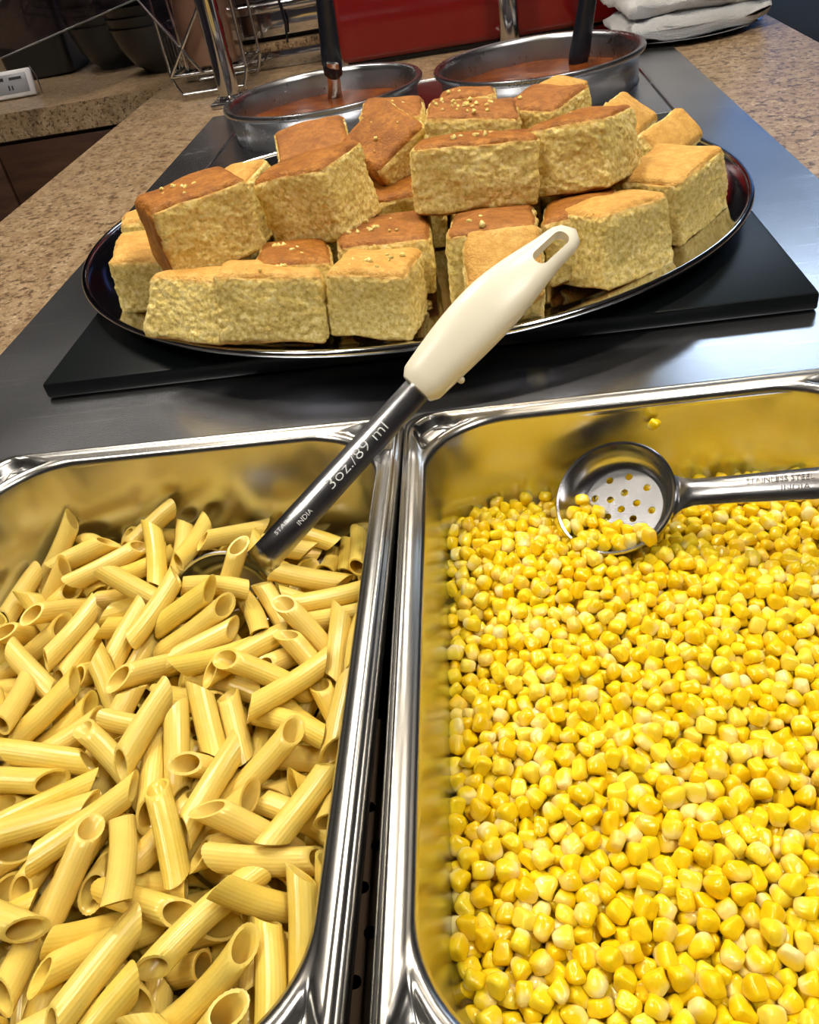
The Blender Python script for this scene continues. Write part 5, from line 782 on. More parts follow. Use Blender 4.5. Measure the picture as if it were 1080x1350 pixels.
5,760,-1937,-530,-83,26,-16,3,1832,-3112,-525,108,-18,158,0,811,-1044,-539,-124,-73,-1,0,2149,-2961,-480,97,24,35,3,1547,-2140,-536,-26,16,61,5,1532,-2805,-530,18,-12,110,
1,1901,-2870,-519,-52,47,-22,4,1954,-1414,-465,-40,35,-177,2,2035,-2038,-526,-57,-56,68,4,2089,-3195,-533,56,20,47,2,2321,-1561,-485,-28,62,-170,0,1640,-1344,-503,44,32,15,
5,738,-2019,-515,-18,61,-64,1,1346,-2309,-532,-16,-34,-32,5,1883,-1152,-501,-60,20,178,2,2209,-2767,-526,-38,12,-60,5,863,-1622,-518,-117,31,-12,1,1178,-2418,-496,68,62,138,
0,1704,-1556,-525,30,-69,-177,4,910,-816,-459,-30,7,-166,5,2289,-1085,-543,-105,-38,-112,5,1921,-517,-505,18,-3,135,4,675,-2864,-534,65,-75,-149,2,555,-413,-542,131,-35,-104,
2,635,-1617,-536,-97,29,-104,2,619,-1363,-508,-9,43,-155,0,1840,-2747,-536,74,-44,63,5,523,-3124,-562,-146,-55,-121,1,1465,-976,-552,8,78,-168,0,2062,-377,-577,-122,44,-120,
5,1061,-1777,-529,-27,-6,9,4,249,-1102,-534,63,-79,-56,5,779,-2633,-526,164,-26,-9,0,1423,-2223,-559,114,-25,49,0,1237,-908,-517,-20,36,-152,4,373,-1938,-539,97,-34,177,
5,1499,-1041,-527,61,1,129,1,1816,-1115,-538,-61,-13,-151,3,496,-580,-527,104,-6,136,0,820,-1115,-493,97,-25,53,2,2031,-677,-527,-6,-36,-126,1,2161,-215,-525,50,-2,159,
5,1795,-1568,-504,-176,79,26,4,898,-403,-588,90,18,61,2,1706,-3015,-553,111,14,-64,3,321,-1461,-541,93,-27,-166,2,512,-2580,-535,35,27,-132,2,1991,-2284,-521,70,53,131,
3,768,-1663,-591,71,-14,-46,5,2166,-1061,-520,-59,-11,30,2,1663,-1426,-523,-9,52,98,2,504,-1220,-493,1,-13,82,5,1721,-1007,-515,37,71,-40,5,1428,-936,-485,5,-55,137,
4,1178,-3192,-516,-11,-39,151,3,531,-2129,-526,-26,-33,50,3,2153,-1238,-482,-77,20,128,1,1648,-2580,-500,94,-63,-27,2,2088,-3114,-545,-100,61,179,5,617,-1922,-543,34,-18,-154,
0,1805,-2437,-525,29,-32,155,1,1567,-3136,-528,92,-13,-13,0,2296,-1656,-518,-104,18,163,2,1872,-1799,-474,1,-66,-72,3,362,-605,-538,-153,72,-67,0,1986,-533,-532,117,-10,140,
1,2096,-579,-533,-113,-31,162,0,549,-1833,-528,73,-69,-137,4,748,-400,-516,90,20,149,5,2413,-1769,-534,-33,-35,-55,4,922,-206,-577,5,-1,-116,4,2390,-1179,-583,113,-3,-59,
4,1673,-998,-576,-11,20,-46,1,1253,-1532,-545,-144,-17,-1,3,2199,-1764,-534,-110,23,-64,3,1894,-3253,-571,-9,-24,-82,5,787,-831,-435,-40,67,87,0,1061,-2073,-509,113,51,45,
5,682,-200,-521,-72,73,130,4,921,-837,-554,59,-1,-151,2,1704,-2633,-543,-52,-21,14,5,1877,-1485,-523,-108,-22,137,3,1286,-1880,-530,74,-10,-176,0,1618,-2833,-525,-90,-19,62,
1,1587,-3297,-502,-79,29,-59,0,879,-1272,-515,-70,57,-45,3,798,-948,-521,-104,16,46,2,978,-2955,-528,92,46,-12,0,1626,-401,-527,7,0,150,1,2165,-2038,-523,93,-22,47,
3,1331,-759,-537,73,-24,110,1,2399,-1256,-574,-25,-24,-28,0,621,-981,-504,-1,9,-16,3,954,-1611,-514,-58,20,154,4,1000,-1671,-539,39,-16,-127,0,2279,-1417,-522,-103,7,92,
1,258,-1328,-535,-48,-57,23,4,1119,-3148,-530,-55,10,131,5,2360,-581,-572,-136,45,-43,5,1946,-1591,-539,-70,-19,36,1,673,-1052,-525,82,-13,-5,2,1404,-3297,-553,11,-10,-147,
5,2259,-1943,-526,-157,48,169,3,1140,-2484,-549,26,30,120,2,1795,-595,-534,86,25,18,4,759,-2781,-562,-11,8,-107,4,1062,-2689,-531,-64,-58,163,0,2121,-1459,-529,-65,8,137,
5,2468,-2134,-575,-8,48,-67,1,759,-2324,-529,96,-10,57,1,1196,-1361,-522,-62,40,-16,3,1509,-586,-531,-110,8,-157,3,1371,-1347,-528,-38,63,-177,0,500,-2710,-505,-139,-9,90,
3,1999,-2946,-549,-50,-61,10,1,921,-915,-435,110,-20,-136,1,1649,-459,-588,-67,-17,36,1,1485,-1606,-507,81,21,-16,4,1060,-1937,-509,9,-7,40,4,1475,-1916,-558,-46,-3,-82,
1,1944,-1101,-494,-105,-8,-161,0,2433,-2404,-544,96,-20,-2,3,1645,-1172,-434,-71,3,121,5,1435,-1527,-494,26,11,-69,4,1804,-1350,-575,-4,30,136,4,739,-2112,-517,-77,-52,-117,
2,411,-2701,-526,-69,1,6,0,1046,-844,-560,128,-27,-61,3,1175,-1462,-538,90,-6,-161,0,1543,-2366,-521,-11,44,24,1,1717,-1198,-439,-42,12,44,2,2390,-2963,-584,-61,37,143,
3,765,-532,-517,174,-3,111,0,773,-1476,-533,77,5,114,4,739,-3310,-542,-89,-29,-67,1,1409,-920,-581,-21,-60,155,0,631,-3159,-578,-124,55,-8,5,1881,-1870,-529,96,-49,102,
4,2182,-386,-528,105,10,21,4,1900,-1683,-492,47,-47,31,5,2250,-3023,-519,71,13,70,0,1926,-585,-541,-4,-19,160,5,456,-1825,-504,180,-4,67,0,805,-200,-524,-29,9,141,
4,876,-3307,-536,-19,14,-162,2,1718,-2345,-505,-89,40,83,3,1458,-1721,-509,51,-43,162,5,1378,-3099,-540,-42,-54,-33,3,1594,-1476,-500,95,-32,14,0,1785,-1024,-517,-131,85,-69,
2,503,-647,-546,-46,-20,-134,2,1027,-2142,-527,74,18,-130,0,2315,-1763,-530,55,-50,-105,2,1372,-892,-439,-3,-56,-34,4,1027,-969,-450,-3,-10,40,5,642,-765,-528,179,-43,32,
5,1464,-1103,-513,6,-4,85,4,1518,-2979,-545,-38,-2,-144,5,262,-642,-533,-40,27,-145,0,1037,-2233,-527,78,-57,98,3,2054,-1409,-471,85,-48,-144,5,582,-1023,-523,32,24,-54,
2,2454,-884,-527,48,-55,4,0,550,-535,-558,12,31,167,5,308,-2093,-531,98,55,129,4,1176,-2089,-517,-172,39,42,2,1893,-1095,-452,86,28,-160,0,637,-1824,-520,-106,23,-140,
4,1474,-291,-535,-118,-10,167,3,1074,-711,-582,110,24,-174,1,2134,-1374,-530,56,-20,16,3,2060,-1482,-461,-4,4,-165,5,2253,-2331,-557,51,-31,-142,2,2304,-1492,-505,-137,41,-65,
4,894,-665,-492,-21,9,43,2,1235,-1194,-463,36,-33,-33,0,1362,-2478,-532,78,13,93,0,2215,-749,-551,109,-21,29,3,753,-1393,-519,102,5,9,2,286,-1012,-518,26,-37,11,
2,1167,-1282,-522,114,33,-7,1,831,-509,-540,-42,27,12,1,1219,-3273,-521,-148,6,-10,1,960,-798,-496,-67,-46,-40,0,1644,-2013,-503,-34,-14,-139,2,532,-1445,-537,2,-12,11,
4,1060,-1662,-535,58,10,147,3,1671,-1788,-568,140,58,-5,1,2419,-683,-545,-90,29,110,0,293,-401,-513,75,-32,153,1,1487,-1977,-517,76,19,54,5,1514,-942,-515,21,-19,-58,
5,2376,-2621,-525,76,-37,-39,5,1272,-469,-584,-47,52,100,1,960,-2665,-521,-1,22,-123,2,2284,-3160,-525,-101,31,112,4,717,-750,-512,-134,47,-104,5,2328,-2022,-533,81,-31,102,
4,393,-3026,-592,-70,17,57,0,1422,-1662,-521,104,-39,161,4,949,-2093,-533,80,1,-56,4,1209,-605,-576,17,-5,-142,1,1589,-1290,-539,-96,32,-70,3,1564,-1164,-499,159,-36,162,
0,1006,-1814,-460,-133,-39,125,3,2231,-1140,-532,-89,-26,-47,0,1198,-986,-501,-64,24,-136,2,1219,-519,-585,62,-40,29,2,362,-500,-516,81,-33,5,4,1502,-2657,-532,29,-47,-80,
5,1625,-2369,-529,-55,12,-16,2,2157,-2820,-543,-132,9,64,4,1792,-2850,-588,48,55,-160,0,2149,-1748,-473,9,58,-18,0,1174,-2765,-541,121,15,147,1,852,-1729,-551,54,-46,61,
4,1959,-1849,-538,-94,-19,-72,5,2153,-2296,-511,135,-22,177,0,2385,-1661,-571,-20,18,-80,5,1583,-2959,-509,39,-40,89,1,1474,-1855,-512,75,31,-109,1,1688,-3096,-531,139,12,139,
5,471,-2519,-520,37,-14,-102,3,2490,-2585,-535,9,17,-106,5,698,-2370,-549,-39,60,74,2,598,-1562,-508,-53,26,-48,0,1835,-2045,-525,-28,-50,145,4,1633,-898,-548,99,1,20,
5,2007,-2382,-522,-50,-21,169,4,1270,-964,-459,137,-55,170,1,1635,-681,-528,141,-20,10,5,1813,-1285,-521,67,37,145,5,700,-1470,-514,-15,-44,87,5,1564,-1715,-508,175,7,33,
1,258,-2760,-528,149,7,73,0,1473,-3132,-530,-67,-7,-99,1,1124,-1809,-531,75,-19,-8,4,2007,-2097,-555,-46,44,92,0,1378,-1563,-543,35,52,64,0,384,-1349,-537,-60,-8,-66,
4,2471,-2790,-582,-119,-45,-19,4,2038,-1291,-546,77,-10,74,1,2132,-1938,-516,136,0,-150,3,866,-328,-584,-57,40,-62,1,464,-1472,-504,-50,49,-93,1,2005,-1703,-514,-69,-51,-141,
2,1297,-1671,-507,-35,6,-98,3,931,-923,-541,79,-10,-106,4,1281,-2585,-532,89,11,49,3,2464,-1117,-576,13,53,-93,1,2060,-1573,-547,55,-1,-77,5,1943,-1665,-551,-21,-25,57,
3,1563,-1835,-523,100,-42,-140,5,537,-2970,-537,176,-36,-32,3,2376,-2459,-513,-73,-30,-104,4,242,-1630,-530,-51,18,-141,0,1893,-2659,-575,-141,65,-157,3,314,-1301,-511,39,-11,-86,
0,1641,-286,-515,32,-56,-46,4,927,-3197,-531,69,19,-46,2,1855,-2167,-534,92,57,15,5,1287,-922,-555,-174,7,57,2,1859,-244,-552,-132,43,98,5,578,-2224,-518,39,-3,51,
5,1943,-2062,-522,20,49,3,5,1845,-529,-526,32,50,110,3,1728,-2809,-525,68,16,-151,2,924,-2768,-536,36,29,92,5,1990,-1216,-532,-91,4,-163,1,2177,-1541,-525,-25,31,-97,
5,1897,-1075,-538,84,25,160,0,879,-1879,-514,-40,54,-70,2,425,-286,-544,-41,-38,20,3,234,-958,-505,42,39,-60,4,425,-1164,-510,12,10,66,4,544,-2372,-522,51,-13,-92,
4,1642,-1095,-450,41,0,62,4,796,-690,-587,108,-18,7,3,1945,-199,-532,66,-51,-180,3,2054,-2468,-473,-42,12,20,3,862,-1450,-533,72,11,35,3,2213,-3222,-576,126,51,-137,
0,2471,-2267,-531,-87,26,144,1,401,-1443,-527,36,24,-130,0,2009,-2862,-500,-35,-60,125,0,1550,-1543,-518,81,61,-109,2,652,-1736,-528,92,-40,59,1,1094,-1597,-507,2,-3,49,
2,773,-1594,-498,82,31,44,0,871,-435,-533,119,6,-148,5,1412,-814,-545,84,-1,-111,5,435,-772,-507,104,22,36,0,1036,-596,-418,-6,-21,90,5,1311,-1470,-533,77,23,167,
4,1657,-3183,-548,102,11,1,5,2048,-1166,-534,-33,9,50,2,2304,-2272,-521,-1,-49,61,3,1434,-274,-578,-123,-12,175,1,1925,-1962,-481,-41,31,77,0,1853,-2903,-483,60,6,154,
5,1733,-2407,-523,-141,-32,142,3,993,-2868,-529,-74,27,-50,2,799,-1242,-528,90,24,110,0,1741,-1105,-529,77,26,150,5,2434,-2594,-477,24,1,175,0,387,-1528,-529,95,44,28,
0,1201,-1844,-517,-47,-25,-167,0,2414,-601,-544,51,37,121,2,1403,-1823,-521,-53,0,133,0,2054,-301,-557,-49,33,-98,0,978,-1329,-500,81,-60,114,3,1234,-2033,-524,-72,-12,76,
4,2062,-2653,-529,65,0,-67,2,350,-1739,-569,-132,8,176,2,434,-1976,-528,-147,8,-1,3,2121,-2674,-500,-73,3,-51,5,540,-237,-579,113,16,150,3,377,-836,-506,125,-47,-69,
2,2404,-1420,-538,59,69,170,5,1657,-1751,-506,-17,-8,-120,3,512,-2001,-514,50,-20,66,3,703,-2630,-525,-73,24,-143,1,2288,-2913,-535,165,-43,33,0,1550,-3279,-550,112,0,-4,
1,2172,-717,-588,67,-17,-111,4,1092,-1425,-524,163,61,67,1,1219,-2479,-509,-110,27,92,3,280,-2471,-583,-50,-49,57,3,741,-366,-578,-116,-37,-94,4,1099,-800,-585,111,-17,100,
5,363,-999,-516,-63,-12,24,3,2133,-2600,-536,-95,-23,150,2,1924,-2178,-519,94,-11,20,0,2149,-2113,-523,142,19,-6,5,1032,-1082,-488,-5,39,-81,2,915,-1136,-513,20,-61,-39,
0,806,-3088,-534,-56,29,58,1,2154,-503,-530,115,-62,105,4,444,-892,-583,50,-17,-18,3,2379,-1493,-523,81,21,17,4,927,-2219,-538,39,-14,-97,3,258,-2642,-545,-153,-44,-116,
1,1706,-2709,-527,121,4,-171,0,859,-2290,-530,96,13,167,3,944,-614,-427,154,2,85,1,502,-741,-495,41,42,125,3,1559,-2009,-514,5,-16,176,5,1666,-2086,-492,-2,21,-56,
5,2412,-455,-582,-83,20,-129,0,784,-604,-555,69,6,-69,2,1935,-2498,-512,-6,33,-8,2,1282,-2354,-528,59,72,-125,2,1412,-1944,-532,37,18,-153,3,1164,-2829,-541,-28,-82,-161,
5,406,-1683,-487,26,39,1,2,1363,-1277,-469,-58,60,-99,3,1201,-780,-519,70,-21,61,3,1438,-1281,-522,-74,30,-167,0,1713,-2027,-526,-73,-53,151,4,944,-692,-579,-168,68,4,
0,2210,-3272,-524,32,58,-143,1,1031,-3286,-579,-46,13,-164,2,608,-693,-528,-79,0,69,0,2409,-2032,-526,13,-75,119,0,539,-3230,-530,46,-21,-51,5,2483,-2944,-523,69,65,173,
5,1302,-1093,-525,-174,42,-89,1,1976,-3159,-519,-20,40,74,2,1662,-2172,-511,-8,-61,-159,3,477,-2316,-533,-90,7,-91,1,634,-1227,-520,12,36,-14,0,1209,-434,-572,22,27,102,
0,1824,-2689,-473,169,17,-31,2,1586,-1373,-520,-133,50,8,4,1007,-3152,-572,161,41,-9,3,1128,-451,-536,-5,3,-87,4,2078,-2274,-540,-78,31,-86,0,1263,-2284,-522,-92,4,75,
4,2285,-2602,-526,42,-63,90,2,2167,-2519,-523,71,12,-82,0,2044,-2584,-524,-69,15,81,2,842,-1390,-508,15,-57,-28,2,1844,-311,-518,98,23,55,5,1432,-1331,-464,98,51,-52,
4,1872,-464,-554,-138,-24,146,5,2422,-1889,-519,107,0,-13,2,2020,-1096,-512,-26,-66,-97,1,1353,-695,-575,4,4,127,3,1763,-1214,-544,34,2,-19,4,793,-2254,-545,76,71,115,
0,2042,-1446,-535,5,42,64,2,2253,-2524,-520,14,-32,163,2,1755,-1491,-495,121,-43,0,4,982,-1261,-502,-36,4,46,5,1468,-623,-582,82,-20,-103,1,2298,-819,-541,57,-43,90,
1,328,-2184,-583,-89,-18,-153,2,2310,-2149,-527,48,38,159,2,942,-3276,-509,37,-27,2,3,383,-1269,-518,89,-41,131,1,658,-428,-513,77,64,-80,2,569,-1231,-519,-27,-27,117,
3,1702,-2528,-531,-107,3,96,2,1817,-2309,-482,134,-40,-52,0,1368,-1993,-534,-60,27,109,4,2153,-790,-535,48,25,32,3,2349,-705,-488,-74,26,115,1,1966,-2715,-534,-70,-15,-151,
1,1157,-1201,-501,34,-8,-116,3,1286,-2153,-512,66,30,120,2,2241,-2323,-474,-105,-50,87,2,961,-1470,-493,-55,54,74,1,2161,-1191,-536,-64,-19,88,5,1515,-835,-580,-111,19,-138,
1,1011,-1115,-561,-1,-21,66,5,409,-979,-452,147,0,75,3,491,-1691,-523,-68,55,148,3,244,-824,-514,-53,46,88,2,1881,-878,-516,135,-43,133,4,2313,-3048,-503,3,5,92,
2,642,-761,-457,-42,26,152,5,1982,-3072,-541,-79,-31,12,1,1183,-2269,-511,-149,28,-85,4,751,-1111,-520,-133,-33,-67,1,2056,-2333,-521,70,34,-164,3,1898,-2948,-527,-137,1,67,
1,638,-697,-461,-158,23,29,2,728,-939,-488,-77,-14,164,4,911,-250,-517,9,26,49,3,1708,-2697,-470,-79,-18,-11,0,2187,-275,-568,159,10,48,4,2117,-1306,-529,101,-24,-118,
0,1995,-1575,-489,-140,-41,-40,2,1326,-1197,-470,62,4,-139,4,1392,-2635,-565,3,-43,-143,2,435,-2256,-510,-9,1,-140,3,1130,-1008,-514,-42,47,-142,2,671,-1299,-462,-130,47,-70,
0,2372,-637,-508,-93,30,65,4,1972,-1050,-518,44,17,172,0,1933,-3207,-526,-25,31,128,0,2081,-1866,-515,-13,-63,-65,1,1438,-1241,-477,-29,24,-154,2,1519,-1414,-511,-126,-1,-106,
4,1670,-1118,-538,-63,2,-148,4,727,-883,-456,-38,41,145,2,2268,-410,-512,65,-17,-118,4,1470,-1182,-436,129,60,6,4,1757,-2645,-499,110,33,-17,4,1332,-1853,-484,-87,50,-111,
0,1692,-1192,-518,81,-56,-55,4,750,-1151,-470,-19,10,55,0,397,-3193,-571,9,13,164,3,618,-1636,-483,-84,-6,145,5,2126,-878,-506,31,-71,134,0,616,-2371,-529,92,-14,170,
3,1143,-1397,-488,36,-4,-150,3,662,-3157,-530,77,-59,-171,1,2213,-2694,-479,69,-8,65,5,1670,-474,-522,-61,-71,178,0,1035,-267,-533,-6,44,125,1,599,-2463,-512,-157,49,-100,
3,2062,-1272,-491,-77,-20,-89,2,2296,-2362,-514,61,-10,-40,0,637,-3242,-541,39,-14,-61,2,1560,-3209,-518,-18,4,149,4,986,-1560,-481,-144,-36,-169,0,2393,-417,-530,-39,24,-65,
0,2458,-1481,-524,103,14,26,0,854,-910,-507,-136,-23,-11,4,1838,-416,-522,71,-15,-13,0,1346,-3301,-518,-10,-13,-58,1,1349,-3143,-507,1,8,128,0,2069,-1041,-480,-45,-47,4,
2,1234,-1487,-494,-136,-60,178,2,2237,-1621,-527,-37,-47,69,4,2481,-2520,-494,-89,32,136,3,915,-1068,-470,-42,-48,-52,5,1051,-1509,-480,72,53,-51,3,824,-2286,-487,40,-3,123,
4,763,-704,-539,-142,-34,74,5,503,-1013,-493,107,-52,127,4,2056,-2930,-515,-123,-55,-139,3,1688,-924,-512,-102,32,-117,5,1760,-2298,-455,-131,46,70,1,1875,-2550,-511,90,-13,13,
2,1015,-3261,-512,-87,35,160,5,1425,-3188,-510,18,-50,-104,3,274,-1386,-510,-7,1,-49,3,287,-945,-491,91,81,44,3,978,-3183,-512,22,13,-57,1,1337,-442,-576,132,55,-83,
5,2436,-3055,-549,133,4,-119,3,1018,-935,-526,-53,28,127,0,2462,-2812,-522,61,0,52,3,2400,-2920,-538,-104,-32,-121,2,2246,-2025,-481,-53,-63,82,2,2183,-2164,-499,124,-24,-4,
3,2479,-1929,-506,-50,-51,126,3,2027,-1512,-512,-69,64,115,3,1487,-2345,-526,-23,-68,-64,4,369,-765,-521,-79,-19,124,1,1262,-1812,-475,23,-34,-123,1,1451,-3097,-481,19,-38,-170,
4,1387,-1754,-503,-100,-25,-167,1,1167,-1777,-478,57,51,-45,3,1255,-3214,-522,-173,-34,141,1,928,-1749,-513,64,-11,135,1,1991,-290,-535,-82,-41,146,5,1353,-1507,-498,122,-11,24,
3,745,-1523,-496,0,-21,-177,5,366,-1145,-509,10,54,133,5,1581,-1116,-443,-3,-16,36,1,1934,-2344,-506,51,20,1,1,2333,-2857,-524,29,-41,136,2,555,-1151,-473,-1,77,60,
4,885,-1428,-481,-82,-3,-70,2,1116,-1516,-512,71,-3,176,5,1792,-1780,-471,-177,35,-100,1,768,-768,-588,67,-17,-98,3,1762,-1417,-509,-137,9,-131,3,2329,-384,-516,13,18,-58,
4,546,-943,-505,-92,22,-150,1,2080,-2144,-506,135,-53,-5,4,1712,-2469,-510,-10,28,170,1,2309,-1818,-473,-85,33,163,3,1640,-1139,-488,81,-6,-19,0,1476,-1106,-444,-66,-11,7,
4,307,-1557,-548,23,83,71,4,2092,-1224,-530,-119,-66,63,5,2120,-996,-500,-67,2,122,0,2348,-1264,-524,116,-22,-77,3,955,-347,-570,159,-63,-121,2,439,-853,-489,138,-2,25,
2,2167,-2235,-476,-13,2,-111,2,1505,-2254,-513,-47,59,41,3,457,-1629,-514,104,11,21,1,1229,-2607,-507,3,0,131,4,792,-335,-549,-156,-29,-8,3,262,-697,-484,-112,33,-90,
0,1916,-653,-528,-63,-48,20,5,1672,-3290,-501,9,-11,-52,5,1737,-2160,-474,137,-58,89,5,1628,-3149,-490,-95,-57,-140,5,405,-928,-520,-87,75,148,4,1733,-2074,-476,90,-16,176,
0,1641,-2497,-499,-49,-1,140,4,1954,-2673,-478,147,28,59,2,582,-3181,-528,23,67,17,2,1299,-843,-535,113,16,2,5,1450,-1418,-456,-51,-25,-83,4,1314,-2077,-526,65,-66,-125,
3,538,-1562,-463,78,1,42,3,1840,-3050,-495,69,-20,-111,5,1680,-1488,-497,-79,-3,-96,5,2188,-1472,-513,-14,-23,-78,0,1970,-2809,-505,98,63,174,0,1534,-377,-536,-85,-31,178,
2,791,-911,-447,-141,-22,147,3,1895,-1266,-492,96,21,-87,3,2242,-1695,-498,-72,28,-158,4,1161,-874,-473,-63,-48,167,4,2091,-2532,-511,-118,-17,58,5,2367,-1453,-479,-96,26,17,
5,1181,-1125,-470,-55,2,-70,1,457,-2051,-515,70,-1,-7,0,1143,-2030,-505,80,6,85,4,2483,-2747,-533,149,16,-161,3,2412,-2542,-525,-8,-45,122,0,942,-286,-563,148,-61,95,
5,622,-1165,-516,-25,15,-6,1,999,-1161,-501,63,3,66,2,2031,-2535,-475,59,-27,83,3,1583,-1403,-461,63,20,133,1,2461,-2194,-517,-63,-13,-122,4,606,-3017,-539,36,-19,-68,
0,2056,-512,-512,103,-67,22,5,447,-1755,-498,3,-1,160,5,1694,-2868,-508,-127,-57,162,1,2337,-943,-555,-141,-64,141,1,920,-1217,-458,36,5,-133,0,2339,-1130,-568,159,-47,-80,
5,983,-855,-532,-79,-7,174,4,1478,-2122,-527,153,21,131,0,2466,-1183,-513,165,-47,116,0,1334,-1344,-449,-72,-43,-104,0,504,-231,-514,-133,77,-94,5,1621,-1220,-511,57,-67,-99,
1,2003,-1636,-500,179,-15,-22,4,1921,-277,-552,-109,-15,135,5,2306,-594,-495,10,48,95,5,2196,-799,-463,-91,32,70,0,551,-663,-478,-64,-23,-37,2,623,-1072,-478,-84,-38,162,
1,1737,-1807,-526,110,21,-18,0,1085,-1288,-502,-134,-26,136,2,2306,-1170,-520,-32,10,-95,3,1451,-883,-531,-82,1,-114,3,2408,-1958,-523,-44,21,144,0,2100,-2446,-519,-123,4,96,
0,2187,-1813,-486,-72,6,136,0,437,-1300,-504,-133,-39,-122,4,561,-576,-486,35,-6,-29,0,1538,-516,-538,82,-19,43,2,2418,-2322,-499,-20,-41,-41,5,369,-1751,-494,-5,-4,-105,
3,1085,-1120,-522,69,-2,110,3,254,-1500,-539,46,1,-86,3,1905,-2633,-513,-109,22,7,5,1066,-3271,-467,37,-7,-116,1,577,-604,-538,65,17,-1,5,2207,-2581,-529,94,24,147,
4,1583,-1595,-516,-142,4,168,2,1750,-3117,-496,-104,-23,-75,3,977,-1026,-470,65,13,71,1,2169,-1658,-484,-54,-21,101,0,2147,-1893,-476,55,8,50,2,2379,-780,-533,-67,54,148,
5,2265,-2201,-525,-45,-56,1,3,2053,-2791,-507,-133,-6,18,4,692,-1686,-503,-41,-16,8,2,454,-1544,-507,10,10,-34,5,1453,-1782,-491,3,1,30,1,1069,-1662,-465,-123,-8,-146,
3,725,-1788,-511,121,30,175,0,477,-663,-485,39,8,167,0,1709,-3031,-495,-89,-15,-154,0,1469,-422,-569,-158,-52,-11,5,1719,-2536,-464,-131,46,104,5,1795,-1427,-458,-28,30,132,
4,1726,-1612,-491,57,16,-42,4,2116,-639,-517,-1,-39,25,1,1954,-1745,-501,-2,-19,-41,4,1793,-2812,-503,56,68,-71,4,2222,-525,-515,178,13,102,3,1765,-2988,-488,70,-30,-138,
2,694,-615,-545,-19,-41,171,5,1907,-420,-482,22,33,43,1,1882,-2227,-479,-80,42,-174,4,1241,-2408,-519,-69,52,-111,4,1634,-2647,-507,29,-19,-43,0,611,-2101,-522,-94,-3,-60,
5,2323,-2991,-530,48,20,144,5,1223,-1069,-511,-36,-4,-103,1,2244,-1433,-467,-46,-22,-159,1,811,-3300,-507,21,-20,41,0,323,-725,-461,-100,-38,-151,0,1994,-412,-506,-97,-13,9,
0,487,-309,-527,9,-17,19,3,1917,-1366,-474,-25,-18,-140,2,1480,-1467,-570,0,5,80,2,2294,-1243,-493,26,29,98,3,1754,-2278,-520,-98,-17,0,2,2011,-1985,-484,-175,-67,135,
4,1247,-840,-497,107,-27,-11,5,1898,-2301,-468,7,-59,12,0,1129,-2372,-503,-13,-33,56,2,2291,-737,-523,-90,67,-176,5,261,-1727,-518,103,20,-127,1,1778,-2738,-503,73,-41,44,
3,425,-629,-534,76,-4,123,3,2173,-2893,-482,97,22,83,3,2233,-2415,-526,-66,39,52,0,565,-872,-498,-52,-39,175,0,551,-1616,-525,-17,9,137,1,2069,-3028,-480,8,-53,-98,
3,2110,-358,-525,-82,22,-32,1,1583,-1780,-500,-14,-15,-171,5,1389,-2059,-508,-9,-43,63,1,306,-1852,-517,11,-56,116,4,1038,-1141,-442,-76,-15,-96,2,988,-1086,-420,63,19,71,
1,1483,-1173,-512,-9,16,-139,2,1820,-930,-481,57,-55,-172,4,744,-1651,-480,44,62,4,2,415,-472,-491,-29,49,-87,4,1851,-2392,-484,72,-28,-151,0,661,-898,-486,89,42,54,
0,1837,-3242,-537,-43,16,-180,5,2358,-1706,-508,-47,3,-164,2,536,-3264,-578,-133,61,61,5,817,-1995,-526,-70,14,53,2,1156,-965,-454,-123,63,-45,5,2100,-3270,-541,86,-54,-25,
0,1885,-2105,-487,55,-11,115,3,2359,-2552,-489,150,23,-54,3,399,-1059,-495,-20,9,78,4,607,-515,-554,-22,9,-53,3,1841,-1208,-522,-77,41,70,3,1584,-631,-517,6,20,-168,
0,1538,-825,-509,18,47,-149,0,2377,-2376,-523,-131,28,51,2,2081,-1616,-480,94,-22,-128,4,1619,-2857,-472,-82,5,-168,1,1940,-1504,-510,12,-38,-157,4,698,-3228,-513,144,-51,-175,
1,2451,-965,-543,103,-52,80,2,897,-1494,-470,4,4,101,1,1097,-878,-516,65,18,-7,4,345,-1363,-493,133,62,-25,2,1770,-1166,-501,-10,28,132,2,1831,-1990,-478,-175,50,17,
4,344,-1063,-532,55,-62,64,0,1382,-1397,-463,-30,29,161,3,1041,-1850,-530,71,20,-132,4,1375,-1033,-490,81,-36,-87,1,916,-1295,-467,111,-19,35,5,1603,-491,-492,103,32,3,
0,2032,-3226,-521,76,15,-148,0,1479,-878,-476,-56,24,97,2,480,-1339,-462,-167,51,-104,5,1835,-1056,-496,-153,54,124,2,837,-1040,-459,107,54,107,1,2218,-3128,-488,112,-56,-17,
3,766,-1708,-521,42,-73,33,5,2158,-3047,-522,-76,-9,118,4,1166,-913,-523,95,-52,-39,5,934,-2015,-515,-91,-49,159,1,1828,-1278,-450,65,23,-8,3,1737,-858,-525,67,-37,44,
4,452,-383,-541,50,-19,65,4,1900,-3010,-488,116,30,-109,2,1372,-2407,-503,-35,21,-93,2,2355,-1883,-479,-64,-45,-93,5,638,-1433,-462,16,2,-60,4,1983,-1059,-454,2,72,-15,
2,1211,-1663,-487,-86,-22,-88,5,2103,-3148,-481,76,-32,-27,4,2313,-279,-545,-140,51,160,2,1554,-1652,-495,-40,24,112,1,594,-2008,-533,-41,-19,19,4,779,-1378,-466,109,-18,-155,
3,864,-965,-443,-19,28,93,1,1253,-1362,-476,34,-42,-153,0,1988,-1375,-521,17,29,141,2,2164,-2409,-474,78,20,171,5,1599,-346,-570,0,9,-175,0,1992,-728,-508,17,-17,69,
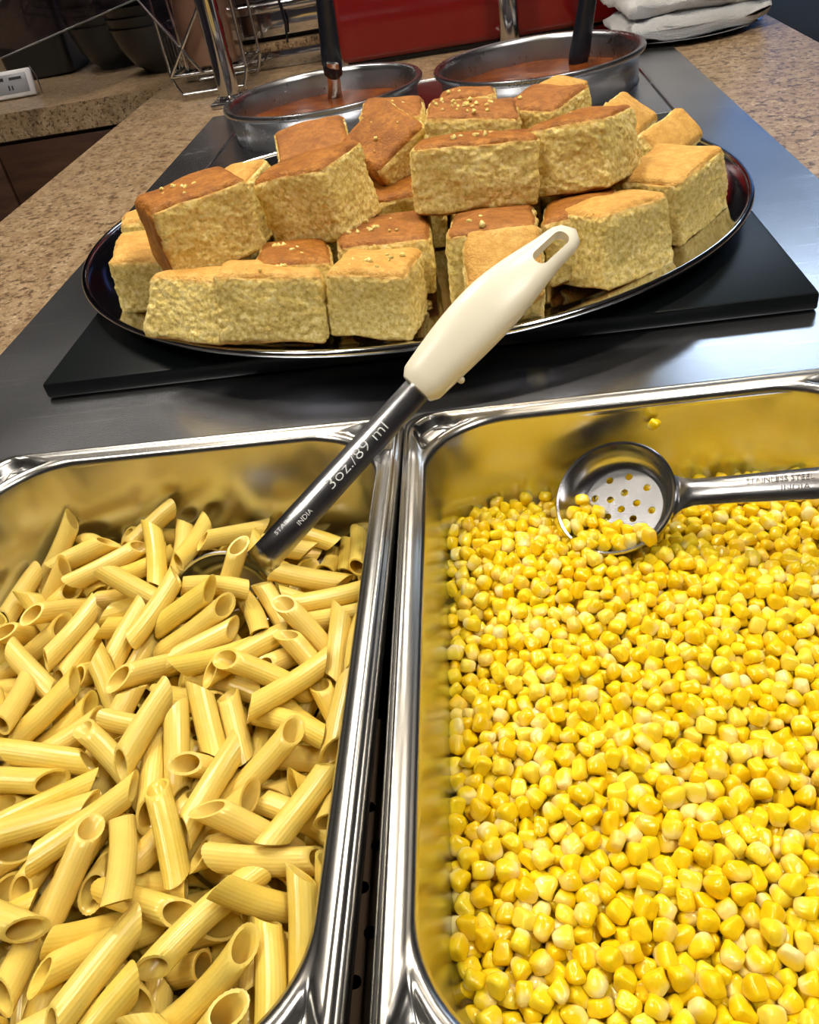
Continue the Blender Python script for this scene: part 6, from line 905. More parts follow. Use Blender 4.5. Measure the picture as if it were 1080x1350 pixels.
5,2399,-2740,-506,-154,31,-4,5,1898,-2027,-483,-138,-61,149,5,229,-585,-499,30,-38,67,0,887,-772,-524,69,14,83,2,2040,-2207,-516,119,65,-123,0,861,-353,-524,96,-44,105,
3,1825,-665,-528,-1,29,3,2,1669,-1056,-522,78,-38,-108,3,1293,-1238,-506,118,-24,178,0,2279,-2788,-519,-68,43,-169,2,2334,-3198,-509,16,-7,19,2,294,-1152,-517,43,-1,-14,
3,577,-1774,-501,-119,57,-32,5,1764,-1639,-534,81,-12,67,4,802,-779,-541,99,2,40,4,1427,-2539,-522,-92,13,-67,3,1243,-204,-565,-177,34,107,3,854,-732,-575,31,-13,-147,
3,836,-659,-535,93,18,-121,5,645,-499,-493,34,9,-93,2,1112,-1705,-508,127,-67,-83,5,1705,-1890,-518,78,-9,157,2,617,-1296,-507,19,-16,-11,0,1827,-1926,-505,148,77,-3,
0,2452,-1363,-539,-52,-8,-98,2,1925,-1612,-466,120,39,51,1,2103,-2002,-495,-27,-34,62,5,2055,-433,-535,121,15,174,3,939,-784,-405,95,-4,-174,2,521,-2806,-520,115,-51,69,
1,1706,-1098,-474,-7,-21,-110,1,1958,-2568,-511,-7,76,163,1,1966,-1892,-481,-67,4,-110,2,1984,-984,-473,99,-15,-135,5,1833,-226,-496,-15,62,38,0,533,-1374,-520,95,16,-113,
3,1735,-524,-549,94,-6,135,5,1147,-736,-574,16,-32,-12,5,2114,-1781,-511,64,-21,-70,4,1273,-394,-592,70,17,-122,4,1636,-1956,-490,137,-8,-171,1,870,-1742,-471,-111,22,41,
1,1667,-2963,-471,127,23,-135,2,857,-1533,-519,-30,-20,159,1,750,-1024,-522,-63,15,14,2,2005,-1138,-462,-94,16,-169,0,336,-1216,-507,-99,-56,-19,0,1062,-3113,-573,0,0,-64,
0,1542,-985,-465,-108,-55,-178,0,2318,-2208,-477,-74,-55,-48,4,908,-747,-467,-78,4,56,1,1288,-1522,-482,21,24,-42,5,418,-560,-492,-59,47,179,3,778,-455,-525,144,-22,71,
1,2033,-1217,-461,-144,-31,-9,0,2102,-696,-554,58,44,94,5,1365,-1619,-495,86,34,-59,0,2387,-1825,-517,4,-47,-16,3,2111,-2376,-508,117,-55,86,3,2019,-2720,-477,-3,-70,-73,
5,744,-1307,-481,137,-1,13,1,575,-2595,-517,27,15,130,1,1597,-2777,-483,-92,58,55,4,261,-2530,-532,114,-27,-172,2,878,-3110,-510,-4,5,20,5,2412,-1602,-529,69,-20,91,
0,1260,-782,-551,149,-14,-25,2,2006,-815,-519,-90,-45,-176,3,1800,-483,-512,-3,-9,40,4,996,-1401,-489,71,34,134,4,661,-947,-436,-94,9,170,4,1559,-1005,-553,-140,57,-23,
5,296,-556,-515,150,37,-6,1,1836,-1702,-479,88,-6,-21,3,1699,-1678,-522,-42,-49,114,4,1753,-2572,-509,118,-69,-60,1,2102,-1542,-517,31,32,-7,3,1866,-1621,-469,-36,6,77,
0,1474,-979,-437,-34,17,163,3,1924,-3070,-498,-70,34,165,2,1523,-1576,-468,-18,41,105,2,1353,-904,-532,-34,-15,164,4,992,-2587,-508,-127,-56,68,2,1331,-999,-536,-98,-6,-18,
5,2466,-1428,-475,89,51,158,2,2097,-1110,-519,-152,-32,-62,2,1346,-517,-579,-112,-19,-133,4,2246,-2398,-467,-58,31,-131,5,330,-453,-477,75,-63,-174,3,1394,-1901,-467,-30,4,175,
1,1186,-1606,-480,-148,72,-100,2,2210,-320,-509,-87,4,12,1,373,-327,-507,57,-14,-100,3,1760,-2891,-475,-95,-2,126,3,1181,-3140,-495,16,-3,156,3,886,-1109,-437,-41,37,-96,
1,2157,-733,-511,-29,10,-46,5,1547,-1476,-465,31,-15,42,2,2428,-1667,-489,-12,-40,-119,5,1784,-2501,-499,-123,-35,71,4,1993,-1462,-471,129,-21,94,2,1661,-1243,-461,-83,28,170,
1,1794,-2103,-514,49,-17,-101,0,1008,-1300,-440,63,3,30,0,2021,-2158,-463,-78,31,-172,2,1780,-1089,-468,46,1,-150,2,2279,-3098,-513,-141,49,34,1,1767,-3206,-526,-53,14,-170,
1,1446,-1025,-484,-5,-35,-102,0,1392,-856,-487,-95,37,-66,3,540,-1060,-457,-54,-87,130,2,1402,-1470,-439,-47,55,-73,5,2082,-2727,-478,21,-27,145,3,693,-1202,-471,115,2,-179,
5,403,-1500,-472,-127,-2,3,3,795,-3142,-503,12,-13,-161,4,1669,-2821,-478,122,22,-151,4,1964,-2127,-505,-110,57,-129,3,1423,-1610,-458,-10,28,56,0,2040,-325,-500,91,-5,-21,
4,1709,-2615,-467,89,38,-72,3,1325,-1740,-479,-32,10,178,3,661,-1789,-477,73,21,68,4,944,-1368,-468,108,54,-46,5,957,-1150,-456,-38,-24,-40,3,2362,-1765,-470,-56,60,-58,
0,2366,-1625,-497,-105,28,172,4,2174,-654,-540,-47,-58,130,4,2465,-1540,-488,-54,-43,77,5,880,-1625,-447,-5,-12,-151,1,1596,-570,-518,15,-15,-165,2,2319,-1653,-459,31,-64,-84,
5,1275,-400,-529,63,-20,-146,1,926,-1001,-437,2,-15,162,3,1268,-597,-553,-1,-3,-59,1,1005,-906,-416,81,-12,-62,1,580,-466,-509,-35,60,179,1,503,-806,-468,-41,35,124,
1,2232,-1201,-471,-41,64,103,0,1847,-2146,-473,37,-33,90,4,1292,-1016,-489,-78,-26,151,5,2195,-1278,-526,-83,6,-31,4,1499,-1290,-465,3,-10,-144,0,1597,-955,-518,-74,16,73,
1,1093,-1799,-462,11,34,74,0,2108,-2238,-472,-159,27,103,2,772,-1444,-475,60,-28,-50,0,2162,-1985,-463,28,19,153,5,2108,-1167,-479,79,-20,-53,4,999,-1636,-459,136,-1,28,
1,2450,-2459,-492,60,-22,166,1,1289,-3172,-503,16,58,150,1,2050,-2277,-462,-85,30,52,5,308,-1517,-492,-64,46,113,5,2044,-3289,-484,86,-1,121,5,1183,-1264,-460,-74,22,-89,
3,1398,-3127,-463,8,18,-44,2,2120,-2497,-460,-84,-61,-22,5,566,-1408,-460,147,56,-1,5,869,-3240,-513,-136,-3,130,5,1736,-1726,-482,-146,5,-100,2,1996,-2627,-474,50,48,179,
1,492,-903,-465,-86,28,-10,3,2043,-3108,-506,-106,65,122,4,911,-1570,-479,-49,61,6,3,2073,-2615,-474,41,-5,-35,1,2139,-1513,-456,-148,21,-4,2,2328,-528,-525,109,16,-125,
5,327,-1684,-504,52,15,-44,0,689,-1632,-453,-107,-13,21,1,533,-968,-442,-49,44,90,5,1663,-2667,-426,80,19,-168,3,2447,-552,-497,102,59,107,4,704,-3288,-506,54,-25,-24,
4,1758,-3061,-457,88,-13,147,5,955,-952,-481,-30,4,-110,4,2103,-1706,-457,-10,56,-161,1,1728,-1992,-461,93,-11,-4,1,2213,-2474,-494,9,19,-161,0,2272,-2143,-468,-70,-10,35,
2,245,-1573,-504,4,-1,-77,0,698,-820,-530,76,-19,171,3,803,-993,-475,-44,-2,17,4,1593,-1546,-469,27,-33,-38,3,1813,-2582,-474,29,13,-9,5,909,-1676,-474,79,31,86,
0,1035,-1236,-461,-66,45,-109,5,2449,-659,-492,92,62,147,3,2103,-1350,-476,90,-4,-158,5,1518,-1823,-465,33,-31,59,0,2368,-2093,-511,0,-26,73,1,1845,-1363,-463,-67,43,-179,
0,2030,-1776,-475,-57,9,113,4,1907,-1312,-461,32,-36,-176,4,1402,-984,-523,-85,81,29,4,1318,-1457,-465,29,66,72,3,1141,-808,-528,56,-57,38,0,1887,-1544,-491,-126,51,-165,
3,1836,-3190,-505,69,49,37,3,1095,-999,-444,-3,23,129,2,1011,-3100,-514,62,-44,-8,1,1510,-321,-491,80,-26,8,0,1967,-2228,-478,58,12,-51,4,2404,-2841,-504,41,-53,88,
0,1361,-1691,-458,112,2,108,1,2480,-1801,-495,-138,35,116,5,1702,-1416,-459,25,-41,55,4,1186,-870,-577,-27,-4,157,0,1868,-2800,-485,-77,0,-105,5,327,-1027,-455,-108,50,-137,
3,968,-1237,-431,-15,-65,-115,2,1925,-307,-492,-91,-17,37,0,2194,-2628,-475,78,-46,-78,0,1853,-375,-481,82,-13,-71,1,1558,-2879,-522,-7,-17,79,3,311,-596,-473,92,-17,67,
5,675,-365,-524,70,41,105,0,1632,-1687,-476,109,-2,-79,5,303,-1098,-482,137,-46,168,4,484,-564,-476,-64,-9,-158,2,2238,-754,-487,24,48,123,1,1618,-1037,-440,-24,-8,46,
5,1388,-1091,-440,15,-79,-35,0,2023,-1327,-480,-1,26,145,0,634,-625,-485,72,35,-98,0,1638,-3065,-504,-122,-53,14,3,1749,-562,-492,93,-26,-156,1,1311,-334,-519,-1,31,-29,
5,1953,-1193,-482,-109,-67,75,5,848,-1337,-448,-157,6,-86,4,722,-485,-469,-90,12,31,4,1598,-453,-537,-105,-26,96,0,2227,-675,-506,-177,0,-99,4,1684,-1922,-469,53,-24,-121,
3,1936,-2421,-480,-87,8,-114,5,749,-1066,-472,94,24,59,5,1800,-2049,-449,99,-22,30,4,2261,-2873,-499,163,-85,66,1,2293,-897,-521,11,9,69,1,777,-868,-510,-27,59,-30,
0,1579,-3043,-476,67,-16,-153,4,1533,-1172,-437,-40,-17,-152,0,1640,-1600,-466,61,-52,-43,0,1142,-1545,-468,-25,-23,28,1,801,-1647,-437,-1,-26,-47,0,2125,-2826,-482,120,-3,-179,
3,1973,-236,-502,-7,-27,38,0,2116,-266,-529,32,-51,-61,5,1853,-1203,-450,46,-36,95,5,395,-1120,-443,89,-7,61,3,2197,-619,-479,174,-39,21,5,754,-1021,-420,68,-34,125,
1,1543,-1090,-487,56,5,-109,4,405,-696,-504,13,65,-117,4,1720,-3159,-541,-3,-39,48,0,2029,-593,-507,-129,1,124,4,1678,-553,-508,6,60,158,2,1303,-1284,-440,-117,39,109,
1,2414,-1213,-510,-28,12,145,0,1158,-1707,-455,-69,-14,-49,3,290,-872,-482,-88,-15,-69,2,760,-2251,-490,48,-26,-163,1,1568,-1938,-457,-60,-47,50,1,1543,-3108,-475,-37,18,-56,
0,1318,-1069,-450,6,-27,-85,5,663,-836,-466,100,-5,105,3,1884,-1881,-460,101,17,30,5,331,-673,-514,-103,-40,-144,1,823,-1490,-476,-21,36,25,2,996,-1722,-492,0,-40,-49,
4,1608,-957,-457,-17,-60,70,1,2006,-2338,-470,2,17,-18,3,1574,-1299,-478,109,-35,56,4,2134,-437,-531,-10,39,124,2,1805,-2213,-473,87,34,-5,0,831,-1264,-456,-169,-42,-138,
4,1855,-598,-507,-124,-58,-109,0,2165,-574,-533,-41,-6,-40,0,1752,-1249,-479,-91,11,149,3,2047,-201,-517,-65,18,57,2,2430,-2926,-482,-61,-26,-18,1,2342,-2345,-474,72,24,43,
2,573,-783,-493,-48,4,8,1,605,-1022,-432,-100,-50,53,0,1842,-735,-524,81,18,117,0,828,-1575,-456,47,9,-146,4,1771,-2385,-463,132,48,154,1,1974,-3230,-466,128,10,15,
0,1465,-798,-508,45,21,-75,0,2004,-2975,-485,89,21,-6,4,1098,-892,-450,81,-23,-130,5,520,-3143,-494,-44,59,-70,4,1269,-978,-524,-123,-53,163,4,1701,-722,-535,29,16,-130,
2,358,-803,-462,-45,-49,-85,2,1117,-1068,-457,124,-8,-104,1,1097,-946,-493,100,41,-53,5,1754,-412,-493,29,-18,40,0,765,-1235,-466,-23,-22,144,4,2298,-657,-540,11,35,-145,
0,1346,-814,-498,10,-28,-107,2,2484,-2343,-522,-7,39,-124,0,2033,-2086,-482,-33,9,-33,1,1787,-1642,-468,62,9,-14,5,689,-1021,-469,-109,-62,2,1,1642,-2558,-438,63,-12,-73,
1,844,-776,-435,-63,30,72,1,1144,-1320,-464,37,63,-139,2,2070,-2876,-468,-69,-49,-160,4,2458,-2731,-487,-19,4,-102,3,724,-304,-535,40,-11,128,3,1635,-2717,-465,110,-48,165,
4,1419,-432,-515,111,-31,-81,3,773,-3237,-521,-70,-19,-97,3,393,-634,-481,37,-8,172,2,1895,-1474,-455,116,-64,-109,4,2482,-2028,-505,-37,8,41,2,1171,-1461,-475,-36,47,42,
4,2156,-3207,-548,-63,11,-143,1,704,-547,-505,38,20,130,3,819,-1690,-513,-22,-14,-81,2,2160,-2751,-473,42,31,-43,2,1977,-648,-484,-81,23,12,3,452,-3215,-505,-59,1,-111,
4,1048,-1750,-463,-55,-28,102,2,436,-408,-481,19,40,126,2,2384,-1157,-526,-63,35,-26,0,1818,-1490,-476,-22,-44,132,2,486,-1151,-468,35,-9,-170,5,2319,-1966,-480,-29,-21,133,
3,2295,-2071,-515,2,-4,172,0,687,-1110,-473,90,10,-4,5,2390,-1322,-531,70,-3,117,1,1745,-1567,-453,31,-2,46,0,2330,-2729,-484,-133,-16,66,3,597,-925,-449,-121,55,-85,
4,1717,-1315,-474,153,-20,-40,4,1010,-1453,-458,4,21,151,2,2055,-1554,-443,102,62,130,3,556,-1330,-481,-25,-2,112,1,2132,-3231,-489,79,36,-21,0,621,-285,-519,-22,-32,-45,
4,1750,-2446,-464,-114,-36,-62,4,1214,-1779,-523,45,-9,94,3,2228,-1569,-473,-96,26,-31,2,1477,-1468,-489,-58,35,-143,2,1267,-1119,-461,-47,89,-148,4,2127,-1429,-478,-44,10,89,
5,2388,-1553,-462,-116,11,-82,0,242,-499,-479,-159,39,89,1,1656,-1538,-456,-4,4,-37,5,1053,-819,-494,76,4,-41,1,1553,-882,-532,78,50,-51,4,558,-266,-528,30,46,-111,
3,765,-593,-481,169,3,13,4,1012,-299,-588,-48,55,58,4,2164,-3098,-477,36,-19,-165,0,2268,-1304,-489,-178,-70,159,0,2227,-2819,-481,154,67,21,3,1273,-1417,-446,174,51,69,
0,1502,-1736,-459,-116,8,-90,0,633,-569,-515,-113,64,-148,4,1701,-332,-518,-15,14,-64,0,2365,-2183,-517,73,53,125,5,1044,-3183,-482,-7,58,129,1,2360,-2267,-460,157,21,-178,
1,819,-271,-554,92,-63,101,4,1974,-1269,-478,91,-35,128,3,284,-777,-497,-108,-33,-71,2,251,-2063,-525,62,-33,177,1,1080,-1187,-483,160,41,99,2,683,-679,-522,-53,-77,-168,
0,1355,-3265,-579,29,54,-150,2,2351,-1371,-495,-55,-25,-32,5,1887,-2521,-456,-65,-4,-92,4,525,-352,-540,6,38,-129,2,338,-1445,-481,70,-76,-152,3,1824,-1857,-474,-74,-41,121,
4,1740,-1844,-467,107,-21,111,1,1457,-371,-538,10,-39,-162,4,1177,-1046,-463,-36,-2,-28,1,2462,-3013,-502,-26,21,95,1,1933,-2166,-457,72,40,104,0,319,-1791,-516,-148,-15,-33,
5,1209,-1529,-443,51,-55,75,2,1781,-1336,-490,108,35,4,5,1897,-1009,-479,-98,-3,-100,1,1662,-2422,-483,-86,-18,-35,3,1723,-2235,-468,-173,-75,29,4,1447,-1856,-448,26,49,110,
3,625,-3312,-521,29,-55,160,1,1882,-3143,-482,47,-21,77,5,1398,-1191,-470,108,16,165,1,2291,-1894,-442,70,-11,48,4,1412,-340,-567,-16,-32,-6,0,1359,-1571,-453,89,62,108,
4,911,-862,-500,-72,-5,-129,4,232,-1191,-519,-15,4,-92,1,709,-1094,-423,-62,14,43,3,2151,-2568,-469,-154,-19,-174,3,1963,-2024,-455,-53,-54,174,3,1655,-1326,-445,-55,13,113,
5,2454,-737,-510,-2,4,-150,3,2256,-1767,-472,31,9,65,1,424,-1385,-480,11,-22,-32,3,728,-3179,-508,-10,-53,179,4,2189,-1967,-522,-95,-8,-64,4,1589,-1225,-446,50,-45,46,
4,1273,-3308,-517,-46,64,-30,4,484,-1406,-490,-21,1,-75,2,2061,-2392,-451,-19,40,-15,2,1953,-2906,-495,-10,-12,77,5,633,-1721,-465,-33,75,152,4,1683,-1032,-458,74,37,140,
1,2115,-2073,-476,-22,24,-158,0,2233,-1955,-468,61,21,-136,0,1616,-886,-480,-29,7,-26,2,2207,-3039,-474,-76,-27,17,3,1636,-3226,-490,-28,9,-180,3,1121,-1145,-452,90,62,-164,
4,495,-437,-510,-132,-44,172,2,2125,-569,-477,71,33,-10,0,589,-1208,-457,-93,-12,-81,4,1998,-484,-479,141,-16,-45,0,683,-1367,-483,130,-17,61,0,1906,-2735,-478,65,46,61,
2,2391,-3015,-517,98,82,163,0,750,-805,-491,83,-56,158,5,1953,-1814,-488,39,-7,-28,5,1705,-259,-509,-20,-26,162,3,2190,-451,-483,-98,-7,-43,5,2210,-3201,-500,-34,10,-159,
0,1301,-251,-546,1,-35,25,4,2029,-1852,-484,-138,-37,96,1,1496,-3182,-473,-32,-47,-141,1,1832,-2973,-464,-57,-14,-103,])

# ------------------------------------------------------------------ penne
def penne_mesh(L, r, bend, flat, seed):
    n = 66; m = 14; v = []; f = []
    def pos(t, a, rad, tilt0, tilt1):
        y, z = rad*cos(a), rad*sin(a)*flat
        x0 = -(L/2-.95*r)+tilt0*y; x1 = (L/2-.95*r)+tilt1*y
        x = x0+(x1-x0)*t
        return (x, y+wob*sin(x*90+seed), z+bend*((x/(L/2))**2-.3))
    wob = .0003
    T0, T1 = .95, .95
    for i in range(m+1):                                # outside, ridged
        for k in range(n):
            a = 2*pi*k/n; v.append(pos(i/m, a, r*(1+(.022 if k % 3 == 0 else -.009)), T0, T1))
    wi = .0013
    for i in range(m+1):                                # inside bore
        for k in range(n):
            a = 2*pi*k/n; v.append(pos(i/m, a, r-wi, T0, T1))
    N = (m+1)*n
    for i in range(m):
        for k in range(n):
            k2 = (k+1) % n
            f.append((i*n+k, (i+1)*n+k, (i+1)*n+k2, i*n+k2))
            f.append((N+i*n+k, N+i*n+k2, N+(i+1)*n+k2, N+(i+1)*n+k))
    for k in range(n):
        k2 = (k+1) % n
        f.append((k, k2, N+k2, N+k)); f.append((m*n+k2, m*n+k, N+m*n+k, N+m*n+k2))
    me = bpy.data.meshes.new('penne'); me.from_pydata(v, [], f); me.update(); me.materials.append(M['pasta'])
    me.polygons.foreach_set('use_smooth', [True]*len(me.polygons)); me.set_sharp_from_angle(angle=radians(55))
    return me
PVAR = [(.054, .0060, .0015, .95), (.050, .0062, .0010, .92), (.058, .0058, .0025, .96), (.046, .0062, .0, .9), (.054, .0057, .003, .95), (.051, .0064, .0005, .88)]
PM = [penne_mesh(*p, i) for i, p in enumerate(PVAR)]
for vi, p, q in PENNE:
    o = bpy.data.objects.new('penne', PM[vi]); COL.objects.link(o)
    o.location = p; o.rotation_mode = 'QUATERNION'; o.rotation_quaternion = q
    tag(o, 'cooked yellow penne tube in the pile in the left pan', 'pasta', 'penne in the left pan')

# ------------------------------------------------------------------ corn
def kernel_mesh(w, d, h, seed, nu=12, nv=9):
    v = []; f = []; tips = []
    for j in range(nv+1):
        ph = -pi/2+pi*j/nv
        for i in range(nu):
            a = 2*pi*i/nu
            c, s = cos(a), sin(a); e = .62
            cx = math.copysign(abs(c)**e, c); sy = math.copysign(abs(s)**e, s)
            pz = math.copysign(abs(sin(ph))**.75, sin(ph)); pr = cos(ph)**.62 if cos(ph) > 0 else 0
            tap = .76+.32*(pz*.5+.5)
            x, y, z = w*.5*cx*pr*tap, d*.5*sy*pr*tap, h*.5*pz
            if pz > .6: z -= h*.07*(1-(pr)**2)*((pz-.6)/.4)
            nz = noise.noise(Vector((x*230+seed*7, y*230, z*230)))*.24
            v.append((x*(1+nz), y*(1+nz), z*(1+nz))); tips.append(max(0, min(1, .5-pz*.62)))
    for j in range(nv):
        for i in range(nu):
            f.append((j*nu+i, j*nu+(i+1) % nu, (j+1)*nu+(i+1) % nu, (j+1)*nu+i))
    me = bpy.data.meshes.new('corn_kernel'); me.from_pydata(v, [], f); me.update()
    at = me.attributes.new('tip', 'FLOAT', 'POINT'); at.data.foreach_set('value', tips)
    me.polygons.foreach_set('use_smooth', [True]*len(me.polygons)); me.materials.append(M['corn'])
    return me, v, f, tips
KVAR = [(.0089, .0066, .0090), (.0094, .0074, .0083), (.0083, .0074, .0095), (.0099, .0064, .0085), (.0080, .0064, .0080), (.0089, .0079, .0085)]
KM = [kernel_mesh(*k, i, 14, 12) for i, k in enumerate(KVAR)]
KL = [kernel_mesh(*k, i, 10, 7) for i, k in enumerate(KVAR)]
for vi, p, q in CORN_NEAR:
    o = bpy.data.objects.new('corn_kernel', KM[vi][0]); COL.objects.link(o)
    o.location = p; o.rotation_mode = 'QUATERNION'; o.rotation_quaternion = q
    tag(o, 'yellow corn kernel on top of the heap in the right pan', 'corn', 'corn kernels on top of the heap')
V = []; F = []; TP = []
for vi, p, q in CORN_REST:
    Rm = q.to_matrix(); b0 = len(V); _, kv, kf, kt = KL[vi]
    V += [tuple(Rm @ Vector(x)+p) for x in kv]; F += [tuple(b0+i for i in x) for x in kf]; TP += kt
cr = mesh('corn_kernels', V, F, 'corn', None, True)
at = cr.data.attributes.new('tip', 'FLOAT', 'POINT'); at.data.foreach_set('value', TP)
tag(cr, 'bed of loose yellow corn kernels filling the right steel pan', 'corn', None, 'stuff')
def lone_kernel(p, e, vi, label, group=None):
    o = bpy.data.objects.new('corn_kernel', KM[vi][0]); COL.objects.link(o); o.location = p; o.rotation_euler = e
    tag(o, label, 'corn', group); return o

# ------------------------------------------------------------------ spoons
def frame_m(c, X, Zn):
    X = X.normalized(); Zn = (Zn-X*Zn.dot(X)).normalized(); Y = Zn.cross(X)
    return Matrix(((X.x, Y.x, Zn.x, c.x), (X.y, Y.y, Zn.y, c.y), (X.z, Y.z, Zn.z, c.z), (0, 0, 0, 1)))
def strip_handle(name, stations, mat, parent, thick=.0016):
    """arched stamped strip; stations: (x, z, width, arch height) in the handle frame"""
    n = 12; V = []; F = []
    for (x, z, w, ah) in stations:
        top = []; bot = []
        for k in range(n+1):
            u = -1+2*k/n; y = u*w/2; zz = z+ah*(1-abs(u)**2.4)
            top.append((x, y, zz)); bot.append((x, y*.96, zz-thick))
        V += top+bot[::-1]
    m = 2*(n+1)
    for s in range(len(stations)-1):
        for k in range(m): F.append((s*m+k, (s+1)*m+k, (s+1)*m+(k+1) % m, s*m+(k+1) % m))
    F.append(tuple(range(m))); F.append(tuple((len(stations)-1)*m+k for k in range(m))[::-1])
    return mesh(name, V, F, mat, parent, True, 50)
def engrave(name, body, size, x0, y0, parent, surf, mat, lift=.00022, length=None):
    me = text_mesh(body, size)
    bm = bmesh.new(); bm.from_mesh(me); bmesh.ops.triangulate(bm, faces=bm.faces[:])
    for _ in range(3):
        es = [e for e in bm.edges if e.calc_length() > size*.16]
        if es: bmesh.ops.subdivide_edges(bm, edges=es, cuts=1); bmesh.ops.triangulate(bm, faces=bm.faces[:])
    bm.to_mesh(me); bm.free()
    xs = [v.co.x for v in me.vertices]; k = length/(max(xs)-min(xs)) if length else 1
    for v in me.vertices:
        x = x0+v.co.x*k; y = y0+v.co.y; v.co = Vector((x, y, surf(x, y)+lift))
    bm = bmesh.new(); bm.from_mesh(me)
    r = bmesh.ops.extrude_face_region(bm, geom=bm.faces[:])
    for e in r['geom']:
        if isinstance(e, bmesh.types.BMVert): e.co.z -= .0003
    bm.to_mesh(me); bm.free(); me.materials.clear()
    return link_mesh(name, me, mat, parent, False)

# spoon in the pasta: cream grip, steel shaft running down-left into the penne
SA = Vector((-.0867, -.0785, -.036)); SD = Vector((.735, .4754, .4835)).normalized()
SS = Vector((SD.y, -SD.x, 0)).normalized(); SN = (SS.cross(SD)*.79+SS*.61).normalized()
MS = frame_m(SA, SD, SN)
sp = empty('serving_spoon', (0, 0, 0), 'steel serving spoon with cream plastic grip stuck into the penne', 'spoon', 'serving spoons'); sp.matrix_world = MS
st = [(-.004, -.0125, .026, .001), (-.002, -.008, .024, .002), (.003, -.003, .0205, .0025), (.010, 0, .0185, .003), (.04, 0, .0180, .003), (.09, 0, .0172, .003), (.15, 0, .0165, .003)]
strip_handle('shaft', st, 'utensil', sp)
def bowl_part(parent, c, R, depth, holes=None, sub=None):
    prof = [(R+.0012, .0002), (R+.0004, .0010), (R-.0008, .0004), (R*.965, -depth*.30), (R*.90, -depth*.68), (R*.80, -depth*.93), (R*.70, -depth)]
    under = [(r+.0009, z-.0009) for r, z in prof[3:]][::-1]
    if not holes:
        prof += [(R*.35, -depth), (0, -depth)]; under = [(0, -depth-.001), (R*.35, -depth-.001)]+under
        return lathe('bowl', prof+under+[(R+.0012, .0002)], 'utensil', parent, 56, c)
    o = lathe('bowl', prof+[(R*.70, -depth-.001)]+under[1:]+[(R+.0012, .0002)], 'utensil', parent, 56, c)
    pl = plate_with_holes('bowl_floor', circle2(c[0], c[1], R*.702, 56), [circle2(c[0]+x, c[1]+y, .0021, 14) for x, y in holes], c[2]-depth-.001, c[2]-depth, 'utensil', parent)
    return o
bowl_part(sp, (-.035, 0, -.009), .033, .018)
surf1 = lambda x, y: .003*(1-abs(y/.0088)**2.4)
engrave('engraved_capacity', '3oz./89 ml', .0095, .060, -.0035, sp, surf1, 'etch', length=.047)
engrave('engraved_words', 'STAINLESS STEEL', .0036, .020, .0028, sp, surf1, 'etch', length=.034)
engrave('engraved_origin', 'INDIA', .0042, .033, -.0035, sp, surf1, 'etch', length=.011)
def make_grip():
    rings = []; n = 28; m = 30; L0, L1 = .135, .264
    for i in range(m+1):
        t = i/m; t2 = 1-(1-t)**1.0; x = L0+(L1-L0)*t
        w = .0262+.0075*sin(pi*min(1, t/.85))**1.2*(1 if t < .85 else 1)-.0065*sstep(.45, 1, t)
        h = .0175+.001*sin(pi*t)-.0065*sstep(.4, 1, t)
        e = 1.0
        if t < .05: e = sqrt(max(.0, 1-((.05-t)/.05)**2))*.22+.78
        if t > .90: e = sqrt(max(.0, 1-((t-.90)/.10)**2*.985))
        zc = .0015+.007*sin(pi*t*.9)-.013*t**2.2; yc = -.0035*t**2
        ring = []
        for k in range(n):
            a = 2*pi*k/n; c, s = cos(a), sin(a)
            ring.append((x, yc+math.copysign(abs(c)**.75, c)*w/2*e, zc+math.copysign(abs(s)**.75, s)*h/2*(e**.6)))
        rings.append(ring)
    v, f = rings_mesh(rings, True, True)
    bm = bmesh.new(); me = bpy.data.meshes.new('t'); me.from_pydata(v, [], f); bm.from_mesh(me); bmesh.ops.recalc_face_normals(bm, faces=bm.faces); bm.to_mesh(me); bm.free()
    g = bpy.data.objects.new('g', me); COL.objects.link(g)
    cu = rrect(.0128, .0046, .0043, -.03, 5); cu2 = [(x, y, .03) for x, y, z in cu]
    vv, ff = rings_mesh([cu, cu2], True, True); cm = bpy.data.meshes.new('c'); cm.from_pydata([(x+.2435, y-.0028, z-.006) for x, y, z in vv], [], ff)
    bm = bmesh.new(); bm.from_mesh(cm); bmesh.ops.recalc_face_normals(bm, faces=bm.faces); bm.to_mesh(cm); bm.free()
    c = bpy.data.objects.new('c', cm); COL.objects.link(c)
    md = g.modifiers.new('b', 'BOOLEAN'); md.operation = 'DIFFERENCE'; md.object = c; md.solver = 'EXACT'
    dg = bpy.context.evaluated_depsgraph_get(); out = bpy.data.meshes.new_from_object(g.evaluated_get(dg))
    bpy.data.objects.remove(g); bpy.data.objects.remove(c)
    out.name = 'grip'; out.materials.clear()
    o = link_mesh('grip', out, 'cream', sp); out.set_sharp_from_angle(angle=radians(50)); o['label'] = 'cream plastic grip with a hanging slot'
    nub = bpy.data.meshes.new('nub'); bm = bmesh.new(); bmesh.ops.create_icosphere(bm, subdivisions=2, radius=.0022); bm.to_mesh(nub); bm.free()
    nb = link_mesh('moulding_nub', nub, 'cream', o); nb.location = (.155, -.0155, .002)
make_grip()

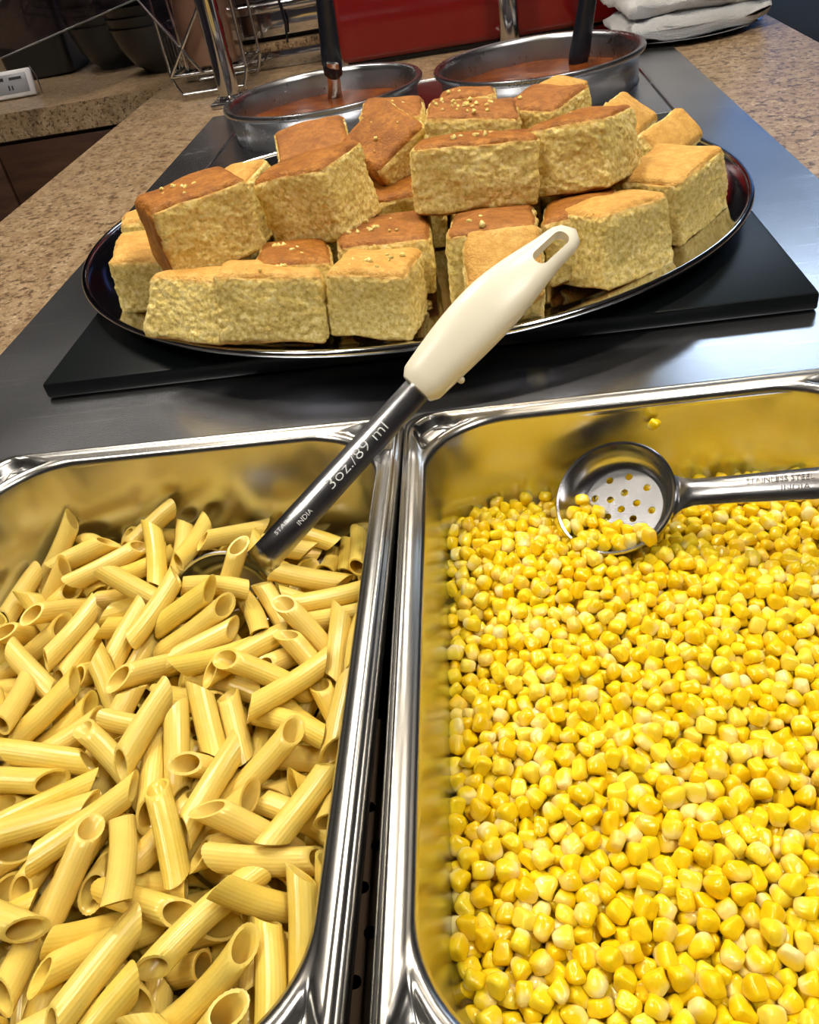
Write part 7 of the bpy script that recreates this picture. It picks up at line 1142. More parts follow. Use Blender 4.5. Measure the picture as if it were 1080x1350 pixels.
# perforated spoon lying on the corn, handle running out to the right rim
RC = Vector((.1155, -.0585, -.0262)); RXd = Vector((.0933, -.0325, .023)); RZn = Vector((-.12, -.48, .86))
MP = frame_m(RC, RXd, RZn)
ps = empty('perforated_spoon', (0, 0, 0), 'perforated steel serving spoon resting on the corn against the pan rim', 'spoon', 'serving spoons'); ps.matrix_world = MP
hp = [(253, 163), (340, 153), (423, 205), (323, 220), (188, 237), (260, 247), (380, 268), (312, 290), (448, 302), (190, 330), (252, 320), (367, 333), (310, 362), (412, 385), (242, 405), (180, 170), (120, 280), (150, 390), (330, 430)]
BR, BD = .0325, .0155
holes = []
for x, y in hp:
    a, b = (x-315)/165*BR*.64, -(y-282)/165*BR*.72
    if sqrt(a*a+b*b) < BR*.62: holes.append((a, b))
bowl_part(ps, (0, 0, 0), BR, BD, holes)
st = [(BR-.001, -.0032, .024, .001), (BR+.004, -.001, .0175, .002), (BR+.010, 0, .0150, .003), (BR+.03, .0005, .0152, .003), (BR+.07, .001, .0168, .003), (BR+.13, .001, .0180, .003), (BR+.16, .001, .018, .003)]
strip_handle('shaft', st, 'utensil', ps)
surf2 = lambda x, y: .0012+.003*(1-min(1, abs(y/.0078))**2.4)
engrave('stamped_words', 'STAINLESS STEEL', .0046, BR+.036, .0012, ps, surf2, 'etchdark', length=.031)
engrave('stamped_origin', 'INDIA', .0036, BR+.052, -.0038, ps, surf2, 'etchdark', length=.013)
bowl_k = [(-.0215, .003, -.0105), (-.0260, -.005, -.009), (-.0225, -.0085, -.0095), (-.0285, -.0150, -.004), (-.0165, -.0200, -.0085), (-.008, -.024, -.006),
          (.002, -.0235, -.0075), (.009, -.0245, -.004), (.017, -.021, -.006), (-.004, -.0175, -.0115), (.0125, -.0155, -.0105), (-.012, -.0265, -.001), (.0205, -.0245, .001)]
for i, (x, y, z) in enumerate(bowl_k):
    p = MP @ Vector((x, y, z+.0005))
    lone_kernel(p, (i*1.3+.4, i*2.1, i*.7), i % 6, 'yellow corn kernel lying in the bowl of the perforated spoon', 'corn kernels in the spoon bowl')
lone_kernel((.1435, -.0185, -.0080), (.5, .4, 1), 4, 'single corn kernel stuck high on the rear wall of the pan')

# ------------------------------------------------------------------ black board and platter
bd = box('cutting_board', (-.2635, .079, .0005), (.2635, .535, .0125), 'black_board', None, .0022, 2)
tag(bd, 'black plastic board under the oval cornbread platter', 'board')
PC = (-.0143, .2985); PA, PB, PROT = .2847, .2600, radians(-23.5)
pt = empty('serving_platter', (PC[0], PC[1], .0126), 'polished oval metal platter heaped with cornbread squares', 'platter'); pt.rotation_euler = (0, 0, PROT)
prof = [(0, .0022), (.5, .0022), (.80, .0024), (.845, .0036), (.875, .0062), (.93, .0125), (.965, .0155), (.985, .0172), (.993, .0183), (1.0, .0180), (1.003, .0165), (.998, .0150), (.985, .0148), (.965, .0138), (.93, .0108), (.875, .0044), (.84, .0014), (.80, .0002), (0, .0002)]
lathe('platter_dish', [(r, z) for r, z in prof], 'chrome', pt, 120, (0, 0, 0), PA, PB, 60)
rimp = [(PA*.996*cos(2*pi*k/120), PB*.996*sin(2*pi*k/120), .0178) for k in range(120)]
tube('rolled_rim', rimp, .0026, 'chrome', pt, 10, True)

# ------------------------------------------------------------------ cornbread
def bread_mesh(size, seed, crust_left=False, n=38):
    hx, hy, hz = size[0]*.525, size[1]*.515, size[2]*.55
    bm = bmesh.new(); bmesh.ops.create_cube(bm, size=2)
    bmesh.ops.subdivide_edges(bm, edges=bm.edges[:], cuts=n, use_grid_fill=True)
    off = Vector((seed*3.17, seed*1.73, seed*2.41)); rnd = random.Random(seed)
    shx, shy = rnd.uniform(-.06, .06), rnd.uniform(-.06, .06); tp = rnd.uniform(-.05, .03)
    crust = {}; edge = {}
    for v in bm.verts:
        u = v.co.copy()
        r = .0065 if u.z > 0 else .0035
        p = Vector((u.x*hx, u.y*hy, u.z*hz))
        c = Vector((max(-hx+r, min(hx-r, p.x)), max(-hy+r, min(hy-r, p.y)), max(-hz+r, min(hz-r, p.z))))
        d = p-c
        nrm = d.normalized() if d.length > 1e-9 else Vector((0, 0, 1))
        q = c+nrm*min(r, d.length) if d.length > 1e-9 else p
        if d.length > r: q = c+nrm*r
        zn = q.z/hz
        dome = .0022*(1-u.x**2)*(1-u.y**2) if u.z > .99 else 0
        q.x *= 1+tp*zn; q.y *= 1+tp*zn; q.x += shx*q.z; q.y += shy*q.z
        s = q+off
        big = noise.noise(s*38)*.0024; med = noise.noise(s*130)*.0008; fin = noise.noise(s*300)*.0009+noise.noise(s*560)*.0009
        k = sstep(.45, .75, nrm.z)
        if nrm.z < -.6: k = .8
        if crust_left: k = max(k, sstep(.5, .8, -nrm.x))
        crust[v] = k+noise.noise(s*90)*.16+noise.noise(s*260)*.14
        top = hz-q.z; bt = q.z+hz
        e = max(1-top/.0075, .9*(1-bt/.003), 0)
        if crust_left: e = max(e, 1-(q.x+hx)/.007)
        edge[v] = max(0, min(1, e))
        ed = (abs(u.x) > .9)+(abs(u.y) > .9)+(abs(u.z) > .9)
        if ed >= 2: big -= .0032*max(0, noise.noise(s*70+Vector((9, 4, 2))))*(1-.6*min(1, max(0, k)))
        v.co = q+nrm*(big+(med+fin)*(1-.85*min(1, max(0, k)))+dome)
    bm.verts.ensure_lookup_table(); bm.verts.index_update()
    cv = [v.co.copy() for v in bm.verts]; ce = [edge[v] for v in bm.verts]; ck = [crust[v] for v in bm.verts]
    fa, fb, fc = [], [], []
    cand = {}
    for f in bm.faces:
        ids = [v.index for v in f.verts]
        if sum(ck[i] for i in ids)/4 > .5: cand[f] = ids
        else: fa.append(ids)
    seen = set(); comps = []
    for f in cand:                                       # connected crust areas: top and bottom, stray flecks stay crumb
        if f in seen: continue
        comp = [f]; seen.add(f); i = 0
        while i < len(comp):
            for e in comp[i].edges:
                for h in e.link_faces:
                    if h in cand and h not in seen: seen.add(h); comp.append(h)
            i += 1
        comps.append(comp)
    comps.sort(key=lambda c: -len(c))
    top = max(comps[:3], key=lambda c: sum(g.calc_center_median().z for g in c)/len(c) if len(c) > 60 else -9)
    for c in comps:
        ids = [cand[g] for g in c]
        if c is top: fb += ids
        elif len(c) > 200 and not fc: fc += ids
        else: fa += ids
    bm.free()
    def sub(fs):
        mp = {}; V = []; F = []; E = []
        for q in fs:
            t = []
            for i in q:
                if i not in mp: mp[i] = len(V); V.append(tuple(cv[i])); E.append(ce[i])
                t.append(mp[i])
            F.append(t)
        me = bpy.data.meshes.new('bread'); me.from_pydata(V, [], F); me.update()
        at = me.attributes.new('edge', 'FLOAT', 'POINT'); at.data.foreach_set('value', E)
        return me
    return sub(fa), sub(fb), (sub(fc) if fc else None)
def crumbs_mesh(size, seed, num):
    rnd = random.Random(seed); bm = bmesh.new()
    for k in range(num):
        r = rnd.uniform(.0009, .0024)
        p = Vector((rnd.gauss(-size[0]*.12, size[0]*.2), rnd.gauss(-size[1]*.1, size[1]*.2), size[2]*.55+r*.5+.0008))
        if abs(p.x) > size[0]*.46 or abs(p.y) > size[1]*.46: continue
        g = bmesh.ops.create_icosphere(bm, subdivisions=1, radius=r, matrix=Matrix.Translation(p))
        for v in g['verts']: v.co += Vector((rnd.uniform(-.4, .4), rnd.uniform(-.4, .4), rnd.uniform(-.3, .3)))*r
    return bm
BREAD = [
    (-0.1964, 0.1907, 0.0415, 0.0390, 0.1674, 0.2077, 0.0588, 0.0587, 0.0392, 'light', 0, 0, 'golden cornbread square at the far left front, half under a darker one'),
    (-0.1316, 0.1055, 0.0449, -0.3305, -0.0297, -0.4862, 0.0669, 0.0585, 0.0389, 'light', 0, 0, 'golden-topped cornbread square, second from left in the front row'),
    (-0.0857, 0.0915, 0.0474, -0.2180, 0.1789, 0.1248, 0.0654, 0.0544, 0.0398, 'light', 0, 10, 'wide golden-topped cornbread square, third from left in the front row'),
    (-0.0156, 0.0957, 0.0423, -0.1284, 0.0925, -0.1502, 0.0520, 0.0600, 0.0401, 'light', 0, 12, 'golden cornbread square in the front row just left of the spoon grip'),
    (0.0677, 0.0840, 0.0472, 0.6169, 0.0230, -0.0502, 0.0466, 0.0532, 0.0280, 'light', 0, 2, 'cornbread square leaning back with its golden crust facing the spoon grip'),
    (0.1438, 0.1330, 0.0428, -0.1490, 0.0506, 0.6070, 0.0579, 0.0471, 0.0445, 'light', 0, 0, 'golden cornbread square at the right front, nearest right of the spoon grip'),
    (0.1939, 0.2029, 0.0432, 0.0903, -0.0393, -0.7363, 0.0529, 0.0639, 0.0436, 'light', 0, 0, 'tall golden cornbread square at the right end of the platter'),
    (0.2043, 0.2983, 0.0444, 0.1220, 0.7309, -0.6616, 0.0330, 0.0601, 0.0399, 'light', 0, 0, 'pale cornbread square tilted behind the tall right-hand one'),
    (0.1812, 0.3693, 0.0449, 0.0342, 0.6224, -0.5107, 0.0408, 0.0599, 0.0399, 'light', 0, 0, 'pale cornbread square at the right rear with its corner pointing up'),
    (-0.1437, 0.1626, 0.0824, -0.0457, -0.0498, 0.5174, 0.0683, 0.0590, 0.0466, 'dark', 1, 8, 'brown-crusted cornbread square tilted at the left end of the upper layer'),
    (-0.0607, 0.1898, 0.0804, -0.0026, -0.1477, -0.3836, 0.0598, 0.0584, 0.0482, 'dark', 0, 0, 'large brown-crusted cornbread square in the upper layer, second from left'),
    (-0.0785, 0.3060, 0.0735, 0.2049, -0.0429, 0.1721, 0.0597, 0.0593, 0.0417, 'mid', 0, 0, 'cornbread square with reddish-brown crust leaning below the ladle pot'),
    (-0.0109, 0.2893, 0.0720, 0.3612, -0.4635, 0.5412, 0.0520, 0.0520, 0.0560, 'dark', 1, 4, 'dark-crusted cornbread square tipped on its side at the middle of the heap'),
    (-0.0134, 0.3482, 0.0794, 0.0160, 0.1130, -0.0159, 0.0504, 0.0593, 0.0387, 'mid', 0, 4, 'reddish-brown cornbread square at the rear, before the first soup pot'),
    (0.0550, 0.1939, 0.0806, -0.1814, 0.0474, -0.0056, 0.0833, 0.0551, 0.0420, 'dark', 0, 8, 'long brown-crusted cornbread piece at the centre front of the upper layer'),
    (0.1317, 0.1972, 0.0840, -0.1366, -0.1358, -0.4798, 0.0558, 0.0629, 0.0419, 'dark', 0, 2, 'thick brown-crusted cornbread square at the right end of the upper layer'),
    (0.0542, 0.2826, 0.0819, -0.0382, 0.1316, -0.0141, 0.0676, 0.0649, 0.0400, 'mid', 0, 26, 'broken-topped cornbread square with pale crumbs at the top of the heap'),
    (0.1143, 0.3154, 0.0750, 0.0406, -0.0009, -0.5962, 0.0538, 0.0616, 0.0400, 'mid', 0, 2, 'flat reddish-brown cornbread square at the top right of the heap'),
    (0.0514, 0.3339, 0.0833, -0.1239, 0.0070, -0.0235, 0.0473, 0.0601, 0.0385, 'mid', 0, 5, 'reddish-brown cornbread square behind the broken-topped one'),
    (0.1379, 0.4579, 0.0529, -0.1081, 0.2464, -0.4650, 0.0348, 0.0596, 0.0389, 'light', 0, 0, 'pale cornbread corner peeping out behind the heap by the second pot'),
    (-0.0138, 0.1662, 0.0400, -0.0945, 0.0596, 0.0657, 0.0627, 0.0779, 0.0375, 'mid', 0, 14, 'brown cornbread square of the lower layer behind the front golden square'),
    (-0.0763, 0.1275, 0.0446, -0.1400, 0.1348, 0.1913, 0.0496, 0.0759, 0.0393, 'dark', 0, 10, 'brown cornbread square low behind the wide front golden one'),
    (0.0623, 0.1273, 0.0450, -0.1738, 0.0116, -0.0231, 0.0546, 0.0760, 0.0438, 'mid', 0, 3, 'brown cornbread square low behind the leaning golden one'),
    (0.1261, 0.1504, 0.0420, -0.0952, -0.1593, -0.1092, 0.0495, 0.0579, 0.0392, 'dark', 0, 2, 'dark glossy cornbread square low under the thick upper right piece'),
    (-0.1342, 0.2356, 0.0639, 0.3852, -0.2003, -0.7284, 0.0573, 0.0598, 0.0413, 'light', 0, 0, 'pale rounded cornbread square behind the two left upper pieces'),
    (-0.2143, 0.2668, 0.0418, -0.1393, 0.0109, 0.3178, 0.0595, 0.0594, 0.0428, 'light', 0, 0, 'golden cornbread corner showing at the far left behind the tilted piece'),
    (-0.1450, 0.2500, 0.0390, 0.02, -0.02, -0.290, 0.062, 0.064, 0.042, 'dark', 0, 0, 'brown cornbread square buried in the heap under the upper layer'),
    (-0.0750, 0.2500, 0.0390, 0.02, -0.02, -0.150, 0.062, 0.064, 0.042, 'dark', 0, 0, 'brown cornbread square buried in the heap under the upper layer'),
    (-0.0050, 0.2600, 0.0390, 0.02, -0.02, -0.010, 0.062, 0.064, 0.042, 'dark', 0, 0, 'brown cornbread square buried in the heap under the upper layer'),
    (0.0660, 0.2400, 0.0390, 0.02, -0.02, 0.132, 0.062, 0.064, 0.042, 'dark', 0, 0, 'brown cornbread square buried in the heap under the upper layer'),
    (0.1360, 0.2350, 0.0390, 0.02, -0.02, 0.272, 0.062, 0.064, 0.042, 'dark', 0, 0, 'brown cornbread square buried in the heap under the upper layer'),
    (-0.0850, 0.3350, 0.0390, 0.02, -0.02, -0.170, 0.062, 0.064, 0.042, 'dark', 0, 0, 'brown cornbread square buried in the heap under the upper layer'),
    (-0.0120, 0.3350, 0.0390, 0.02, -0.02, -0.024, 0.062, 0.064, 0.042, 'dark', 0, 0, 'brown cornbread square buried in the heap under the upper layer'),
    (0.0560, 0.3250, 0.0390, 0.02, -0.02, 0.112, 0.062, 0.064, 0.042, 'dark', 0, 0, 'brown cornbread square buried in the heap under the upper layer'),
    (0.1220, 0.3150, 0.0390, 0.02, -0.02, 0.244, 0.062, 0.064, 0.042, 'dark', 0, 0, 'brown cornbread square buried in the heap under the upper layer'),
    (0.1000, 0.4000, 0.0390, 0.02, -0.02, 0.200, 0.062, 0.064, 0.042, 'dark', 0, 0, 'brown cornbread square buried in the heap under the upper layer')
]
for i, (x, y, z, ex, ey, ez, sx, sy, sz, cm, cl, nc, label) in enumerate(BREAD):
    ma, mb, mc = bread_mesh((sx, sy, sz), i+1, cl)
    t = empty('cornbread_square', (x, y, z), label, 'cornbread', 'cornbread squares on the platter'); t.rotation_euler = (ex, ey, ez)
    link_mesh('crumb', ma, 'crumb', t)
    link_mesh('crust', mb, 'crust_'+cm, t)
    if mc: link_mesh('bottom_crust', mc, 'crust_'+cm, t)
    if nc:
        o = from_bm('loose_crumbs', crumbs_mesh((sx, sy, sz), i*7+3, nc), 'crumb', t, True, 0); o['kind'] = 'stuff'
rnd = random.Random(3); bm = bmesh.new()
for k in range(60):
    a = rnd.uniform(0, 2*pi); rr = rnd.uniform(.62, .84)
    p = Vector((PC[0]+rr*.27*cos(a), PC[1]+rr*.245*sin(a), .0162)); r = rnd.uniform(.0008, .0026)
    g = bmesh.ops.create_icosphere(bm, subdivisions=1, radius=r, matrix=Matrix.Translation(p))
    for v in g['verts']: v.co += Vector((rnd.uniform(-.4, .4), rnd.uniform(-.4, .4), rnd.uniform(-.3, .3)))*r
o = from_bm('bread_crumbs', bm, 'crumb', None, True, 0); tag(o, 'loose yellow bread crumbs scattered on the platter', 'crumbs', None, 'stuff')

# ------------------------------------------------------------------ soup pots and ladles
def soup_pot(x, y, label, slabel):
    t = empty('soup_pot', (x, y, 0), label, 'pot', 'soup pots in the deck')
    R, Z = POT_R, POT_Z
    prof = [(R-.0075, Z-.008), (R-.005, Z-.0055), (R-.0008, Z-.0045), (R, Z-.0015), (R-.0015, Z+.001), (R-.005, Z+.0012), (R-.0085, Z-.001), (R-.0100, Z-.006), (R-.0105, Z-.03), (R-.0120, -.12), (R-.03, -.135), (0, -.135),
            (0, -.1365), (R-.029, -.1365), (R-.0105, -.121), (R-.0092, -.01), (R-.0085, Z-.02), (R-.0075, Z-.008)]
    lathe('pot_shell', prof, 'pot', t, 80)
    s = empty('soup', (x, y, 0), slabel, 'soup', 'soups in the pots')
    n = 64; V = [(0, 0, .020)]; F = []
    for k, r in enumerate([.02*j for j in range(1, 6)]+[R-.0112]):
        for i in range(n):
            a = 2*pi*i/n; V.append((r*cos(a), r*sin(a), .020+.0006*noise.noise(Vector((r*cos(a)*60+x*9, r*sin(a)*60, 0)))))
    for i in range(n): F.append((0, 1+i, 1+(i+1) % n))
    for k in range(5):
        for i in range(n): F.append((1+k*n+i, 1+(k+1)*n+i, 1+(k+1)*n+(i+1) % n, 1+k*n+(i+1) % n))
    b0 = 1+5*n; V += [(v[0], v[1], -.10) for v in V[b0:b0+n]]; b1 = b0+n
    for i in range(n): F.append((b0+i, b1+i, b1+(i+1) % n, b0+(i+1) % n))
    F.append(tuple(b1+i for i in range(n))[::-1])
    mesh('soup_surface', V, F, 'soup', s, True, 50)
soup_pot(*POTS[0], 'round steel soup pot with a steel-necked ladle, beside the post', 'brown soup in the pot beside the sloping post')
soup_pot(*POTS[1], 'round steel soup pot next to the folded white towels', 'brown soup in the pot next to the towels')
def ladle(p0, p1, p2, p3, label, neck):
    t = empty('ladle', (0, 0, 0), label, 'ladle', 'ladles in the soup pots')
    p0, p1, p2, p3 = map(Vector, (p0, p1, p2, p3))
    bmv = bmesh.new(); ax = (p1-p0).normalized(); sd = ax.cross(Vector((0, 1, 0))).normalized(); th = sd.cross(ax)
    rings = []
    low = p0-ax*.05
    for q, w in ((low, .010), (p0, .011), (p0+(p1-p0)*.5, .009), (p1+ax*.02, .008)):
        rings.append([tuple(q+sd*w*cos(2*pi*k/16)+th*.0022*sin(2*pi*k/16)) for k in range(16)])
    v, f = rings_mesh(rings, True, True); mesh('neck', v, f, 'utensil', t, True, 50)
    rings = []
    for q, w, h in ((p1, .0085, .007), (p1+(p2-p1)*.04, .0125, .0095), (p1+(p2-p1)*.2, .0140, .010), (p1+(p2-p1)*.6, .0125, .0095), (p2, .0115, .009), (p3-(p3-p2)*.1, .013, .009), (p3, .008, .006)):
        rings.append([tuple(q+sd*w*cos(2*pi*k/24)+th*h*sin(2*pi*k/24)) for k in range(24)])
    v, f = rings_mesh(rings, True, True); mesh('handle', v, f, 'black', t, True, 60)
    bc = p0-ax*.075; b = lathe('ladle_bowl', [(.0, -.03), (.025, -.024), (.038, -.005), (.040, .006), (.0385, .006), (.036, -.005), (.024, -.022), (0, -.028)], 'utensil', t, 40, (bc.x, bc.y, bc.z-.012))
ladle((-.1335, .82, .016), (-.1268, .80, .0500), (-.1200, .80, .1370), (-.108, .79, .30), 'black-handled ladle with a flat steel neck in the soup', True)
ladle((.1960, .790, -.030), (.1955, .797, .0150), (.2100, .80, .0900), (.243, .795, .30), 'black-handled ladle dipping its handle into the soup by the towels', False)

# ------------------------------------------------------------------ towels on a metal plate
tw = empty('plate', (.365, 1.03, -.002), 'thin metal plate under the folded white towels', 'plate')
lathe('plate_disc', [(0, .001), (.08, .001), (.100, .004), (.125, .009), (.128, .0085), (.102, .0025), (.08, 0), (0, 0)], 'chrome', tw, 64)
def folded_towel(name, c, L, D, th, rot, label, seed, curve):
    root = empty(name, c, label, 'towel', 'folded towels'); root.rotation_euler = (0, 0, rot)
    # C-shaped fold profile: two leaves joined at the right by a round fold
    def leaf(dz, nm, sd):
        n, m = 40, 26; V = []; F = []
        prof = []
        K = 30
        for k in range(K):
            a = 2*pi*k/K; cx, sx_ = cos(a), sin(a)
            prof.append((math.copysign(abs(cx)**.55, cx)*L/2, math.copysign(abs(sx_)**.8, sx_)*th/2))
        for j in range(m+1):
            yy = -D/2+D*j/m; e = sqrt(max(0, 1-(abs(2*j/m-1))**6))*.9+.1
            for (px, pz) in prof:
                s = Vector((px*22, yy*22, pz*30+sd))
                nz = noise.noise(s)*.009+noise.noise(s*3)*.005+noise.noise(s*9)*.002
                V.append((px*(.93+.07*e)+noise.noise(Vector((yy*25, sd, 1)))*.008, yy+noise.noise(Vector((px*20, sd, 4)))*.008, dz+pz*e*(1+noise.noise(Vector((px*18, yy*18, sd)))*.5)+nz+curve*(px/L)**2))
        for j in range(m):
            for k in range(K): F.append((j*K+k, (j+1)*K+k, (j+1)*K+(k+1) % K, j*K+(k+1) % K))
        F.append(tuple(range(K))); F.append(tuple(m*K+k for k in range(K))[::-1])
        mesh(nm, V, F, 'towel', root, True)
    leaf(th*.5, 'lower_fold', seed); leaf(th*1.42, 'upper_fold', seed+5.3)
folded_towel('folded_towel', (.372, 1.00, .0005), .205, .16, .0360, radians(9), 'white terry towel folded on the plate, lower of the two', 1.7, .006)
folded_towel('folded_towel', (.345, 1.035, .0690), .190, .14, .0340, radians(16), 'white terry towel folded on top of the other towel', 8.1, .012)

# ------------------------------------------------------------------ background: red warmer, steel housing, posts, rack, glass
rd = empty('red_warmer', (.065, 1.125, 0), 'glossy red food warmer housing standing behind the soup pots', 'warmer')
box('housing', (-.225, 0, .006), (.235, .36, .42), 'red', rd, .012, 4)
box('base_plate', (-.215, .012, -.0015), (.225, .35, .008), 'black', rd, .002)
bx = empty('black_machine', (.44, 1.36, 0), 'black machine standing on the granite behind the towels', 'machine')
box('body', (-.125, -.15, .004), (.05, .2, .4), 'black', bx, .01, 3)
box('foot_plate', (-.115, -.14, -.0015), (.04, .19, .006), 'darkgrey', bx, .002)
dk = empty('dark_cabinet', (1.15, 1.7, FZ), 'dark grey cabinet standing on the floor beyond the counter', 'cabinet')
box('body', (-.55, -1.1, .0), (.5, .7, .72), 'darkgrey', dk, .01)
box('top_panel', (-.56, -1.11, .72), (.51, .71, .74), 'darkgrey', dk, .004)
ap = empty('steel_housing', (-.27, 1.232, 0), 'grey stainless steel cabinet with a bright lip behind the wire rack', 'steel cabinet')
box('lower_panel', (-.20, .02, -.0015), (.10, .34, .028), 'chrome', ap, .003)
box('granite_reflection', (-.20, .004, .028), (.10, .34, .042), 'granite', ap, .002)  # granite-coloured strip stands in for a reflection in the steel front
box('slot', (-.20, .03, .042), (.10, .34, .050), 'well', ap, 0)
box('upper_panel', (-.20, .012, .050), (.10, .34, .089), 'chrome', ap, .003)
box('bright_lip', (-.20, -.006, .089), (.10, .34, .104), 'chrome', ap, .004, 3)
box('top_cover', (-.20, .02, .104), (.10, .34, .30), 'chrome', ap, .004)
tube('cable', [(-.01, -.012, .30), (.005, -.012, .15), (.012, -.011, .07), (.008, -.008, .040)], .0022, 'black', ap)
def post(x, y, label, bracket):
    t = empty('steel_post', (x, y, 0), label, 'post', 'sneeze guard posts')
    tube('tube', [(0, 0, .001), (0, 0, .9)], .0165, 'chrome', t, 28)
    lathe('collar', [(.0168, .012), (.021, .010), (.022, .002), (.0, .002)], 'chrome', t, 32)
    if bracket:
        box('mounting_plate', (-.026, -.034, -.0015), (.045, .022, .0065), 'utensil', t, .002)
        for sx in (-.017, .036): lathe('bolt', [(0, .012), (.004, .0115), (.0055, .0095), (.0055, .0066)], 'utensil', t, 12, (sx, .012, 0))
post(-.330, 1.010, 'round steel post on a bolted plate beside the wire rack', True)
post(.121, 1.080, 'round steel post standing against the red housing', False)

# wire rack with a clear bin of brown packets
rk = empty('wire_rack', (-.372, 1.115, 0), 'chromed wire rack standing on the granite beside the post', 'rack')
x0, x1, y0, y1 = -.072, .058, -.02, .10
for y in (y0, y1):
    tube('leg', [(x0+.012, y, .003), (x0+.004, y, .02), (x0, y, .032)], .003, 'wire', rk, 8)
    tube('leg', [(x1-.012, y, .003), (x1-.004, y, .02), (x1, y, .032)], .003, 'wire', rk, 8)
tube('base_wire', [(x0+.012, y0, .006), (x1-.012, y0, .006)], .003, 'wire', rk, 8)
tube('base_wire', [(x0+.012, y1, .006), (x1-.012, y1, .006)], .003, 'wire', rk, 8)
tube('shelf_frame', [(x0, y0, .034), (x1, y0, .034), (x1, y1, .034), (x0, y1, .034)], .0028, 'wire', rk, 8, True)
tube('top_frame', [(x0, y0, .24), (x1, y0, .24), (x1, y1, .24), (x0, y1, .24)], .0028, 'wire', rk, 8, True)
for x, y in ((x0, y0), (x1, y0), (x1, y1), (x0, y1)): tube('upright', [(x, y, .034), (x, y, .24)], .0028, 'wire', rk, 8)
tube('brace', [(x0, y0-.003, .036), (x1, y0-.003, .19)], .003, 'wire', rk, 8)
tube('brace', [(x0, y0-.003, .125), (x0+.055, y0-.003, .036)], .003, 'wire', rk, 8)
for k in range(11): tube('shelf_wire', [(x0+.0118*(k+.5), y0, .0355), (x0+.0118*(k+.5), y1, .0355)], .0012, 'wire', rk, 6)
for k in range(7): tube('side_wire', [(x0-.001, y0+.017*(k+.5), .036), (x0-.001, y0+.017*(k+.5), .09)], .0010, 'wire', rk, 6)
bn = empty('clear_bin', (-.372, 1.115, .0372), 'clear plastic bin of brown packets in the wire rack', 'bin')
v, f = rings_mesh([[(x-.004, y+.04, z) for x, y, z in rrect(a, b, .012, z, 5)] for a, b, z in ((.046, .050, 0), (.052, .054, .175), (.0495, .0515, .175), (.0435, .0475, .003))], True, True)
mesh('bin_shell', v, f, 'acrylic', bn, True, 40)
v, f = rings_mesh([[(x-.004+.0015*noise.noise(Vector((x*60, y*60, z*60))), y+.04, z) for x, y, z in rrect(a, b, .012, z, 5)] for a, b, z in ((.041, .045, .0045), (.0425, .0465, .04), (.0425, .0465, .075), (.044, .047, .11), (.030, .035, .122))], True, True)
mesh('packets', v, f, 'fill', bn, True, 40)

def glass_sheet(name, pts, nrm, label, th=.006):
    t = empty(name, pts[0], label, 'glass panel', 'sneeze guard glass')
    P = [Vector(p)-Vector(pts[0]) for p in pts]; N = Vector(nrm).normalized()*th
    V = [tuple(p) for p in P]+[tuple(p+N) for p in P]
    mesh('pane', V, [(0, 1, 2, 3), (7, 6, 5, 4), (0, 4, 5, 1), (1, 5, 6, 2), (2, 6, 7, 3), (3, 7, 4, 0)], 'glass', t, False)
    tube('polished_edge', [P[0]+N*.5, P[1]+N*.5], th*.2, 'glassedge', t, 8)
    return t
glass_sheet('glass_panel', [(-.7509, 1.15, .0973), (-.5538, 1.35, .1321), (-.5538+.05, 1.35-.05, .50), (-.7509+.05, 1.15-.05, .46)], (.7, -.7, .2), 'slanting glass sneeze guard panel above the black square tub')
glass_sheet('glass_panel', [(-.413, 1.08, .079), (-.4575, 1.08, .1517), (-.4575, 1.08, .45), (-.36, 1.08, .45)], (0, 1, 0), 'upright glass panel standing in front of the stacked bowls by the rack')

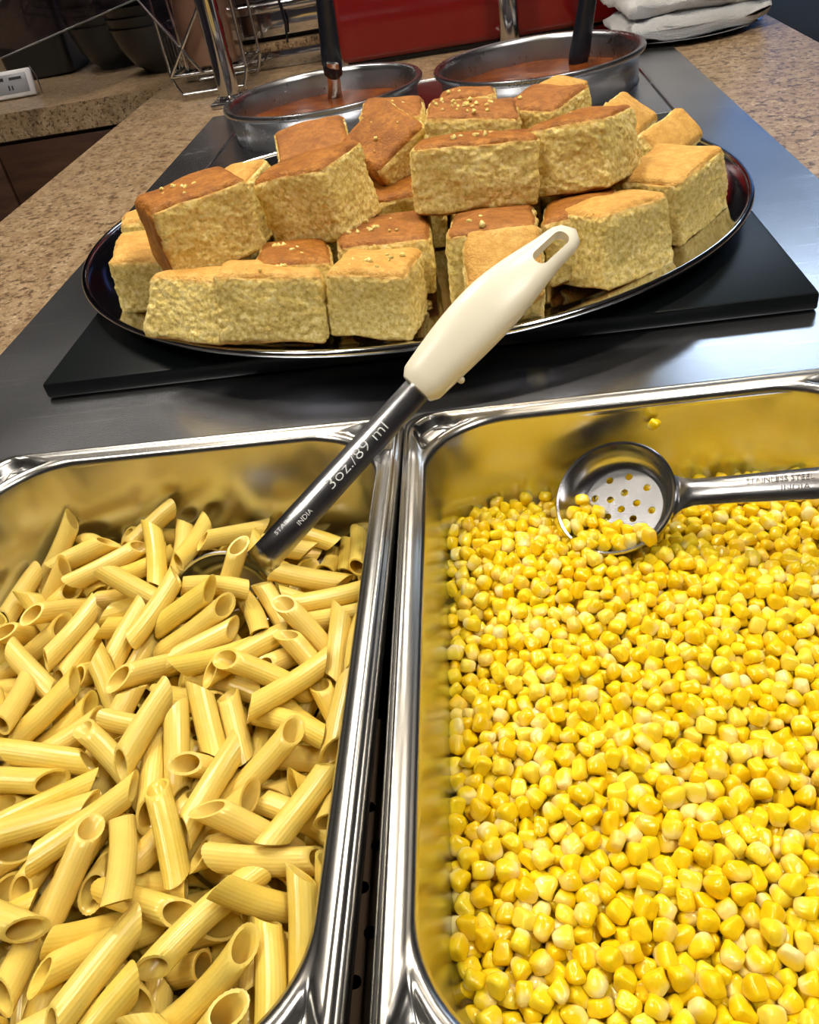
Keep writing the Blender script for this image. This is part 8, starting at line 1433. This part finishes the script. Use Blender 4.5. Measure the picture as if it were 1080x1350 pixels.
# black tub, bowls, price tag on the granite behind at left
tb = empty('square_tub', (-.905, 1.665, 0), 'black square tub on the granite behind the price tag', 'tub')
rg = []
for z, s in ((0, .060), (.004, .066), (.02, .070), (.20, .080), (.205, .082), (.205, .078), (.02, .066), (.008, .05)): rg.append([(x, y, z-.0015) for x, y, z in rrect(s*1.12, s, .018, z, 6)])
v, f = rings_mesh(rg, True, True); mesh('tub_wall', v, f, 'blackbowl', tb, True, 40)
mesh('rim', *rings_mesh([[(x, y, z) for x, y, z in rrect(s*1.12, s, .018, z, 6)] for z, s in ((.198, .079), (.200, .0845), (.206, .0845), (.207, .080))]), 'blackbowl', tb, True, 40)
def bowl_stack(x, y, R, n, where):
    ordn = ['lowest', 'second', 'third', 'fourth', 'fifth', 'sixth', 'seventh', 'eighth']
    for k in range(n):
        t = empty('bowl', (x+.0015*sin(k*2.1+x*9), y+.0015*cos(k*1.7), .018*k-.0015), 'black bowl, %s from the bottom of the stack %s' % (ordn[k], where) if k else 'black bowl at the bottom of the stack %s' % where, 'bowl', 'stacked black bowls')
        pr = [(R*.50, 0), (R*.52, .006), (R*.70, .020), (R*.87, .045), (R*.965, .075), (R, .085), (R*1.012, .0875), (R*.985, .0875), (R*.95, .078), (R*.85, .048), (R*.67, .024), (R*.45, .011), (0, .010), (0, .004), (R*.46, .004), (R*.46, 0), (R*.50, 0)]
        lathe('bowl_body', pr, 'blackbowl', t, 48)
bowl_stack(-.715, 1.60, .088, 6, 'next to the square tub')
bowl_stack(-.560, 1.455, .098, 6, 'next to the wire rack')
pg = empty('price_tag', (-.875, 1.385, -.001), 'small white framed electronic price tag standing on the granite', 'price tag')
pg.rotation_euler = (radians(-14), 0, radians(4))
box('tag_frame', (-.055, 0, .002), (.047, .010, .052), 'white', pg, .004, 3)
sc_ = box('tag_screen', (-.048, -.0012, .010), (.036, .001, .045), 'greylcd', pg, .0006)
for k, (a, b, h) in enumerate(((-.030, -.012, .006), (-.006, -.003, .009), (.001, .004, .008), (.0, .026, .005))):
    zz = .034 if k in (0, 3) else .016
    box('printed_mark', (a, -.0018, zz), (b, -.0010, zz+h), 'ink', sc_, 0)
tube('wire_stand', [(.047, .006, .055), (.053, .012, .035), (.052, .018, .004)], .0014, 'wire', pg, 6)
